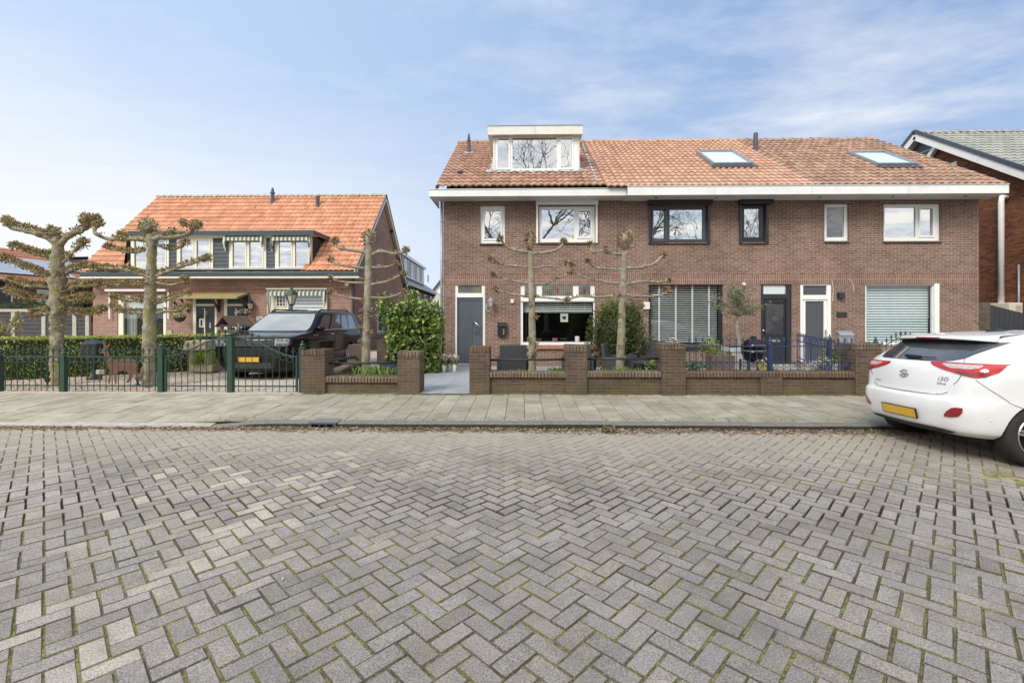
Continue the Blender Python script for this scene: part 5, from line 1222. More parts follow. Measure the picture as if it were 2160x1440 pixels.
def iron_bay(par, px0, px1, npk, ztop, zbot, zfin, mat, me=None):
    """straight bay: rails, pickets, ring row"""
    x0, x1 = XA(px0,FYY), XA(px1,FYY)
    for z in (ztop, zbot): mb = MB(); mb.box(x0,x1,FYY-.012,FYY+.012,z-.012,z+.012); mb.build('rail', M[mat], par)
    for k in range(npk):
        x = x0+(x1-x0)*(k+.5)/npk; o = bpy.data.objects.new('picket', me); C.objects.link(o); o.parent = par; o.location = Vector((x,FYY,zfin))-worldloc(par)
    w = (x1-x0)/npk; ringrow(par, [x0+w*(k) for k in range(1,npk)], FYY, [ztop-.012-w*.45]*(npk-1), w*.42, mat)
ZP = .13; zfr = ZA(200,752,FYY); zfb = ZA(200,813,FYY); zft = ZA(200,740,FYY)
mg = picket_mesh(zft-.10-ZP+.06, 'iron_green')
fl = thing('iron_fence', 'dark green iron fence with spear-topped bars in front of the hedge and deer silhouette', 'fence', (XA(170,FYY),FYY,.1))
pk = .1
for a, b, n in ((-420,2,0),(5,131,10),(140,334,15)):
    if n == 0: n = 33
    iron_bay(fl, a, b, n, zfr, zfb, ZP, 'iron_green', mg)
for px, zt in ((0,735),(135,737)): post('post', fl, XA(px,FYY), FYY, .08, ZA(px,zt,FYY), 'iron_green')
# double gate with sweeping top rails
def gate(px0, px1, rise_right, label, n):
    x0, x1 = XA(px0,FYY), XA(px1,FYY); t = thing('iron_gate', label, 'gate', ((x0+x1)/2,FYY,.1), 'pair of green iron driveway gates')
    zl, zh = ZA(px0,752,FYY), ZA(px0,711,FYY)
    def top(f): g_ = f if rise_right else 1-f; return zl+(zh-zl)*(.5-.5*math.cos(math.pi*min(1,max(0,g_))))**.9
    mb = MB(); mb.tube([(x0+(x1-x0)*k/24,FYY,top(k/24)) for k in range(25)], .013, 6); mb.build('top_rail', M['iron_green'], t, smooth=True)
    mb = MB(); mb.box(x0,x1,FYY-.012,FYY+.012,zfb-.012,zfb+.012); mb.build('rail', M['iron_green'], t)
    mb = MB(); x_ = x0 if rise_right else x1; mb.box(x_-.018,x_+.018,FYY-.018,FYY+.018,.13,top(0 if rise_right else 1)+.02); mb.build('stile', M['iron_green'], t)
    for k in range(n):
        f = (k+.5)/n; x = x0+(x1-x0)*f; z = top(f); mb = MB(); mb.lathe([(.0075,0),(.0075,z-ZP+.06)], (x,FYY,ZP), 6); fi = finial(); b = mb.n
        mb.v += [(p_[0]+x,p_[1]+FYY,p_[2]+z+.06) for p_ in fi.v]; mb.f += [[i+b for i in q] for q in fi.f]; mb.m += fi.m; mb.c += fi.c; mb.n += fi.n; mb.build('picket', M['iron_green'], t)
    w = (x1-x0)/n; xs = [x0+w*k for k in range(1,n)]; ringrow(t, xs, FYY, [top(k/n)-.012-w*.5 for k in range(1,n)], w*.40, 'iron_green'); return t
gate(350,482,True,'left leaf of the dark green driveway gate, rising to the right',10)
gate(496,626,False,'right leaf of the dark green driveway gate in front of the black car',9)
for px, pyt, lab in ((341,720,'tall green iron gate post behind the second pollarded tree trunk'),(487,697,'tall green iron post in the middle of the driveway gates'),(638,719,'green iron post against the brick pillar')):
    o = post('gate_post', None, XA(px,FYY), FYY, .08, ZA(px,pyt,FYY), 'iron_green', .10); tag(o, lab, 'gate post')
# blue railing on the low wall of house 2
br_ = thing('iron_railing', 'dark blue iron railing with spear tops standing on the low brick wall', 'railing', (XA(1620,WY),WY+.15,.55))
FYB = FYY; FYY = WY+.14
zr_t, zr_m, zw = ZA(1600,730,FYY), ZA(1600,764,FYY), ZA(1600,781,FYY)
mbl = picket_mesh(ZA(1600,721,FYY)-zw-.0, 'iron_blue', .8)
x0, x1 = XA(1447,FYY), XA(1804,FYY)
for z in (zr_t, zr_m): mb = MB(); mb.box(x0,x1,FYY-.012,FYY+.012,z-.01,z+.01); mb.build('rail', M['iron_blue'], br_)
n = 25
for k in range(n):
    x = x0+(x1-x0)*(k+.5)/n; o = bpy.data.objects.new('picket', mbl); C.objects.link(o); o.parent = br_; o.location = Vector((x,FYY,zw))-worldloc(br_)
w = (x1-x0)/n; ringrow(br_, [x0+w*k for k in range(1,n)], FYY, [zr_m-.012-w*.33]*(n-1), w*.30, 'iron_blue')
post('post', br_, XA(1624,FYY), FYY, zw-.02, ZA(1624,711,FYY), 'iron_blue', .075); post('post', br_, XA(1800,FYY), FYY, zw-.02, ZA(1800,727,FYY), 'iron_blue', .06)
FYY = FYB
# dividing fence and rear gate between the gardens of house 2 and 3
dv = thing('divider_fence', 'dark blue iron fence running back from the railing to the house wall', 'fence', (XA(1745,11),11,.1))
def yrun(par, A, B, n, zt, mat, me):
    A = Vector(A); B = Vector(B)
    for z in (zt, .35, .45): mb = MB(); mb.bar((A.x,A.y,z),(B.x,B.y,z),.018,.022); mb.build('rail', M[mat], par)
    for k in range(n): q = A.lerp(B,(k+.5)/n); o = bpy.data.objects.new('picket', me); C.objects.link(o); o.parent = par; o.location = Vector((q.x,q.y,.1))-worldloc(par)
mdv = picket_mesh(.95, 'iron_blue', .9)
A_ = (XA(1770,9.3),9.4,0); B_ = (XA(1690,13.0),13.2,0)
yrun(dv, A_, B_, 20, .92, 'iron_blue', mdv)
dv2 = thing('divider_fence', 'dark blue iron fence with arched end behind the white car', 'fence', (XA(1850,10.5),10.5,.1))
xA, xB = XA(1765,10.6), XA(1865,10.6); yrun(dv2, (xA,10.6,0), (xB,10.6,0), 11, ZA(1800,731,10.6), 'iron_blue', picket_mesh(ZA(1800,731,10.6)-.1+.03,'iron_blue',.9))
post('post', dv2, XA(1847,10.6), 10.6, .1, ZA(1847,709,10.6), 'iron_blue', .07); post('post', dv2, XA(1750,10.6), 10.6, .1, ZA(1750,705,10.6), 'iron_blue', .07)
zl, zh = ZA(1865,731,10.6), ZA(1900,712,10.6); xC = XA(1945,10.6); mb = MB(); mb.tube([(xB+(xC-xB)*k/12,10.6,zl+(zh-zl)*math.sin(math.pi*k/12)) for k in range(13)], .012, 6); mb.build('arched_rail', M['iron_blue'], dv2)
for k in range(8):
    f = (k+.5)/8; z = zl+(zh-zl)*math.sin(math.pi*f); o = bpy.data.objects.new('picket', mdv); C.objects.link(o); o.parent = dv2; o.location = Vector((xB+(xC-xB)*f,10.6,.1+z-.99))-worldloc(dv2)

# ---- wicker armchairs
def armchair(px, Y, rz, label, s=1.0):
    x = XA(px,Y); t = thing('armchair', label, 'armchair', (x,Y,.1), 'dark wicker armchairs on the terrace'); t.rotation_euler = (0,0,rz); t.scale = (s,s,s)
    def part(name, f, mat='wicker'): mb = MB(); f(mb); o = mb.build(name, M[mat], t, bevel=.012, local=True); return o
    part('seat', lambda m: (m.box(-.25,.25,-.28,.28,.18,.40), m.box(-.28,.28,-.3,.3,.12,.18)))
    part('seat_cushion', lambda m: m.box(-.24,.24,-.24,.27,.402,.46), 'anthracite')
    part('backrest', lambda m: m.prism([(-.36,.10),(-.30,.10),(-.30,.40),(-.36,.90),(-.42,.90)], -.29, .29, 'x'))
    for sx in (-1,1): part('armrest', lambda m: (m.box(sx*.29,sx*.36,-.34,.30,.58,.62), m.box(sx*.295,sx*.355,-.33,.28,.10,.58)))
    return t
# the first chairs have their backs to the road: local -y is the back
armchair(1083, 10.1, 0, 'dark wicker armchair with its back to the road behind the first trunk')
armchair(1222, 10.4, -.25, 'dark wicker armchair mostly hidden behind the brick pillar', 1.0)
armchair(1312, 10.2, -1.9, 'dark wicker armchair turned sideways beside the yew bush trunk')
armchair(1366, 11.0, 2.5, 'dark wicker armchair at the right of the yew bush')
t_ = thing('garden_table', 'low dark wicker table between the armchairs beside the yew bush', 'table', (XA(1340,10.5),10.5,.1))
mb = MB(); x = XA(1342,10.3); mb.box(x-.35,x+.35,10.1,10.7,.55,.6); mb.build('tabletop', M['wicker'], t_, bevel=.01)
for sx in (-1,1):
    for sy in (-1,1): mb = MB(); mb.box(x+sx*.31-.025,x+sx*.31+.025,10.4+sy*.26-.025,10.4+sy*.26+.025,.1,.55); mb.build('leg', M['wicker'], t_)
# garden bed boards right of yew
mb = MB(); mb.bar((XA(1352,11.2),11.2,.62),(XA(1398,9.5),9.5,.62),.05,.05); mb.build('timber_rail', M['rust'], label='sloping brown timber rail behind the right-hand wicker armchair', cat='rail')

# ---- shrubs
def shrub(name, label, cat, cen, rad, n, size, cols, mat='leaf', shell=.7, boxy=False, stem=True, group=None, extra=(), upb=0, core=True, aspect=1.8):
    t = thing(name, label, cat, (cen[0],cen[1],.1), group); mb = MB(); leaves(mb, cen, rad, n, size, cols, shell, aspect, boxy, upb)
    for (c2, r2, n2) in extra: leaves(mb, c2, r2, n2, size, cols, .4, aspect, False, upb)
    mb.build('foliage', M[mat], t, fixn=False)
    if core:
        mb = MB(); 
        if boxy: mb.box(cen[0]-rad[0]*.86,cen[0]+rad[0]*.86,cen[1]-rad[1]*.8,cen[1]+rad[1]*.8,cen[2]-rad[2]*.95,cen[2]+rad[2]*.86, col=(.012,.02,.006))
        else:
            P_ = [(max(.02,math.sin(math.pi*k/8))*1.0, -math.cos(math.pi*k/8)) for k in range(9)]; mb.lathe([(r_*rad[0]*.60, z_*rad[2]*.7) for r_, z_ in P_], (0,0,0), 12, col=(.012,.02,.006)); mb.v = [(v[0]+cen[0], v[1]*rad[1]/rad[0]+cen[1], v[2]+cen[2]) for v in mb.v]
        mb.build('shade_core', M['leaf'], t)  # near-black solid core paints the shade inside the bush
    if stem: mb = MB(); mb.tube([(cen[0],cen[1],.08),(cen[0]+.02,cen[1],cen[2])], [.05,.03], 6); mb.build('stem', M['bark_grey'], t)
    return t
x, y = XA(1305,11.6), 11.6
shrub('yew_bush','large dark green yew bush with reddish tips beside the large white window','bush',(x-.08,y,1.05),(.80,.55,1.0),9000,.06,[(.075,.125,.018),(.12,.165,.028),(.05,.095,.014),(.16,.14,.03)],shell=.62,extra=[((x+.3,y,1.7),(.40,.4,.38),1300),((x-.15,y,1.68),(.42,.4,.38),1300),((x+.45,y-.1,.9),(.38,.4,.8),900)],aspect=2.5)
# laurel hedge left of the path
lc = [(.17,.28,.05),(.10,.19,.035),(.28,.38,.09),(.38,.42,.12),(.05,.11,.02)]
xa, xb = XA(802,12), XA(936,12.3); t = thing('laurel_hedge','tall glossy green laurel hedge between the black car and the grey front door','hedge',((xa+xb)/2,12.2,.1))
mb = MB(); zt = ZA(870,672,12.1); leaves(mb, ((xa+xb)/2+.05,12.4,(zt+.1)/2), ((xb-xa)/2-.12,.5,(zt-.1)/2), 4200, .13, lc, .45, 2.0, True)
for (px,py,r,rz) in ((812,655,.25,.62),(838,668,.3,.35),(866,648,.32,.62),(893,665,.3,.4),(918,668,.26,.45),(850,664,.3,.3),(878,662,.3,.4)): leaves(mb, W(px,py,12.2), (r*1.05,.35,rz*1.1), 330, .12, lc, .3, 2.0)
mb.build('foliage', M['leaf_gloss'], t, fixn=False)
mb = MB(); mb.box(xa+.35,xb-.2,12.25,12.8,.1,zt-.35, col=(.012,.025,.008)); mb.build('shade_core', M['leaf'], t)  # dark block standing in for the shaded inside of the laurel
mb = MB()
for k in range(7): xx = xa+.2+(xb-xa-.3)*k/6; mb.tube([(xx,12.2,.08),(xx+.05,12.2,1.0),(xx-.03,12.25,1.8)], [.03,.02,.008], 6)
mb.build('stems', M['bark_grey'], t)
# clipped hedge in front of the left house, running diagonally
def hedge(name, label, A, B, h0, h1, wd_, n, size, cols, z0=.1):
    A = Vector(A); B = Vector(B); d = (B-A); L = d.length; d.normalize(); nn = Vector((-d.y,d.x,0)); t = thing(name,label,'hedge',tuple((A+B)/2+Vector((0,0,z0))))
    mb = MB(); leaves(mb, (0,0,0), (L/2,wd_/2,(h1-h0)/2), n, size, cols, .86, 1.8, True); mid = (A+B)/2
    mb.v = [tuple(mid+d*v[0]+nn*v[1]+Vector((0,0,(h0+h1)/2+v[2]))) for v in mb.v]; mb.build('foliage', M['leaf'], t, fixn=False)
    mb = MB(); mb.bar((A.x+d.x*.05,A.y+d.y*.05,(h0+h1)/2-.03),(B.x-d.x*.05,B.y-d.y*.05,(h0+h1)/2-.03),wd_*.86,h1-h0-.08,col=(.02,.035,.008)); mb.build('shade_core', M['leaf'], t); return t  # dark filler bar, its colour gives the shade between the hedge leaves
bc = [(.36,.44,.07),(.55,.58,.12),(.21,.28,.04),(.44,.48,.08)]
pA = W(-160,0,9.9); pB = W(482,0,13.2)
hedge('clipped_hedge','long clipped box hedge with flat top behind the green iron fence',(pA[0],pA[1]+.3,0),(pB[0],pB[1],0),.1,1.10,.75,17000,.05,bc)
hedge('clipped_hedge','dark clipped hedge above the black board fence at the far left',(XA(-150,24.5),24.5,0),(XA(190,24.5),24.5,0),1.3,ZA(100,638,24.5),.8,3500,.12,[(.04,.085,.015),(.08,.13,.02)])
# strap-leaved clump, small planting
def straps(label, px, Y, n, h, cols, spread=.25, z0=None, name='strap_leaved_plant', cat='plant', w=.018, group=None, px_w=None):
    x = XA(px,Y); z0 = .12 if z0 is None else z0; mb = MB(); rs = np.random.RandomState(int(px)); sp = px_w or .12
    for _ in range(n):
        a = rs.uniform(0,6.28); bx = x+rs.normal()*sp; by = Y+rs.normal()*.05; hh = h*(.6+.5*rs.rand()); dx, dy = math.cos(a)*spread*rs.rand(), math.sin(a)*spread*.6*rs.rand(); k = .6+.7*rs.rand(); c_ = tuple(q*k for q in cols[rs.randint(len(cols))])
        P0 = (bx,by,z0); P1 = (bx+dx*.5,by+dy*.5,z0+hh*.7); P2 = (bx+dx*1.1,by+dy*1.1,z0+hh*(.95 if rs.rand()<.6 else .75)); mb.add([(P0[0]-w/2,P0[1],P0[2]),(P0[0]+w/2,P0[1],P0[2]),(P1[0]+w*.6,P1[1],P1[2]),P2,(P1[0]-w*.6,P1[1],P1[2])], [(0,1,2,3,4)], 0, c_)
    return mb.build(name, M['leaf'], label=label, cat=cat, fixn=False, group=group)
straps('bright green strap-leaved clump behind the low wall left of the path', 796, 9.45, 150, .42, [(.20,.33,.07),(.30,.40,.10),(.12,.24,.05)], .34, .22, px_w=.20)
straps('yellowish strap leaves in the bed beside the brick pillar of the gates', 720, 9.5, 60, .25, [(.25,.33,.10),(.35,.36,.14)], .3, .22, px_w=.2)
straps('small grassy plant behind the coping beside the first wicker armchair', 1090, 9.3, 60, .15, [(.12,.24,.04),(.2,.3,.06)], .14, .40, px_w=.1)
straps('small grassy plant behind the coping left of the middle brick pillar', 1178, 9.3, 90, .20, [(.12,.26,.04),(.2,.34,.06)], .16, .40, px_w=.09)
straps('bright green leaves at the foot of the right-hand pollarded tree', 1315, 9.35, 90, .22, [(.15,.30,.04),(.22,.36,.07)], .2, .38, px_w=.2)
mb = MB(); leaves(mb, W(1388,770,9.9), (.32,.2,.16), 350, .06, [(.16,.27,.05),(.25,.33,.08)], .3); mb.build('ground_cover_plant', M['leaf'], label='low bright green leafy plant left of the pillar at the blue railing', cat='plant', fixn=False)
# roses in tubes beside the door
rp = GR(935, 781, .112); vg = 'white flowers in tall glass tubes beside the grey door'
for k, px in enumerate((914, 925, 936, 947, 959)):
    X_, Y_, _ = GR(px, 785-(k%2)*2, .112); t = thing('flower_vase', ['glass tube of white flowers nearest the laurel hedge','second glass tube of white flowers from the laurel hedge','middle glass tube of white flowers beside the grey door','fourth glass tube of white flowers from the laurel hedge','glass tube of white flowers nearest the grey door'][k], 'vase', (X_,Y_,.112), vg)
    mb = MB(); mb.lathe([(.045,0),(.05,.02),(.05,.22),(.046,.22)], (X_,Y_,.112), 12); mb.build('vase', M['lamp_glass'], t, smooth=True)
    mb = MB()
    for j in range(7): mb.tube([(X_,Y_,.2),(X_+R.uniform(-.07,.07),Y_+R.uniform(-.05,.05),.45)], .004, 4, col=(.1,.2,.04))
    leaves(mb, (X_,Y_,.36), (.09,.08,.12), 70, .05, [(.10,.22,.04),(.2,.3,.08)], .2); mb.build('stems', M['leaf'], t, fixn=False)
    mb = MB(); leaves(mb, (X_,Y_,.52), (.14,.10,.09), 110, .055, [(.80,.66,.58),(.82,.78,.66),(.75,.5,.45)], .3, 1.1); mb.build('blossoms', M['leaf'], t, fixn=False)
# house 2 garden: planters, olive tree, barbecue, flowers
t = thing('planter_box','rusty brown rectangular planter with small shrub behind the blue railing','planter',(XA(1526,10.6),10.6,.1)); q = P4(1502,1551,750,780,10.6)
mb = MB(); mb.box(q[0],q[1],10.6,11.0,.1,q[3]); mb.build('box', M['brown_metal'], t, bevel=.006); mb = MB(); leaves(mb, ((q[0]+q[1])/2-.1,10.8,q[3]+.12), (.12,.12,.22), 160, .05, [(.14,.24,.05),(.4,.45,.15)], .3); leaves(mb, ((q[0]+q[1])/2+.2,10.8,q[3]+.05), (.1,.1,.06), 60, .04, [(.14,.24,.05)], .3); mb.build('foliage', M['leaf'], t, fixn=False)
x = XA(1497,11.6); shrub('yellow_shrub','small shrub with yellow-green leaves left of the olive tree','shrub',(x,11.6,.75),(.28,.2,.4),260,.075,[(.45,.45,.05),(.25,.32,.05),(.14,.22,.04)],shell=.2,core=False)
q = P4(1541,1584,733,774,11.9); t = thing('stone_planter','square pale stone planter holding the olive tree','planter',((q[0]+q[1])/2,12.1,.1)); mb = MB(); mb.prism([(q[0]+.05,.1),(q[1]-.05,.1),(q[1],q[3]),(q[0],q[3])], 11.9, 12.4, 'y'); mb.build('pot', M['concrete'], t, bevel=.01); mb = MB(); mb.box(q[0]-.02,q[1]+.02,11.88,12.42,q[3]-.12,q[3]); mb.build('rim', M['lead'], t, bevel=.01)
ox, oz = (q[0]+q[1])/2, q[3]; t = thing('olive_tree','small olive tree with thin silvery leaves in the square stone planter','tree',(ox,12.15,oz-.05))
mb = MB(); tx = XA(1558,12.15); mb.tube([(tx+.03,12.15,oz-.1),(tx-.02,12.15,oz+.35),(tx-.05,12.15,ZA(1552,690,12.15)),(tx-.02,12.15,ZA(1556,665,12.15))], [.05,.04,.045,.03], 8, jit=.3)
zc = ZA(1552,640,12.15); rs = np.random.RandomState(4)
tips = []
for k in range(70):
    a = rs.uniform(0,6.28); e = rs.uniform(.05,1.5); L = .45+.55*rs.rand(); d = Vector((math.cos(a)*math.cos(e)*.85,math.sin(a)*math.cos(e)*.6,math.sin(e)*1.15))*L; p0 = Vector((tx-.02,12.15,ZA(1556,668,12.15))); mb.tube([p0,p0+d*.5+Vector((0,0,.08)),p0+d], [.012,.006,.003], 4); tips += [p0+d*f+Vector((0,0,.04)) for f in (.45,.6,.75,.9,1.0)]
mb.build('trunk', M['bark_grey'], t)
mb = MB()
for q_ in tips: leaves(mb, q_, (.10,.08,.10), 9, .055, [(.25,.27,.16),(.34,.35,.22),(.18,.20,.09)], .1, 3.2)
mb.build('crown', M['leaf'], t, fixn=False)
x, y = XA(1589,11.3), 11.3; t = thing('kamado_barbecue','black egg-shaped barbecue on a stand beside the black front door','barbecue',(x,y,.1))
zt = ZA(1589,711,y); mb = MB(); mb.lathe([(.08,0),(.2,.05),(.27,.22),(.28,.30)], (x,y,zt-.62), 20); mb.build('bowl', M['car_black'], t, smooth=True); mb = MB(); mb.lathe([(.285,0),(.27,.1),(.2,.22),(.08,.28),(.06,.33),(.02,.34)], (x,y,zt-.31), 20); mb.build('lid', M['car_black'], t, smooth=True)
mb = MB(); mb.lathe([(.285,0),(.285,.02)], (x,y,zt-.33), 20); mb.box(x-.12,x+.12,y-.33,y-.30,zt-.2,zt-.17); mb.build('band', M['steel'], t); mb = MB()
for sx in (-1,1):
    for sy in (-1,1): mb.box(x+sx*.22-.02,x+sx*.22+.02,y+sy*.2-.02,y+sy*.2+.02,.1,zt-.55)
mb.box(x-.24,x+.24,y-.22,y+.22,.2,.22); mb.build('stand', M['iron_black'], t)
x = XA(1613,10.2); shrub('flowering_plant','bright yellow and white flowering plant behind the blue railing post','flowers',(x,10.2,.48),(.22,.16,.24),260,.06,[(.75,.62,.03),(.72,.6,.3),(.2,.3,.05)],shell=.2,core=False,stem=False)
mb = MB(); q = P4(1597,1628,772,782,10.2); mb.lathe([(.14,0),(.19,.16)], (x,10.2,.1), 14); mb.build('flower_pot', M['pot_terracotta'], label='terracotta pot under the yellow flowering plant', cat='pot')
mb = MB(); mb.lathe([(.1,0),(.13,.18)], (XA(1595,10.2),10.3,.1), 12); mb.build('flower_pot', M['rust'], label='small brown pot left of the yellow flowering plant', cat='pot')
for k, (px, pyt, w_, lab) in enumerate(((1742,712,.17,'tall golden dwarf conifer left of its neighbour in front of the white glazed door'),(1768,718,.16,'golden-green dwarf conifer nearest the grey letterbox'),(1752,735,.16,'low yellow dwarf conifer between the two taller ones'))):
    Y_ = 10.9; x = XA(px,Y_); zt = ZA(px,pyt,Y_); t = thing('dwarf_conifer', lab, 'conifer', (x,Y_,.4), 'three dwarf conifers in a pot'); mb = MB(); zb = .48
    for j in range(8): f = j/8; z = zb+(zt-zb)*(f+.06); leaves(mb, (x,Y_,z), (w_*(1-f*.8),w_*(1-f*.8),(zt-zb)*.09), 110, .045, [(.26,.27,.03),(.42,.36,.04),(.15,.19,.03)], .5, 2.5, upb=1)
    mb.build('foliage', M['leaf'], t, fixn=False); mb = MB(); mb.tube([(x,Y_,.35),(x,Y_,zt-.1)], [.02,.005], 5); mb.build('stem', M['bark_grey'], t)
x = XA(1752,10.6); t = thing('square_planter','pale square planter under the dwarf conifers with white-green trailing plant','planter',(x,10.8,.1)); mb = MB(); mb.box(x-.35,x+.38,10.65,11.15,.1,.5); mb.build('pot', M['concrete'], t, bevel=.01); mb = MB(); leaves(mb, (x-.15,10.6,.48), (.28,.15,.22), 420, .045, [(.40,.45,.28),(.2,.28,.08),(.6,.62,.45)], .3); mb.build('trailing_plant', M['leaf'], t, fixn=False)
mb = MB(); leaves(mb, W(1466,772,9.6), (.25,.15,.13), 220, .07, [(.12,.24,.05),(.3,.4,.15)], .2); mb.build('ground_cover_plant', M['leaf'], label='low green leafy plant at the left end of the blue railing', cat='plant', fixn=False)
mb = MB(); mb.tube([W(1419,726,WY+.2)[:2]+(ZA(1419,725,WY)+.0,),W(1412,714,WY+.2),W(1420,712,WY+.2),W(1428,716,WY+.2),W(1430,724,WY+.2)], .004, 5); leaves(mb, W(1425,720,WY+.2), (.07,.05,.04), 40, .03, [(.35,.32,.2)], .2); mb.build('dry_plant', M['leaf'], label='small dry plant with a white wire hoop on top of the brick pillar', cat='plant', fixn=False)
# left yard objects: post box on pedestal, deer, lights, stone trough, bird table, lamp
x, y, _ = GR(198, 797, .12); y -= .0; t = thing('pedestal_letterbox','dark green cast iron letterbox on an ornate pedestal behind the green fence','letterbox',(x,y,.12)); q = P4(177,218,726,752,y); zt = ZA(198,714,y)
mb = MB(); mb.lathe([(.14,-.06),(.14,.03),(.09,.05),(.075,.12),(.06,.18),(.055,q[2]-.22),(.08,q[2]-.17),(.06,q[2]-.12)], (x,y,.12), 14); mb.build('pedestal', M['iron_black'], t, smooth=True); mb = MB(); mb.box(q[0]+.03,q[1]-.03,y-.15,y+.15,q[2],q[3]); mb.build('box', M['iron_black'], t, bevel=.02)
mb = MB(); mb.lathe([(.29,0),(.30,.02),(.19,.07),(.10,.10),(.07,.12),(.05,.15),(.02,.17)], (0,0,0), 4); c45 = math.cos(math.pi/4); mb.v = [((v[0]*c45-v[1]*c45)*.98+x, (v[0]*c45+v[1]*c45)*.75+y, v[2]+q[3]) for v in mb.v]; mb.build('lid', M['gutter_dark'], t, bevel=.01)
# corten deer silhouette
Yd_ = 9.55; def_ = [(219,722),(222,728),(229,732),(228,738),(221,748),(229,752),(231,763),(236,768),(252,768),(266,756),(278,756),(288,761),(291,770),(289,778),(287,781),(294,790),(296,804),(293,806),(290,794),(279,785),(280,793),(270,806),(265,806),(273,795),(270,785),(266,781),(258,781),(249,782),(245,787),(245,808),(242,808),(240,787),(238,786),(233,796),(231,808),(229,808),(230,794),(233,784),(229,776),(225,766),(222,754),(219,752),(216,745),(212,744),(213,741),(219,735),(220,731),(215,722)]
def_ = [(219,722),(221,727),(224,730),(230,724),(229,730),(226,735),(228,745),(231,755),(238,763),(252,764),(268,763),(280,762),(288,766),(291,773),(288,782),(294,790),(296,801),(292,806),(290,795),(280,785),(281,793),(271,807),(265,807),(273,794),(269,784),(258,782),(248,784),(245,790),(245,809),(242,809),(240,788),(237,787),(233,797),(231,809),(228,809),(230,795),(233,785),(229,777),(225,766),(222,752),(218,745),(212,744),(211,741),(218,735),(219,731),(216,724)]
def_ = [(220,720),(222,726),(226,729),(232,722),(231,729),(227,734),(229,744),(232,752),(240,757),(252,757),(268,755),(280,756),(288,761),(291,770),(288,780),(294,790),(296,801),(292,806),(290,795),(280,785),(281,793),(271,807),(265,807),(273,794),(269,784),(258,782),(248,784),(245,790),(245,809),(242,809),(240,788),(237,787),(233,797),(231,809),(228,809),(230,795),(233,785),(229,777),(225,766),(222,752),(218,745),(212,745),(211,741),(218,734),(219,730),(216,721)]
mb = MB(); mb.prism([(W(a,b,Yd_)[0], W(a,b,Yd_)[2]-.0) for a,b in def_], Yd_, Yd_+.006, 'y'); mb.build('deer_silhouette', M['rust'], label='flat rusty steel deer silhouette standing on the gravel behind the green fence', cat='garden ornament')
for px, py, lab in ((100,806,'small black spotlight at the foot of the leftmost pollarded tree'),(291,804,'small black spotlight between the deer and the second pollarded tree')):
    x, y, _ = GR(px, py+8, .11); y = max(y,9.05); mb = MB(); mb.lathe([(.02,0),(.06,.01),(.02,.03),(.015,.08),(.035,.09),(.05,.16),(.06,.17),(.045,.172)], (x,y,.11), 12); mb.build('garden_spotlight', M['iron_black'], label=lab, cat='spotlight', group='black garden spotlights', smooth=False)
x, y, _ = GR(211,801,.12); t = thing('garden_socket','small cream outdoor socket on a brown post beside the deer silhouette','socket',(x,y,.12)); mb = MB(); mb.box(x-.035,x+.035,y-.03,y+.03,.12,.26); mb.build('post', M['brown_metal'], t); mb = MB(); mb.box(x-.06,x+.06,y-.05,y+.05,.255,.36); mb.build('box', M['cream_paint'], t, bevel=.01)
x, y, _ = GR(436,783,.12); t = thing('stone_trough','pale stone trough holding a rounded green shrub behind the left gate','planter',(x,y,.12)); mb = MB(); mb.prism([(x-.27,.12),(x+.27,.12),(x+.31,.31),(x-.31,.31)], y-.2, y+.2, 'y'); mb.build('trough', M['stone_tan'], t, bevel=.02)
mb = MB(); leaves(mb, (x,y-.04,.47), (.42,.30,.25), 2800, .035, [(.30,.46,.05),(.42,.56,.08),(.18,.30,.03)], .75, 2.5); t2 = thing('round_shrub','rounded bright green shrub growing in the stone trough','shrub',(x,y,.36)); mb.build('foliage', M['leaf'], t2, fixn=False); mb = MB(); mb.tube([(x,y,.3),(x,y,.5)], .03, 6); mb.build('stem', M['bark_grey'], t2)
x, y = XA(432,12.4), 12.4; q = P4(405,458,717,737,y); t = thing('stone_bench','weathered pale stone garden table on thick legs behind the left gate','stone table',(x,y,.12)); mb = MB(); mb.prism([(q[0],q[2]),(q[1],q[2]),(q[1]-.06,q[3]),(q[0]+.1,q[3])], y-.4, y+.4, 'y'); mb.build('slab', M['stone_tan'], t, bevel=.03)
for px in (419,450): a = XA(px,y); mb = MB(); mb.tube([(a,y-.2,.1),(a,y-.2,q[2])], [.1,.09], 9, jit=.3); mb.build('leg', M['stone_tan'], t)
# roofed bird table
y = 12.2; q = P4(467,520,667,700,y); xc = (q[0]+q[1])/2; t = thing('bird_table','dark wooden bird table with small pitched roof behind the middle gate post','bird table',(xc,y,.12)); px_ = lambda a: XA(a,y)
rzt = ZA(484,667,y); rzb = ZA(470,688,y)
mb = MB(); 
for sgn in (-1,1):
    pass
xl, xm_, xr_ = px_(468), px_(483), px_(500); dx = px_(505)-px_(485)
mb.add([(xl,y-.3,rzb),(xm_,y-.3,rzt),(xm_+dx,y+.35,rzt),(xl+dx,y+.35,rzb)], [(0,1,2,3)]); mb.add([(xr_,y-.3,rzb),(xm_,y-.3,rzt),(xm_+dx,y+.35,rzt),(xr_+dx,y+.35,rzb)], [(0,1,2,3)])
r_ = mb.build('roof', M['brown_metal'], t, fixn=False); sm = r_.modifiers.new('s','SOLIDIFY'); sm.thickness = .025
mb = MB(); zf_ = ZA(484,701,y); mb.box(xl+.08,xr_+dx-.05,y-.25,y+.3,zf_,zf_+.03); mb.box(xl+.06,xr_+dx-.03,y-.27,y-.24,zf_,zf_+.08); mb.box(xl+.1,xr_,y-.28,y-.26,zf_+.18,zf_+.21); mb.build('tray', M['brown_metal'], t)
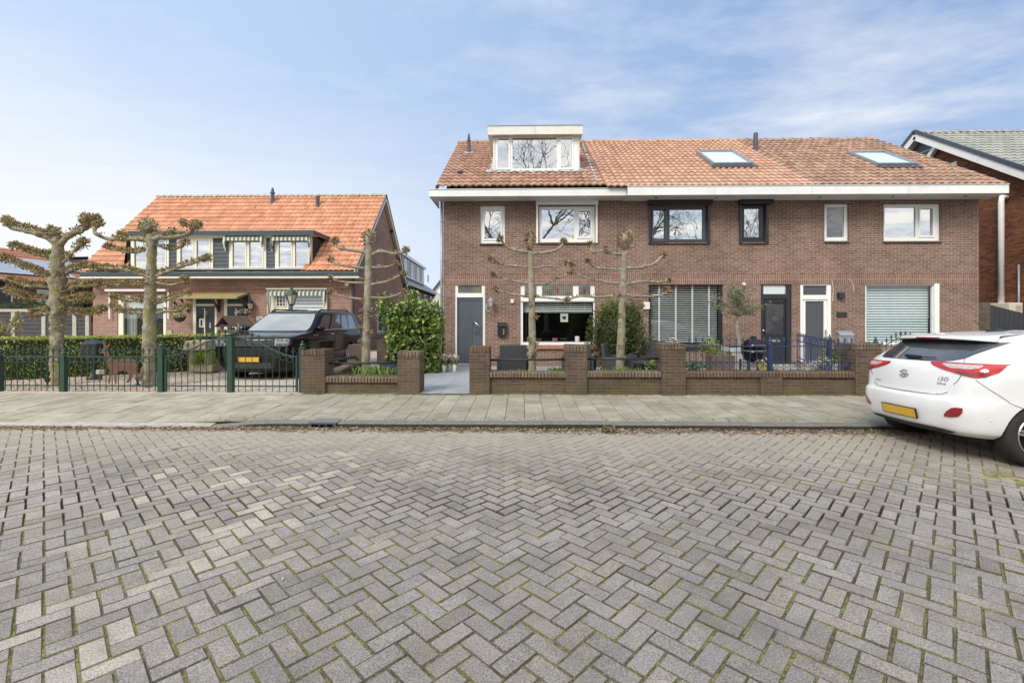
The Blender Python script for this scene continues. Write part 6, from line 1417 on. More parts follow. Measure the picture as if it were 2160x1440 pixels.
for sx in (xl+.12, xr_-.08, xr_+dx-.1): mb = MB(); mb.box(sx-.025,sx+.025,y-.2,y-.15,zf_,rzb+.08); mb.build('roof_post', M['bark_grey'], t)
mb = MB(); mb.box(xc-.05,xc+.05,y-.05,y+.05,.12,zf_); mb.build('post', M['bark_grey'], t)
# street-style lantern on a column behind the black car
y = 16.6; x = XA(615,y); t = thing('lamp_post','ornate dark green lantern on a column behind the black car','lamp post',(x,y,.12)); zb = ZA(615,657,y); zt = ZA(615,604,y); h = zt-zb
mb = MB(); mb.lathe([(.1,0),(.1,.3),(.05,.4),(.04,zb-.12),(.06,zb-.10),(.035,zb-.05),(.035,zb+.1)], (x,y,.12), 12)
for sx in (-1,1): mb.tube([(x,y,zb),(x+sx*.12,y,zb-.03),(x+sx*.2,y,zb+.03),(x+sx*.17,y,zb+.08),(x+sx*.13,y,zb+.05)], .014, 6)
mb.build('column', M['iron_green'], t)
mb = MB(); mb.lathe([(.05,.2),(.10,.24),(.11,.28)], (x,y,zb), 6); mb.lathe([(.25,h*.68),(.24,h*.72),(.12,h*.86),(.06,h*.88),(.06,h*.92),(.02,h*.94),(.01,h*1.05)], (x,y,zb), 6)
for k in range(6): a = 2*math.pi*k/6; mb.bar((x+.1*math.cos(a),y+.1*math.sin(a),zb+.27),(x+.21*math.cos(a),y+.21*math.sin(a),zb+h*.68),.02)
mb.build('lantern_frame', M['iron_green'], t); mb = MB(); mb.lathe([(.09,.28),(.195,h*.68)], (x,y,zb), 6); mb.build('lamp_glass', M['lamp_glass'], t)
# ------------------------------------------------------------------ pollarded trees trained flat
m, nt, b = new_mat('bark'); t = NT(nt); p = pos(t)
c = t.mix(t.ramp(t.noise(p, 9, 6, .75), .40, .60, 0, 1), (.36,.33,.26,1), (.125,.105,.078,1))
mo = t.math('MULTIPLY', t.ramp(t.noise(p, 4.5, 6, .75), .47, .62, 0, 1), .75); c = t.mix(mo, c, (.27,.245,.06,1))
wl = t.ramp(t.noise(p, 38, 4, .8), .60, .68, 0, .8); c = t.mix(wl, c, (.52,.50,.42,1))
t.set(b.inputs['Base Color'], c); b.inputs['Roughness'].default_value = .95; t.set(b.inputs['Normal'], t.bump(t.noise(p, 55, 4, .7), 1.0, .012)); M['bark'] = m
m2 = m.copy(); m2.name = 'bark_clean'; M['bark_clean'] = m2
for nd in m2.node_tree.nodes:
    if nd.type == 'MIX' and abs(nd.inputs[7].default_value[0]-.27) < .001: nd.inputs[7].default_value = (.30,.27,.16,1)
plain('twig', (.27,.20,.14), .95, var=.35, vs=30, tint=True)
def smooth_path(pts, n=6):
    P_ = [Vector(p) for p in pts]; out = []
    for i in range(len(P_)-1):
        p0 = P_[max(i-1,0)]; p1 = P_[i]; p2 = P_[i+1]; p3 = P_[min(i+2,len(P_)-1)]
        for k in range(n):
            t = k/n; out.append(.5*((2*p1)+(-p0+p2)*t+(2*p0-5*p1+4*p2-p3)*t*t+(-p0+3*p1-3*p2+p3)*t**3))
    out.append(P_[-1]); return out
def spikes(mb, c, r, n, L, rs, cols, up=.2, w=.011, axis=None):
    for _ in range(n):
        d = Vector(rs.normal(size=3)); d.z += up; d.normalize(); q = Vector(c)+Vector((d.x*r[0],d.y*r[1],d.z*r[2]))*(.35+.6*rs.rand()); l = L*(.5+.9*rs.rand()); d2 = (d+Vector(rs.normal(size=3))*.35).normalized(); e = d2.cross(Vector((0,1,.3))).normalized()*w*(.7+.6*rs.rand()); f = d2.cross(e).normalized()*e.length
        k = .6+.8*rs.rand(); cc = cols[rs.randint(len(cols))]; a = q; tip = q+d2*l; mid = q+d2*l*.6
        mb.add([tuple(a+e),tuple(a-e*.5+f),tuple(a-e*.5-f),tuple(mid+e*.8),tuple(mid-e*.4+f*.8),tuple(mid-e*.4-f*.8),tuple(tip)], [(0,1,4,3),(1,2,5,4),(2,0,3,5),(3,4,6),(4,5,6),(5,3,6)], 0, tuple(v*k for v in cc))
TW = [(1.0,1.0,1.0),(1.25,1.15,1.0),(.7,.68,.6),(1.0,1.05,.6)]
def pollard(label, Y, trunk, branches, knobs, burrs, seed, rugged=0, bark='bark_clean', moss=.2):
    rs = np.random.RandomState(seed); base = W(trunk[0][0],trunk[0][1],Y); sc = Y/960
    t = thing('pollarded_tree', label, 'tree', (base[0],Y,.12), 'pollarded trees trained flat in the front gardens')
    thin = 1-.20*rugged
    pts = [W(a,b,Y) for a,b,_ in trunk]; pts = smooth_path(pts, 7); ws = []
    for i in range(len(trunk)-1):
        for k in range(7): ws.append((trunk[i][2]*(1-k/7)+trunk[i+1][2]*k/7)*sc/2*thin*(1+.10*rugged*noise.noise(Vector((seed,i+k/7,0))*1.7)))
    ws.append(trunk[-1][2]*sc/2*thin)
    mb = MB(); mb.tube(pts, ws, 20, jit=.10+.30*rugged)
    tr = mb.build('trunk', M[bark], t, smooth=True)
    cols = TW if moss < .5 else [(1.35,1.5,.85),(1.6,1.8,.6),(1.3,1.35,1.2),(.9,.85,.8),(1.1,1.1,1.0)]
    mb = MB()
    for (a,b,s) in burrs: spikes(mb, W(a,b,Y-.06), (s*sc*.9,.1,s*sc*.8), int(18+s*3), .035, rs, cols)
    if mb.n: mb.build('burrs', M['twig'], tr, fixn=False)
    for br in branches:
        P0 = [W(a,b,Y) for a,b in br['p']]; n = len(P0); j = [rs.normal()*.05 for _ in P0]; P0 = [(p_[0],p_[1]+(j[i] if i else 0),p_[2]) for i,p_ in enumerate(P0)]
        pth = smooth_path(P0, 6); m_ = len(pth); w0, w1 = [q*(1-.22*rugged) for q in br['w']]; rad = [(w0*(1-k/(m_-1))+w1*k/(m_-1))*sc/2*(1+.16*noise.noise(pth[k]*13)) for k in range(m_)]
        mb = MB(); mb.tube(pth, rad, 9, jit=.28+.3*rugged); bo = mb.build('branch', M[bark], t, smooth=True)
        mb = MB(); kn = br.get('k', 7)
        if kn: q = pth[-1]; spikes(mb, q, (kn*sc*.8,kn*sc*.6,kn*sc*.9), int(kn*(12 if rugged else 10)), .055, rs, cols, up=.5)
        for k in range(2, m_-1):     # spurs along the branch
            dn = br.get('d', .5)
            if rs.rand() < dn: spikes(mb, pth[k]+Vector((0,0,rad[k]*.8)), (.05+.07*rugged,.05+.06*rugged,.03+.07*rugged), int(4+36*rugged*dn*1.2), .045, rs, cols, up=1.0)
        if mb.n: mb.build('knuckle', M['twig'], bo, fixn=False)
    for (a,b,rx,rz,n) in knobs:
        mb = MB(); c0 = W(a,b,Y); mb.lathe([(.02,-rz*sc*.9),(rx*sc*.5,-rz*sc*.5),(rx*sc*.6,0),(rx*sc*.5,rz*sc*.5),(.02,rz*sc*.7)], c0, 9); kb = mb.build('knob', M[bark], t, smooth=True); mb = MB(); spikes(mb, c0, (rx*sc*.95,rx*sc*.8,rz*sc*.95), n, .06, rs, cols, up=.3, w=.012); mb.build('twigs', M['twig'], kb, fixn=False)
    return t
def B(p, w=(6,3.5), k=7, d=.5): return dict(p=p, w=w, k=k, d=d)
pollard('broad gnarled pollarded tree at the far left with moss-covered stubby branches', 9.9,
 [(123,818,30),(119,770,27),(120,720,26),(120,675,29),(122,655,34),(122,600,33),(121,560,29),(121,520,24),(118,500,20)],
 [B([(118,512),(97,499),(59,487),(28,478),(10,466)],(19,12),13,.9),B([(125,516),(145,497),(177,481),(186,466)],(16,10),17,.6),B([(180,474),(196,466),(208,464)],(9,8),12,.8),
  B([(128,560),(150,536),(168,520),(172,512)],(10,8),14,.5),B([(113,542),(80,537),(52,527),(27,519)],(11,7),12,1),B([(110,590),(76,575),(49,563),(8,545)],(11,8),13,1),
  B([(110,605),(69,603),(38,598),(14,592)],(10,8),11,1),B([(110,636),(69,631),(42,624),(12,612)],(10,9),13,1),B([(116,660),(92,660),(66,664)],(18,12),14,1),
  B([(130,590),(148,572),(184,562),(208,566),(243,569)],(11,5),7,.9),B([(130,618),(156,604),(194,604),(219,600)],(11,8),13,.9),B([(130,634),(156,633),(193,626)],(9,7),9,1),B([(130,658),(167,662),(194,659),(219,652)],(11,7),10,1)],
 [(115,492,16,16,150),(184,462,19,15,170),(208,470,11,10,90),(108,484,10,10,70),(119,530,12,8,60),(119,563,14,8,90)],
 [(112,560,9),(126,648,12),(110,645,12),(118,775,8),(112,700,7),(125,690,8),(110,735,8),(122,610,12),(128,625,10),(116,580,10)], 1, 1.0, 'bark', 1)
pollard('pollarded tree with yellow lichen down its trunk beside the left gate post', 9.7,
 [(316,813,31),(314,770,28),(315,700,27),(317,640,25),(318,600,23),(320,560,21),(321,516,20),(320,494,20)],
 [B([(322,504),(345,503),(372,501),(395,494),(413,474)],(13,9),13,.5),B([(314,508),(288,502),(250,504),(222,502),(205,492),(200,478),(206,472)],(13,7),7,.3),
  B([(326,515),(351,524),(378,521),(396,512)],(8,7),10,.4),B([(308,527),(278,532),(250,528),(226,520)],(7,5),8,.8),B([(330,582),(368,568),(403,558),(437,545)],(9,6),10,.7),
  B([(310,583),(285,573),(257,568),(200,564)],(9,6),10,.9),B([(330,596),(365,600),(396,592)],(7,6),12,.7),B([(308,601),(271,600),(226,600)],(6,5),6,.9),
  B([(328,640),(361,629),(401,617)],(8,5),8,.7),B([(308,636),(290,632),(262,634),(238,626)],(8,5),7,.7),B([(308,660),(267,658),(250,652),(236,644)],(7,6),7,.9),B([(328,660),(368,654),(397,645)],(8,6),10,.7)],
 [(312,477,24,20,240),(258,497,12,13,110),(362,488,14,9,90),(295,630,11,9,80),(307,667,12,9,80),(388,470,9,9,60),(413,474,15,10,110)],
 [(308,516,9),(322,545,6),(314,583,9),(326,630,7),(322,640,6),(312,600,9)], 2, .55, 'bark', 1)
pollard('slim pollarded tree in front of the gable of the orange-roofed house', 9.9,
 [(773,800,18),(772,760,17),(773,700,16),(775,640,15),(777,580,15),(778,530,14),(778,512,13)],
 [B([(774,532),(740,527),(717,523),(709,509)],(7,6),9,.3),B([(783,538),(803,530),(833,535),(853,526)],(8,6),9,.5),B([(772,566),(733,562),(710,557),(698,547)],(5,4),7,.3),B([(783,564),(813,563),(837,556)],(5,3),6,.3),
  B([(772,597),(733,595),(710,592),(697,586)],(5,3),6,.3),B([(783,600),(820,593),(853,578)],(6,3.5),7,.35),B([(772,632),(733,627),(707,620),(697,615)],(5,3),6,.35),B([(780,627),(820,627),(852,616)],(5,3.5),7,.35)],
 [(778,504,16,22,170)],
 [(764,632,6),(760,670,7),(785,670,6),(760,690,6),(781,700,7),(762,720,7),(781,655,6),(763,655,5)], 3, 0)
pollard('pollarded tree in front of the large white-framed window', 9.55,
 [(1123,800,17),(1123,760,16),(1123,716,15),(1122,660,14),(1121,600,13),(1120,560,12),(1119,530,11)],
 [B([(1116,532),(1092,529),(1070,521),(1056,506)],(7,5),8,.3),B([(1123,535),(1155,532),(1177,526),(1190,510)],(7,5),8,.3),B([(1114,563),(1080,559),(1050,555),(1036,546)],(5,3.5),7,.3),B([(1124,565),(1150,562),(1180,562),(1195,556)],(5,3),6,.35),
  B([(1114,597),(1080,592),(1055,586),(1041,580)],(5,3.5),6,.3),B([(1125,599),(1152,598),(1175,587),(1205,576)],(5,3.5),4,.35),B([(1116,626),(1088,622),(1062,616),(1047,609)],(5,3.5),8,.35),B([(1127,625),(1163,629),(1197,634)],(5,3),6,.4)],
 [(1119,507,12,25,210)],
 [(1130,625,6),(1117,641,7),(1132,668,5),(1116,716,6),(1127,745,9),(1132,725,5),(1122,752,6)], 4, 0)
pollard('pollarded tree in front of the yew bush', 9.55,
 [(1308,800,18),(1308,760,17),(1310,716,16),(1312,660,15),(1314,600,14),(1316,560,13),(1317,532,12)],
 [B([(1312,536),(1285,532),(1270,530),(1250,531),(1246,517)],(7,5),8,.2),B([(1320,565),(1350,564),(1377,557),(1402,536)],(7,5),9,.3),B([(1312,568),(1280,566),(1255,562),(1241,550)],(5,3.5),7,.3),
  B([(1310,598),(1270,592),(1235,585),(1210,570),(1207,558)],(5,3.5),6,.4),B([(1318,600),(1353,594),(1385,595),(1413,592)],(6,5),5,1),B([(1310,622),(1264,626),(1223,625),(1197,632)],(5,3.5),4,.4),B([(1320,622),(1365,625),(1394,622),(1408,614)],(5,5),11,.35)],
 [(1318,506,20,25,280),(1277,521,6,8,50)],
 [(1308,622,6),(1322,640,6),(1308,665,8),(1309,730,7),(1318,716,5),(1312,752,7)], 5, 0)
# small tree with yellow spring leaves at the left edge
x, y, _ = GR(8, 800, .12); y = 12.0; x = XA(8,y); t = thing('young_tree','young tree with sparse yellow leaves at the left edge behind the hedge','tree',(x,y,.1)); mb = MB(); rs = np.random.RandomState(3); tips = []
mb.tube([(x,y,.1),(x,y,1.2)], [.05,.04], 7)
for k in range(16): a = rs.uniform(0,6.28); d = Vector((math.cos(a)*rs.uniform(.2,.6),math.sin(a)*.3,rs.uniform(.1,.65))); mb.tube([(x,y,1.0),Vector((x,y,1.1))+d*.6,Vector((x,y,1.15))+d], [.02,.012,.005], 5); tips += [Vector((x,y,1.1))+d*f for f in (.6,.8,1)]
mb.build('trunk', M['bark_clean'], t); mb = MB()
for q in tips: leaves(mb, q, (.12,.12,.1), 12, .06, [(.62,.50,.10),(.5,.42,.12),(.3,.32,.08)], .1)
mb.build('crown', M['leaf'], t, fixn=False)
# bare trees across the road (they stand behind the camera and show in the window panes)
def bare(par, p, d, L, r, dep, mb, rs):
    n = 3; pts = [Vector(p)]; dd = Vector(d)
    for k in range(n): dd = (dd+Vector(rs.normal(size=3))*.16+Vector((0,0,.03))).normalized(); pts.append(pts[-1]+dd*L/n)
    mb.tube(pts, [r,r*.88,r*.76,r*.66], 5 if r > .03 else 3, cap=False)
    if dep == 0: return
    for k in range(rs.randint(2,5) if dep > 1 else 4):
        a = rs.uniform(0,6.28); ax = dd.cross(Vector((math.cos(a),math.sin(a),.2))).normalized(); nd = (dd*math.cos(.6)+ax*math.sin(rs.uniform(.4,.9))).normalized(); bare(par, pts[rs.randint(2,4)], nd, L*rs.uniform(.65,.85), r*.62, dep-1, mb, rs)
for k, (x, y, h) in enumerate(((-4.5,-9,6.0),(2.0,-8,6.2),(9,-10,5.6),(-13,-12,5.4),(18,-12,5.2))):
    rs = np.random.RandomState(20+k); t = thing('bare_tree','tall bare tree across the road behind the viewpoint','tree',(x,y,0),'bare trees across the road'); mb = MB(); bare(t,(x,y,0),(0,0,1),h,.21,6,mb,rs); mb.build('trunk', M['bark_clean'], t, fixn=False)
mb = MB(); leaves(mb, (0,-12,1.2), (26,.6,1.3), 6000, .4, [(.05,.09,.02),(.07,.12,.03)], .8, 1.8, True); mb.box(-26,26,-12.4,-11.7,-.1,2.3,col=(.02,.04,.01)); mb.build('boundary_hedge', M['leaf'], label='long dark hedge across the road behind the viewpoint', cat='hedge', fixn=False)
# ------------------------------------------------------------------ cars
class Car:
    def __init__(s, rows, place, root):
        s.r = np.array(rows, float); s.place = place; s.root = root   # rows: z, xa, w, r, cr, xb
        s.z = s.r[:,0]
    def row(s, z):
        # monotone cubic interpolation of every column
        zz = s.z; i = int(np.clip(np.searchsorted(zz, z)-1, 0, len(zz)-2)); h = zz[i+1]-zz[i]; t = min(1, max(0, (z-zz[i])/h)); out = []
        for c in range(1, s.r.shape[1]):
            y = s.r[:,c]
            def m(k):
                if k <= 0 or k >= len(zz)-1: return (y[min(k+1,len(zz)-1)]-y[max(k-1,0)])/(zz[min(k+1,len(zz)-1)]-zz[max(k-1,0)])
                a = (y[k]-y[k-1])/(zz[k]-zz[k-1]); b = (y[k+1]-y[k])/(zz[k+1]-zz[k]); return 0 if a*b <= 0 else 2*a*b/(a+b)
            out.append((2*t**3-3*t*t+1)*y[i]+(t**3-2*t*t+t)*h*m(i)+(-2*t**3+3*t*t)*y[i+1]+(t**3-t*t)*h*m(i+1))
        return out
    def S(s, z, t, off=0, side=1):
        """t: 0..1 across the near end from centre, 1..2 corner, 2..3 flank, 3..4 corner, 4..5 far end"""
        def raw(z, t):
            xa, w, r, cr, xb = s.row(z); r = min(r, w*.95); sg = 1
            if t < 0: sg = -1; t = -t
            k = (w-r)/w; xe = xa+cr*k*k
            if t <= 1: y = t*(w-r); x = xa+cr*(y/w)**2
            elif t <= 2: a = (t-1)*math.pi/2; x = xe+r*(1-math.cos(a))*(1.0)+0; y = w-r+r*math.sin(a)
            elif t <= 3: x0 = xe+r; x1 = xb-r; f = t-2; x = x0+(x1-x0)*f; y = w+.018*math.sin(math.pi*f)
            elif t <= 4: a = (t-3)*math.pi/2; x = xb-r+r*math.sin(a); y = w-r+r*math.cos(a)
            else: y = (5-t)*(w-r); x = xb+.0
            return Vector((x, sg*y*side, z))
        p = raw(z, t)
        if off:
            e = 1e-3; a = raw(z, t+e)-raw(z, t-e); b = raw(min(z+.004,s.z[-1]), t)-raw(max(z-.004,s.z[0]), t); n = a.cross(b)
            if n.length > 0:
                n.normalize(); c = Vector((max(.6,min(p.x,2.5)), 0, .8))
                if n.dot(p-c) < 0: n = -n
                p = p+n*off
        return p
    def W(s, p): return s.place @ Vector(p)
    def patch(s, name, rows, mat, off=.004, side=1, nz=6, nt=14, parent=None, thick=False, smooth=True):
        """rows: list of (z, tL, tR)"""
        mb = MB(); V = []; rr = []
        for (a, b) in zip(rows, rows[1:]):
            for k in range(nz): f = k/nz; rr.append([a[i]*(1-f)+b[i]*f for i in range(3)])
        rr.append(list(rows[-1]))
        for z, l, r in rr:
            for k in range(nt+1): V.append(tuple(s.W(s.S(z, l+(r-l)*k/nt, off, side))))
        F = [(i*(nt+1)+k, i*(nt+1)+k+1, (i+1)*(nt+1)+k+1, (i+1)*(nt+1)+k) for i in range(len(rr)-1) for k in range(nt)]
        mb.add(V, F); return mb.build(name, M[mat], parent or s.root, smooth=smooth, fixn=False)
    def line(s, name, pts, w, mat, off=.004, side=1, parent=None):
        mb = MB(); P_ = []
        for (z0,t0),(z1,t1) in zip(pts, pts[1:]):
            for k in range(8): f = k/8; P_.append(s.W(s.S(z0+(z1-z0)*f, t0+(t1-t0)*f, off, side)))
        P_.append(s.W(s.S(*pts[-1], off, side))); mb.tube(P_, w, 5); return mb.build(name, M[mat], parent or s.root)
    def body(s, mat, wheels, wr, name='body'):
        zs = []
        for a, b in zip(s.z, s.z[1:]): zs += [a+(b-a)*k/5 for k in range(5)]
        zs.append(s.z[-1]); ts = [k/10 for k in range(10)]+[1+k/10 for k in range(10)]+[2+k/40 for k in range(40)]+[3+k/8 for k in range(8)]+[4+k/6 for k in range(7)]
        V = []; nr = 2*len(ts)-2
        for z in zs:
            V += [tuple(s.S(z,t)) for t in ts]+[tuple(s.S(z,-t)) for t in reversed(ts[1:-1])]
        F = [(i*nr+k, i*nr+(k+1)%nr, (i+1)*nr+(k+1)%nr, (i+1)*nr+k) for i in range(len(zs)-1) for k in range(nr)]
        F.append(tuple(range(nr))); F.append(tuple((len(zs)-1)*nr+k for k in range(nr-1,-1,-1)))
        mb = MB(); mb.add([tuple(s.W(v)) for v in V], F); o = mb.build(name, M[mat], s.root, smooth=True)
        cut = MB()
        for x in wheels:
            for sg in (-1,1):
                C_ = MB(); C_.lathe([(wr,-.13),(wr,.22)], (x, sg*.80, wr*.88), 40, axis='y'); cut.add([tuple(s.W(v)) for v in C_.v], C_.f)
        c = cut.build('cutter', M['arch_black'], s.root); md = o.modifiers.new('arch','BOOLEAN'); md.operation = 'DIFFERENCE'; md.object = c; md.solver = 'EXACT'
        bpy.context.view_layer.update(); me = bpy.data.meshes.new_from_object(o.evaluated_get(bpy.context.evaluated_depsgraph_get())); o.modifiers.clear(); o.data = me; bpy.data.objects.remove(c)
        me.polygons.foreach_set('use_smooth', [True]*len(me.polygons))
        try: me.set_sharp_from_angle(angle=math.radians(50))
        except Exception as e: print(e)
        # dark liner behind the arches
        for x in wheels:
            mb = MB(); C_ = MB(); C_.box(x-wr*.99, x+wr*.99, -.68, .68, .2, wr*1.8); mb.add([tuple(s.W(v)) for v in C_.v], C_.f); mb.build('wheel_arch_liner', M['arch_black'], s.root)
        return o
    def wheel(s, x, y, r, wd_, side, rim='rim_alloy', spokes=5, turn=0):
        w = thing('wheel', None, None, (0,0,0)); w.parent = s.root; w.location = -worldloc(s.root)
        T = lambda mb_: [tuple(s.W(v)) for v in mb_.v]
        a = MB(); h = wd_/2; a.lathe([(r*.66,-h*.85),(r*.80,-h),(r*.93,-h*.96),(r,-h*.72),(r*.998,0),(r,h*.72),(r*.93,h*.96),(r*.80,h),(r*.66,h*.85)], (x,y,r), 48, axis='y', cap=False); mb = MB(); mb.add(T(a), a.f); mb.build('tyre', M['tyre'], w, smooth=True)
        o_ = h*side
        b = MB(); b.lathe([(r*.68,o_*.9),(r*.655,o_*.98),(r*.62,o_*.85),(r*.60,-o_*.6)], (x,y,r), 40, axis='y', cap=False)
        b.lathe([(r*.14,o_*.30),(r*.13,o_*.72),(r*.10,o_*.80),(.005,o_*.80)], (x,y,r), 16, axis='y')
        for k in range(spokes):
            for dv in (-.16,.16):
                an = 2*math.pi*k/spokes+turn; c1 = Vector((math.cos(an+dv*.6),0,math.sin(an+dv*.6))); c0 = Vector((math.cos(an+dv*1.9),0,math.sin(an+dv*1.9)))
                b.bar(tuple(Vector((x,y+o_*.55,r))+c0*r*.10), tuple(Vector((x,y+o_*.80,r))+c1*r*.63), r*.075, r*.09, up=(0,1,0))
        mb = MB(); mb.add(T(b), b.f); mb.build('rim', M[rim], w)
        d = MB(); d.lathe([(r*.6,0),(r*.6,o_*.1)], (x,y,r), 30, axis='y'); mb = MB(); mb.add(T(d), d.f); mb.build('brake_disc', M['arch_black'], w)
        return w
# white hatchback, rear towards the left
OX, OY, OZ = 4.785, 5.86, -.045
car1 = thing('parked_car','white hatchback parked at the kerb at the right edge, seen from behind','car',(OX+2.1,OY,OZ))
PL = Matrix.Translation((OX,OY,OZ)) @ Matrix.Rotation(math.radians(-.6),4,'Z') @ Matrix.Rotation(math.radians(-1.7),4,'X') @ Matrix.Diagonal((1,-1,1,1))
rows = [(.275,.16,.77,.31,.12,4.12),(.34,.055,.845,.33,.14,4.25),(.45,.02,.878,.36,.15,4.3),(.58,.0,.89,.36,.16,4.3),(.67,.01,.892,.36,.16,4.28),(.715,.05,.89,.35,.15,4.22),(.88,.075,.888,.31,.15,3.9),(1.00,.10,.88,.29,.15,3.4),(1.07,.14,.86,.27,.14,3.1),
        (1.13,.215,.815,.24,.13,2.95),(1.22,.335,.755,.22,.12,2.8),(1.32,.46,.705,.20,.12,2.62),(1.385,.56,.68,.2,.11,2.5),(1.425,.76,.64,.2,.1,2.4),(1.457,1.15,.56,.2,.08,2.25),(1.478,1.65,.30,.2,.03,2.05)]
c1 = Car(rows, PL, car1); c1.body('car_white', (.77,3.43), .365)
for x in (.77,3.43):
    for sg in (1,-1): c1.wheel(x, sg*.775, .325, .205, sg, spokes=5, turn=.35)
rw = [(1.10,-.90,.60),(1.115,-1.0,.82),(1.15,-1.1,1.02),(1.2,-1.2,1.2),(1.27,-1.3,1.5),(1.335,-1.35,1.85)]
gl_ = bpy.data.materials['plain'] if 0 else None
plain('car_glass', (.075,.08,.088), .05, var=.3, vs=3, coat=1)  # base lightened so the glass seems to reflect the sky
c1.patch('rear_window', rw, 'car_glass', .005, nz=5, nt=36)
# rear quarter glass
c1.patch('side_window', [(1.07,2.16,2.6),(1.10,2.10,2.62),(1.2,2.15,2.6),(1.3,2.22,2.55)], 'car_glass', .005); c1.patch('side_window', [(1.07,2.16,2.6),(1.10,2.10,2.62),(1.2,2.15,2.6),(1.3,2.22,2.55)], 'car_glass', .005, side=-1)
# spoiler with brake light
def spoil(V, k, n):
    y = -.66+1.32*k/n; f = abs(y/.66); xt = .37+.09*f*f+.10*f**8; zt_ = 1.392-.022*f*f-.012*f**8
    return y, f, xt, zt_
sp = MB(); V = []; n = 24
for k in range(n+1):
    y, f, xt, zt_ = spoil(V, k, n); V += [tuple(c1.W(q)) for q in ((.92,y*.93,1.452-.02*f*f),(.62,y*.98,1.424-.016*f*f),(xt+.03,y,zt_+.006),(xt,y,zt_-.006),(xt+.008,y,zt_-.022),(xt+.20,y*.97,1.335))]
sp.add(V, [(k*6+j,k*6+j+1,k*6+j+7,k*6+j+6) for k in range(n) for j in range(5)]); so_ = sp.build('spoiler', M['car_white'], car1, smooth=True, fixn=False)
sp = MB(); V = []
for k in range(11):
    y = -.17+.34*k/10; f = abs(y/.66); xt = .37+.09*f*f; V += [tuple(c1.W(q)) for q in ((xt-.002,y,1.388),(xt+.002,y,1.368))]
sp.add(V, [(2*k,2*k+2,2*k+3,2*k+1) for k in range(10)]); sp.build('brake_light', M['red_deep'], so_, fixn=False)
sp = MB(); V = []
for k in range(n+1):
    y, f, xt, zt_ = spoil(V, k, n); V += [tuple(c1.W(q)) for q in ((xt+.012,y*.99,zt_-.026),(xt+.11,y*.97,1.318))]
sp.add(V, [(2*k,2*k+2,2*k+3,2*k+1) for k in range(n)]); sp.build('spoiler_underside', M['plastic_black'], so_, fixn=False)
# lamps
for sg in (1,-1):
    dl = .02 if sg > 0 else -.02; hs_ = lambda L_: [(z+dl,a,b) for z,a,b in L_]
    L = c1.patch('tail_light', hs_([(.925,1.42,1.46),(.95,1.16,1.62),(.99,.82,1.80),(1.03,.58,1.90),(1.065,.47,1.97),(1.08,.50,2.03)]), 'red_lens', .008, sg, nz=3, nt=20)
    c1.patch('clear_lens', hs_([(1.015,.92,1.30),(1.03,.82,1.46),(1.055,.72,1.52),(1.062,.76,1.50)]), 'clear_lens', .012, sg, parent=L, nz=2)
    c1.patch('lower_red_lens', hs_([(.94,1.3,1.6),(.965,1.1,1.66),(.985,1.0,1.6)]), 'red_deep', .011, sg, parent=L, nz=2)  # deeper red lower part of the lens
    c1.patch('reflector', hs_([(.47,1.06,1.16),(.49,1.06,1.30),(.535,1.11,1.36),(.58,1.20,1.37),(.59,1.27,1.36)]), 'red_deep', .008, sg, nz=3)
    c1.line('panel_gap', [(1.07,1.22),(.98,1.18),(.90,1.12),(.86,1.06)], .003, 'arch_black', .001, sg)
    c1.line('panel_gap', [(.925,1.44),(.80,1.75),(.70,2.0),(.62,2.06)], .0028, 'arch_black', .001, sg)
    c1.line('panel_gap', [(1.16,.98),(1.085,1.10),(1.07,1.22)], .0025, 'arch_black', .001, sg)
c1.line('panel_gap', [(.765,-1.0),(.73,-.9),(.715,-.5),(.71,0),(.715,.5),(.73,.9),(.765,1.0)], .0032, 'arch_black', .001)
c1.patch('tailgate_ledge', [(.722,-.8,.8),(.732,-.82,.82),(.742,-.84,.84)], 'car_white', .010, nz=2, nt=20)
c1.patch('rear_diffuser', [(.285,-.62,.62),(.305,-1.12,1.12),(.33,-1.22,1.22),(.345,-.8,.8)], 'plastic_black', .012, nz=3, nt=24)
mb = MB(); B2 = MB(); B2.box(.45,4.0,-.55,.55,.20,.32); mb.add([tuple(c1.W(v)) for v in B2.v], B2.f); mb.build('underbody', M['arch_black'], car1)
# recess around the plate and plate itself
c1.patch('plate_recess', [(.37,-.52,.52),(.43,-.58,.58),(.56,-.66,.66),(.575,-.62,.62)], 'car_white', .003, nz=3)
def flat(car, name, z, t, w, h, mat, off, th=.004, parent=None, dz=0, tilt=0):
    p_ = car.S(z, t, off); e = .01; a = (car.S(z,t+e)-car.S(z,t-e)).normalized(); u_ = (car.S(z+e,t)-car.S(z-e,t)).normalized(); n = a.cross(u_).normalized()
    if n.x > 0: n = -n
    B_ = MB(); B_.obox(p_, (w/2,h/2,th/2), a, u_, n); mb = MB(); mb.add([tuple(car.W(v)) for v in B_.v], B_.f); return mb.build(name, M[mat], parent or car.root, bevel=.0015), p_, a, u_, n
o, p_, a_, u_, n_ = flat(c1,'number_plate',.47,0,.53,.125,'plastic_black',.016,.012)
flat(c1,'plate_face',.47,0,.50,.105,'plate_yellow',.0245,.003,parent=o)
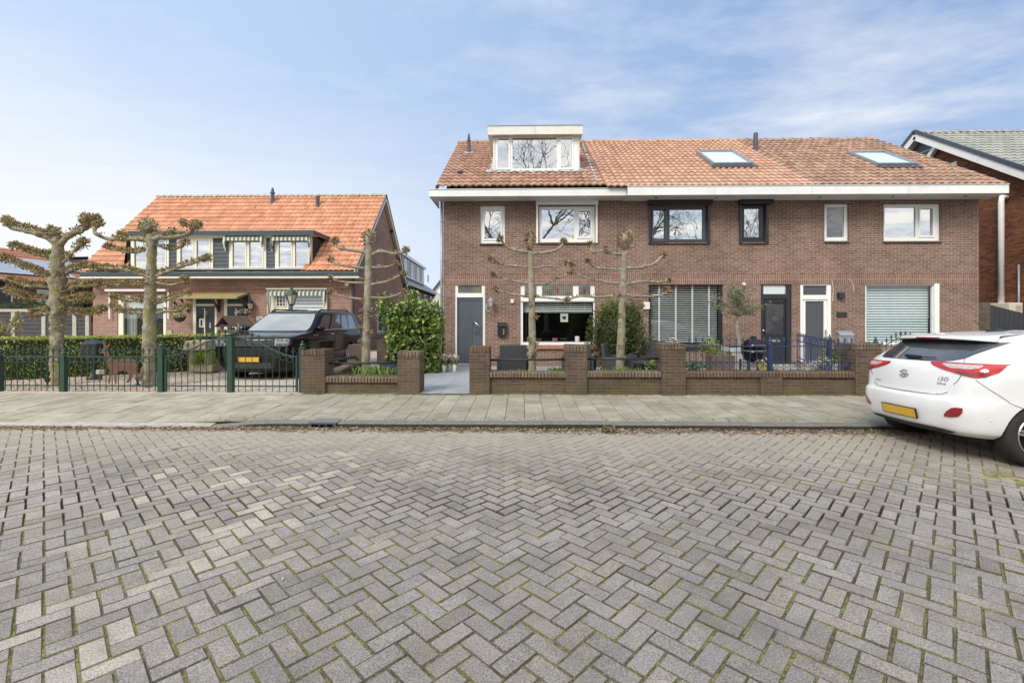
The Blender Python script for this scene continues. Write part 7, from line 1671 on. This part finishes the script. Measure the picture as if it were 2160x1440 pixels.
# emblem: ellipse ring with slanted letter
def emblem(car, z, t, rx, rz, off, mat='chrome'):
    p0 = car.S(z,t,off); e = .01; a = (car.S(z,t+e)-car.S(z,t-e)).normalized(); u_ = (car.S(z+e,t)-car.S(z-e,t)).normalized(); B_ = MB()
    at = lambda x, y: p0+a*x+u_*y
    B_.tube([at(rx*math.cos(k*math.pi/12), rz*math.sin(k*math.pi/12)) for k in range(25)], .0055, 6, cap=False)
    B_.tube([at(-rx*.62,-rz*.62),at(-rx*.40,rz*.0),at(-rx*.25,rz*.62)], [.004,.008,.004], 6); B_.tube([at(rx*.25,-rz*.62),at(rx*.40,0),at(rx*.62,rz*.62)], [.004,.008,.004], 6); B_.tube([at(-rx*.42,-rz*.2),at(0,0),at(rx*.42,rz*.2)], [.004,.008,.004], 6)
    mb = MB(); mb.add([tuple(car.W(v)) for v in B_.v], B_.f); return mb.build('emblem', M[mat], car.root, smooth=True)
emblem(c1, .93, 0, .062, .042, .010)
def decal(car, s_, z, t, size, mat, off=.004, name='lettering', sx=1):
    cu = bpy.data.curves.new(name,'FONT'); cu.body = s_; cu.size = size; cu.extrude = .0015; cu.align_x = 'CENTER'; cu.align_y = 'CENTER'; o = bpy.data.objects.new(name,cu); C.objects.link(o); bpy.context.view_layer.update()
    me = bpy.data.meshes.new_from_object(o.evaluated_get(bpy.context.evaluated_depsgraph_get())); bpy.data.objects.remove(o)
    wdt = .30
    p0 = car.W(car.S(z,t,off)); e = .01; a = (car.W(car.S(z,t+e))-car.W(car.S(z,t-e))).normalized(); u_ = (car.W(car.S(z+e,t))-car.W(car.S(z-e,t))).normalized(); n = a.cross(u_)
    if n.x > 0: a = -a
    me.transform(Matrix(((a.x*sx,u_.x,0,p0.x),(a.y*sx,u_.y,0,p0.y),(a.z*sx,u_.z,0,p0.z),(0,0,0,1)))); me.materials.clear(); me.materials.append(M[mat]); o = bpy.data.objects.new(name, me); C.objects.link(o); o.parent = car.root; o.location = -worldloc(car.root); return o
decal(c1, 'i30', .905, .84, .070, 'chrome', .006, sx=1.35); decal(c1, 'blue', .855, .84, .042, 'plate_blue', .006, sx=1.35)
decal(c1, 'HYUNDAI', .80, -.84, .032, 'steel', .006)
# wiper, antenna, sensors, exhaust
mb = MB(); a = c1.W(c1.S(1.125,-.18,.03)); b = c1.W(c1.S(1.12,.20,.03)); d = c1.W(c1.S(1.13,.50,.02)); mb.tube([a,b],[.022,.018],8); mb.tube([b,d],[.009,.006],6); mb.build('rear_wiper', M['plastic_black'], car1)
mb = MB(); a = c1.W((1.15,0,1.455)); b = c1.W((.95,0,1.60)); mb.tube([a,b],[.006,.004],6); mb.tube([c1.W((1.35,0,1.458)),c1.W((1.2,0,1.475)),c1.W((1.1,0,1.455))],[.02,.03,.01],8); mb.build('roof_antenna', M['plastic_black'], car1)
for t_ in (-.5,.35,1.75):
    mb = MB(); c_ = c1.W(c1.S(.50 if t_ > 1 else .575,t_,.001)); mb.lathe([(.011,-.002),(.011,.003)], tuple(c_), 12, axis='x'); mb.build('parking_sensor', M['fascia_white'], car1)
# body side: door lines
for sg in (1,-1):
    c1.line('panel_gap', [(1.07,2.30),(.8,2.33),(.5,2.36),(.3,2.4)], .003, 'arch_black', .001, sg)

# black SUV, front towards the road
F0 = (-6.33, 10.45); PL2 = Matrix.Translation((F0[0],F0[1],.05)) @ Matrix.Rotation(math.radians(90),4,'Z') @ Matrix.Diagonal((1,-1,1,1))
car2 = thing('parked_car','large black SUV parked nose to the road behind the green driveway gate','car',(F0[0],F0[1]+2.4,.1))
rows = [(.27,.14,.84,.25,.12,4.7),(.40,.04,.905,.24,.13,4.8),(.62,.0,.935,.20,.13,4.83),(.85,.0,.94,.18,.13,4.83),(1.0,.02,.935,.17,.13,4.82),(1.055,.06,.925,.17,.13,4.82),(1.09,.20,.915,.2,.15,4.81),(1.13,.60,.91,.22,.18,4.8),(1.165,1.02,.90,.22,.2,4.8),
        (1.22,1.16,.885,.16,.18,4.79),(1.35,1.40,.85,.14,.17,4.76),(1.50,1.66,.80,.14,.16,4.71),(1.62,1.88,.765,.14,.15,4.66),(1.68,2.05,.74,.16,.14,4.6),(1.71,2.3,.68,.2,.12,4.45),(1.73,2.8,.45,.2,.06,4.2),(1.735,3.3,.15,.1,.02,3.8)]
c2 = Car(rows, PL2, car2); c2.body('car_black', (.93,3.75), .41)
for x in (.93,3.75):
    for sg in (1,-1): c2.wheel(x, sg*.80, .37, .24, sg, 'rim_alloy', 6)
plain('windscreen', (.36,.37,.355), .06, var=.15, vs=2, coat=1)  # pale grey base paints the reflected sky into the glass
c2.patch('windscreen', [(1.19,-1.15,1.15),(1.25,-1.22,1.22),(1.5,-1.22,1.22),(1.625,-1.1,1.1)], 'windscreen', .005, nz=5, nt=24)
for sg in (1,-1):
    for a, b in ((.04,.245),(.275,.50),(.53,.70),(.715,.90)):
        i0 = 2+a; c2.patch('side_window', [(1.20,2+a+.0,2+b),(1.35,2+a+.005,2+b),(1.50,2+a+.01,2+b),(1.60,2+a+.02,2+b-.01)], 'car_glass', .006, sg, nz=3)
    c2.line('window_trim', [(1.185,2.02),(1.185,2.93)], .008, 'chrome' , .006, sg)
    c2.patch('headlight', [(.86,.74,1.35),(.90,.73,1.42),(1.0,.73,1.45),(1.03,.75,1.40)], 'head_lens', .008, sg, nz=3)
    mbp = c2.line('light_bar', [(1.02,.78),(.87,.78)], .012, 'lamp_glass', .014, sg); c2.line('light_bar', [(.945,.78),(.945,1.3)], .010, 'lamp_glass', .014, sg)
    c2.line('panel_gap', [(1.17,2.02),(.9,2.07),(.45,2.09)], .003, 'arch_black', .002, sg); c2.line('panel_gap', [(1.18,2.26),(.8,2.27),(.4,2.27)], .003, 'arch_black', .002, sg); c2.line('panel_gap', [(1.18,2.52),(.8,2.52),(.45,2.50)], .003, 'arch_black', .002, sg)
    for tt in (2.20,2.44):
        mb = MB(); a = c2.W(c2.S(1.06,tt,.035,sg)); b = c2.W(c2.S(1.06,tt+.05,.035,sg)); mb.tube([a,b],.014,8); mb.build('door_handle', M['chrome'], car2)
    B_ = MB(); y_ = .91*sg; B_.tube([(1.55,y_*.96,1.18),(1.52,y_*1.06,1.22)],[.03,.03],8); 
    B_.lathe([(.02,0),(.09,.02),(.11,.07),(.10,.12),(.03,.14)], (1.53,1.0*sg,1.17), 12); mb = MB(); mb.add([tuple(c2.W(v)) for v in B_.v], B_.f); mb.build('wing_mirror', M['car_black'], car2, smooth=True)
    B_ = MB(); B_.tube([(2.15,.66*sg,1.70),(2.3,.66*sg,1.75),(4.2,.64*sg,1.76),(4.4,.64*sg,1.70)],.02,8); mb = MB(); mb.add([tuple(c2.W(v)) for v in B_.v], B_.f); mb.build('roof_rail', M['iron_black'], car2, smooth=True)
    c2.line('wheel_trim', [(.45,2.0),(.68,2.02),(.80,2.085),(.81,2.14),(.70,2.20),(.45,2.225)], .018, 'plastic_black', .006, sg)
mb = MB(); B_ = MB()
for i in range(30):
    for j in range(5):
        y = -.62+1.24*(i+.5*(j%2))/30; z = .875+.03*j; p_ = Vector((c2.S(z,y/.94*1.2 if 0 else max(-1,min(1,y/.74)),.008).x,y,z)); B_.obox(p_,(.008,.017,.009),(1,0,0),(0,1,0),(0,0,1))
for i in range(24):
    for j in range(5): y = -.5+1.0*(i+.5*(j%2))/24; z = .36+.026*j; p_ = Vector((c2.S(z,max(-1,min(1,y/.7)),.012).x,y,z)); B_.obox(p_,(.006,.013,.007),(1,0,0),(0,.8,.6),(0,-.6,.8))
mb.add([tuple(c2.W(v)) for v in B_.v], B_.f); mb.build('grille', M['head_lens'], car2)
c2.patch('bumper_intake', [(.33,-.82,.82),(.50,-.88,.88),(.80,-.9,.9),(.84,-.88,.88)], 'plastic_black', .004, nz=3)
o, p_, a_, u_, n_ = flat(c2,'number_plate',.56,0,.53,.125,'plastic_black',.016,.012)
flat(c2,'plate_face',.56,0,.50,.11,'plate_yellow',.026,.003,parent=o)
sgn = 1 if (c2.W(c2.S(.56,.3)).x < c2.W(c2.S(.56,-.3)).x) else -1
flat(c2,'country_strip',.56,sgn*.30,.05,.11,'plate_blue',.031,.002,parent=o)
mb = MB(); B_ = MB(); B_.box(.3,4.5,-.7,.7,.22,.40); mb.add([tuple(c2.W(v)) for v in B_.v], B_.f); mb.build('underbody', M['arch_black'], car2)
# ------------------------------------------------------------------ background houses and fences
def simple_house(label, x0, x1, y0, y1, ze, zr, wallm, roofm, rot=0, axis='x', cen=None):
    """gabled house; returns (root, placing matrix)"""
    cen = cen or ((x0+x1)/2, (y0+y1)/2); T = Matrix.Translation((cen[0],cen[1],0)) @ Matrix.Rotation(rot,4,'Z') @ Matrix.Translation((-cen[0],-cen[1],0))
    t = thing('background_house', label, 'house', (cen[0],cen[1],.1), 'houses in the background'); return t, T
def bx(T, *a): m = MB(); m.box(*a); return [tuple(T @ Vector(v)) for v in m.v], m.f
def addt(mb, T, *a): v, f = bx(T, *a); mb.add(v, f)
# far left row with solar panels: eave slopes down in the picture towards the right -> it recedes to the right
A = W(-60,593,17.5); Bp = W(190,662-0,27.0)
# eave line runs from A to B
def rowhouse(label, A, B, ze, depth, zr, fz0, wins, solar=None, dormer=None, roofmat='tile_far', wall='brick_far', gw='white_paint'):
    A = Vector((A[0],A[1],0)); B = Vector((B[0],B[1],0)); d = (B-A); L = d.length; d.normalize(); n = Vector((-d.y,d.x,0))
    if n.dot(A) < 0: n = -n
    t = thing('background_house', label, 'house', tuple((A+B)/2), 'houses in the background'); up = Vector((0,0,1))
    Pt = lambda s, q, z: tuple(A+d*s+n*q+up*z)
    mb = MB(); mb.quad(Pt(0,.3,0),Pt(L,.3,0),Pt(L,.3,ze),Pt(0,.3,ze)); mb.add([Pt(L,.3,0),Pt(L,depth,0),Pt(L,depth,ze),Pt(L,depth/2,zr-.1),Pt(L,.3,ze)],[(0,1,2,3,4)]); mb.add([Pt(0,.3,0),Pt(0,depth,0),Pt(0,depth,ze),Pt(0,depth/2,zr-.1),Pt(0,.3,ze)],[(0,1,2,3,4)]); mb.build('wall', M[wall], t, fixn=False)
    mb = MB(); rs = np.random.RandomState(1); nr = 12; nc = int(L/.5)
    for r in range(nr):
        for c in range(nc):
            f0, f1 = r/nr, (r+1)/nr; s0, s1 = -.2+(L+.4)*c/nc, -.2+(L+.4)*(c+1)/nc; z = lambda f: ze+(zr-ze)*f; q = lambda f: -.05+(depth/2+.05)*f
            mb.add([Pt(s0,q(f0),z(f0)+.05),Pt(s1,q(f0),z(f0)+.05),Pt(s1,q(f1),z(f1)),Pt(s0,q(f1),z(f1)),Pt(s0,q(f0),z(f0)-.0),Pt(s1,q(f0),z(f0)-.0)],[(0,1,2,3),(4,5,1,0)],0,(float(rs.rand()),0,0))
    mb.quad(Pt(-.2,depth/2,zr),Pt(L+.2,depth/2,zr),Pt(L+.2,depth+.2,ze),Pt(-.2,depth+.2,ze),col=(.4,0,0)); mb.build('roof', M[roofmat], t, fixn=False)
    mb = MB(); mb.bar(Pt(-.2,-.1,ze-.06),Pt(L+.2,-.1,ze-.06),.18,.14); mb.build('gutter', M['gutter_dark'] if gw != 'lead' else M['metal_grey'], t)
    for (s,w,z0,z1,fr,pn) in wins:
        mb = MB(); mb.bar(Pt(s-w/2,.27,(z0+z1)/2),Pt(s+w/2,.27,(z0+z1)/2),.06,z1-z0); f = mb.build('window', M[fr], t)
        mb = MB(); mb.bar(Pt(s-w/2+.09,.235,(z0+z1)/2),Pt(s+w/2-.09,.235,(z0+z1)/2),.02,z1-z0-.18); mb.build('pane', M[pn], f)
    if solar:
        for (s0,s1,f0,f1) in solar:
            mb = MB(); z = lambda f: ze+(zr-ze)*f+.16; q = lambda f: (depth/2)*f; mb.quad(Pt(s0,q(f0),z(f0)),Pt(s1,q(f0),z(f0)),Pt(s1,q(f1),z(f1)),Pt(s0,q(f1),z(f1))); mb.build('solar_panel', M['solar'], t, fixn=False)
    if dormer:
        for (s0,s1,qf,z0,z1,qb) in dormer:
            mb = MB(); V = [Pt(s,q_,z_) for z_ in (z0,z1) for s,q_ in ((s0,qf),(s1,qf),(s1,qb),(s0,qb))]; mb.add(V,[(0,1,5,4),(1,2,6,5),(3,0,4,7),(4,5,6,7)]); dm = mb.build('dormer', M['dormer_slate'], t)
            mb = MB(); mb.bar(Pt(s0-.15,qf-.1,z1+.06),Pt(s1+.15,qf-.1,z1+.06),.25,.22); V = [Pt(s,q_,z1+.17) for s,q_ in ((s0-.15,qf-.2),(s1+.15,qf-.2),(s1+.15,qb),(s0-.15,qb))]; mb.add(V,[(0,1,2,3)]); mb.build('dormer_fascia', M['white_paint'], dm)
            k = max(2,int((s1-s0)/1.3))
            for i in range(k):
                a = s0+(s1-s0)*(i+.12)/k; b = s0+(s1-s0)*(i+.88)/k; mb = MB(); mb.bar(Pt(a,qf-.03,(z0+z1)/2),Pt(b,qf-.03,(z0+z1)/2),.05,(z1-z0)*.86); w = mb.build('window', M['white_paint'], dm); mb = MB(); mb.bar(Pt(a+.12,qf-.06,(z0+z1)/2),Pt(b-.12,qf-.06,(z0+z1)/2),.02,(z1-z0)*.86-.22); mb.build('pane', M['blind_blue' if i%2 else 'curtain_grey'], w)
    return t, Pt
# left background row
YA = 24.5; a = W(-60,0,YA); b = W(190,0,30.6); b = tuple(a[k]+(b[k]-a[k])*2.3 for k in range(3)); ze = ZA(0,582,YA+1.0); ze = 3.75
rowhouse('distant brick house with solar panels on its orange roof at the left edge', a, b, ze, 9, 6.15, 0,
  [(1.2,1.6,1.5,3.3,'white_paint','screen_grey'),(4.0,1.5,1.9,3.3,'white_paint','curtain'),(7.0,.9,1.9,3.5,'white_paint','curtain_grey'),(10.5,1.0,1.9,3.5,'white_paint','curtain_grey'),(13.6,1.0,1.9,3.5,'white_paint','curtain')], dormer=[(7.5,13.5,1.6,4.3,5.75,5)],
  solar=[(-.1,5.8,.13,.62),(6.0,7.3,.35,.7)])
# row seen through the gap between the houses: flank recedes from left (near) to right (far)
XG = -9.6
def gap_row():
    X_ = XA(848, 31); Y0, Y1 = 29.0, 47.0
    # facade plane from px 848 (near) to px 935 (far)
    a = W(842,0,29.3); b = W(932,0,52); A = (a[0],a[1]); B = (b[0],b[1])
    d = Vector((B[0]-A[0],B[1]-A[1],0)); L = d.length
    z_e = ZA(860,596,31)+.0
    wins = []
    for k, s in enumerate((1.6,4.3,6.2,9.3,12.3,15.2,18.0)): wins.append((s,1.0 if k%2 else 1.3,ze2(1.0),ze2(0),'white_paint','curtain_grey' if k%2 else 'screen_grey'))
    return A, B, L
def ze2(d): return 3.9-d*1.7
A, B, L = gap_row()
def rowg():
    wins = [(1.5,1.3,2.0,3.6,'white_paint','blind_blue'),(4.0,.8,1.5,3.7,'white_paint','curtain_grey'),(5.6,.8,1.5,3.7,'white_paint','screen_grey'),(9.0,1.5,2.0,3.6,'white_paint','curtain_grey'),(12.5,1.5,2.2,3.6,'white_paint','screen_grey'),(16.0,1.2,2.2,3.6,'white_paint','curtain_grey')]
    A3 = Vector((A[0],A[1],0)); B3 = Vector((B[0],B[1],0))
    return rowhouse('distant terraced brick row with white dormer seen between the houses', A, B, 3.95, 8, 6.6, 0, wins, dormer=[(1.5,15.5,.9,4.65,6.3,5)], roofmat='tile_grey', gw='lead')
tt, PtG = rowg()
# white gable further back
x0, x1 = XA(908,60), XA(990,60); zt = ZA(922,588,60); mb = MB(); mb.add([(x0,60,0),(x1,60,0),(x1,60,4),((x0+x1)/2-1,60,zt),(x0,60,4.6)],[(0,1,2,3,4)]); t = thing('background_house','white gable of a house far behind the grey-roofed row','house',((x0+x1)/2,60,0),'houses in the background'); mb.build('wall', M['white_paint'], t); mb = MB(); mb.bar((x0,59.9,4.6),((x0+x1)/2-1,59.9,zt),.3,.25); mb.bar(((x0+x1)/2-1,59.9,zt),(x1,59.9,4),.3,.25); mb.build('roof_edge', M['anthracite'], t)
# timber prop / lean-to beside the brick end house
mb = MB(); mb.bar(W(908,650,15.8),W(926,622,15.8),.03,.17); mb.build('leaning_board', M['wood_white'], label='white board leaning at a slant above the laurel hedge', cat='board')
mb = MB(); mb.box(XA(876,16.2),XA(936,16.2),16.2,18,ZA(900,656,16.2)-.08,ZA(900,652,16.2)); mb.box(XA(880,16.4),XA(930,16.4),16.4,17.8,.1,ZA(900,656,16.2)-.09); mb.build('garden_shed', M['concrete'], label='flat-roofed pale shed behind the laurel hedge', cat='shed')
# black board fence with concrete posts at the far left
t = thing('panel_fence','dark grey board fence with pale concrete posts left of the orange-roofed house','fence',(XA(90,20.3),20.3,.1)); Yf = 20.3; zt = ZA(60,660,Yf)
for px in (-40,30,94,159,186): mb = MB(); x = XA(px,Yf); mb.box(x-.09,x+.09,Yf-.06,Yf+.06,.1,zt+.05); mb.build('post', M['concrete'], t, bevel=.008)
for a, b in ((-40,30),(30,94),(94,159),(159,186)):
    mb = MB(); xa, xb = XA(a,Yf)+.09, XA(b,Yf)-.09; n = 9
    for k in range(n): z0 = .15+(zt-.15)*k/n; z1 = .15+(zt-.15)*(k+1)/n; mb.prism([(Yf,z0),(Yf-.03,z0+.005),(Yf-.01,z1+.005),(Yf+.01,z1)], xa, xb, 'x')
    mb.build('board_panel', M['fence_dark'], t)
mb = MB(); mb.box(XA(-60,Yf),XA(62,Yf),Yf-.08,Yf+.08,zt+.05,zt+.18); mb.build('capping', M['concrete'], t)
# aerials
for px, pyb, pyt, Y in ((903,595,580,50),(950,0,0,0)):
    if Y: mb = MB(); mb.tube([W(px,pyb,Y),W(px,pyt,Y)], .06, 6); mb.build('chimney_flue', M['anthracite'], label='thin dark flue on the distant roof between the houses', cat='flue')
# houses across the road, behind the viewpoint, for the window reflections
mb = MB(); t = thing('background_house','plain brick row across the road behind the viewpoint','house',(0,-30,0),'houses in the background'); mb.box(-30,30,-38,-30,0,5); mb.build('wall', M['brick_far'], t); mb = MB(); mb.prism([(-39,5),(-29.5,5),(-34,8.5)], -30.5, 30.5, 'x', col=(.4,0,0)); mb.build('roof', M['tile_far'], t)
for k in range(8): mb = MB(); mb.box(-26+k*7,-23+k*7,-29.99,-29.9,3.2,4.5); w = mb.build('window', M['white_paint'], t)
# ------------------------------------------------------------------ camera, sky, sun
cam = bpy.data.cameras.new('camera'); co = bpy.data.objects.new('camera', cam); C.objects.link(co); SC.camera = co
co.location = (0,0,CAMZ); co.rotation_euler = (math.pi/2, 0, TH); cam.sensor_width = 36; cam.lens = 16; cam.shift_y = -52/2160; cam.clip_end = 2000; cam.clip_start = .05
wd = bpy.data.worlds.new('World'); SC.world = wd; wd.use_nodes = True; nt = wd.node_tree; t = NT(nt); bg = nt.nodes['Background']
SE, SR = math.radians(42), math.radians(215)    # sun elevation and azimuth (from +Y clockwise)
sky = nt.nodes.new('ShaderNodeTexSky'); sky.sky_type = 'NISHITA'; sky.sun_disc = False; sky.sun_elevation = SE; sky.sun_rotation = SR; sky.air_density = 1.0; sky.dust_density = 1.5; sky.ozone_density = 1.5
tc = t.n('ShaderNodeTexCoord').outputs['Generated']; sep = t.n('ShaderNodeSeparateXYZ', None, Vector=tc); x_, y_, z_ = sep.outputs
# thin cloud layer: noise over a plane high above
zz = t.math('MAXIMUM', z_, .06); cl = t.n('ShaderNodeCombineXYZ', None, X=t.math('DIVIDE', x_, zz), Y=t.math('MULTIPLY', t.math('DIVIDE', y_, zz), 1.5), Z=0.0).outputs[0]
n1 = t.noise(cl, .9, 8, .62); n2 = t.noise(cl, .33, 3, .5)
cloud = t.ramp(t.math('ADD', t.math('MULTIPLY', n1, .6), t.math('MULTIPLY', n2, .5)), .52, .74, 0, .9)
lr_ = t.ramp(x_, -.75, .55, 0, 1)
blue = t.mix(lr_, (4.3, 5.5, 7.3, 1), (2.1, 3.15, 5.2, 1))
blue = t.mix(t.ramp(z_, .05, .5, .5, 0), blue, (5.2, 6.0, 7.2, 1))
blue = t.mix(.10, blue, sky.outputs[0])
leftm = t.math('MULTIPLY', t.ramp(x_, -.62, .12, 1, 0), t.ramp(t.math('ADD', z_, t.math('MULTIPLY', n1, .22)), .26, .54, 1, 0))
wh = t.math('MAXIMUM', t.math('MULTIPLY', cloud, t.ramp(x_, -.5, .3, .35, 1.0)), leftm, clamp=True)
col = t.mix(wh, blue, (6.6, 6.8, 7.0, 1))
# unseen brighter broken cloud added behind the viewpoint to lift and neutralise the light
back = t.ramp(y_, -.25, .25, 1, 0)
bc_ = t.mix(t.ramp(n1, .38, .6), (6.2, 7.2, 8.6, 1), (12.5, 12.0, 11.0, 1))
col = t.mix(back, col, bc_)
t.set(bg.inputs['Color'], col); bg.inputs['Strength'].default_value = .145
sl = bpy.data.lights.new('sun', 'SUN'); sl.energy = 3.1; sl.angle = math.radians(22); sl.color = (1,.94,.85); so = bpy.data.objects.new('sun', sl); C.objects.link(so)
sd = Vector((math.sin(SR)*math.cos(SE), math.cos(SR)*math.cos(SE), math.sin(SE))); so.rotation_euler = sd.to_track_quat('Z','Y').to_euler(); so.location = sd*40
SC.view_settings.view_transform = 'Standard'; SC.view_settings.look = 'None'; SC.view_settings.exposure = 0
SC.cycles.max_bounces = 8; SC.cycles.transparent_max_bounces = 16; SC.cycles.caustics_reflective = False; SC.cycles.caustics_refractive = False
SC.cycles.use_denoising = True
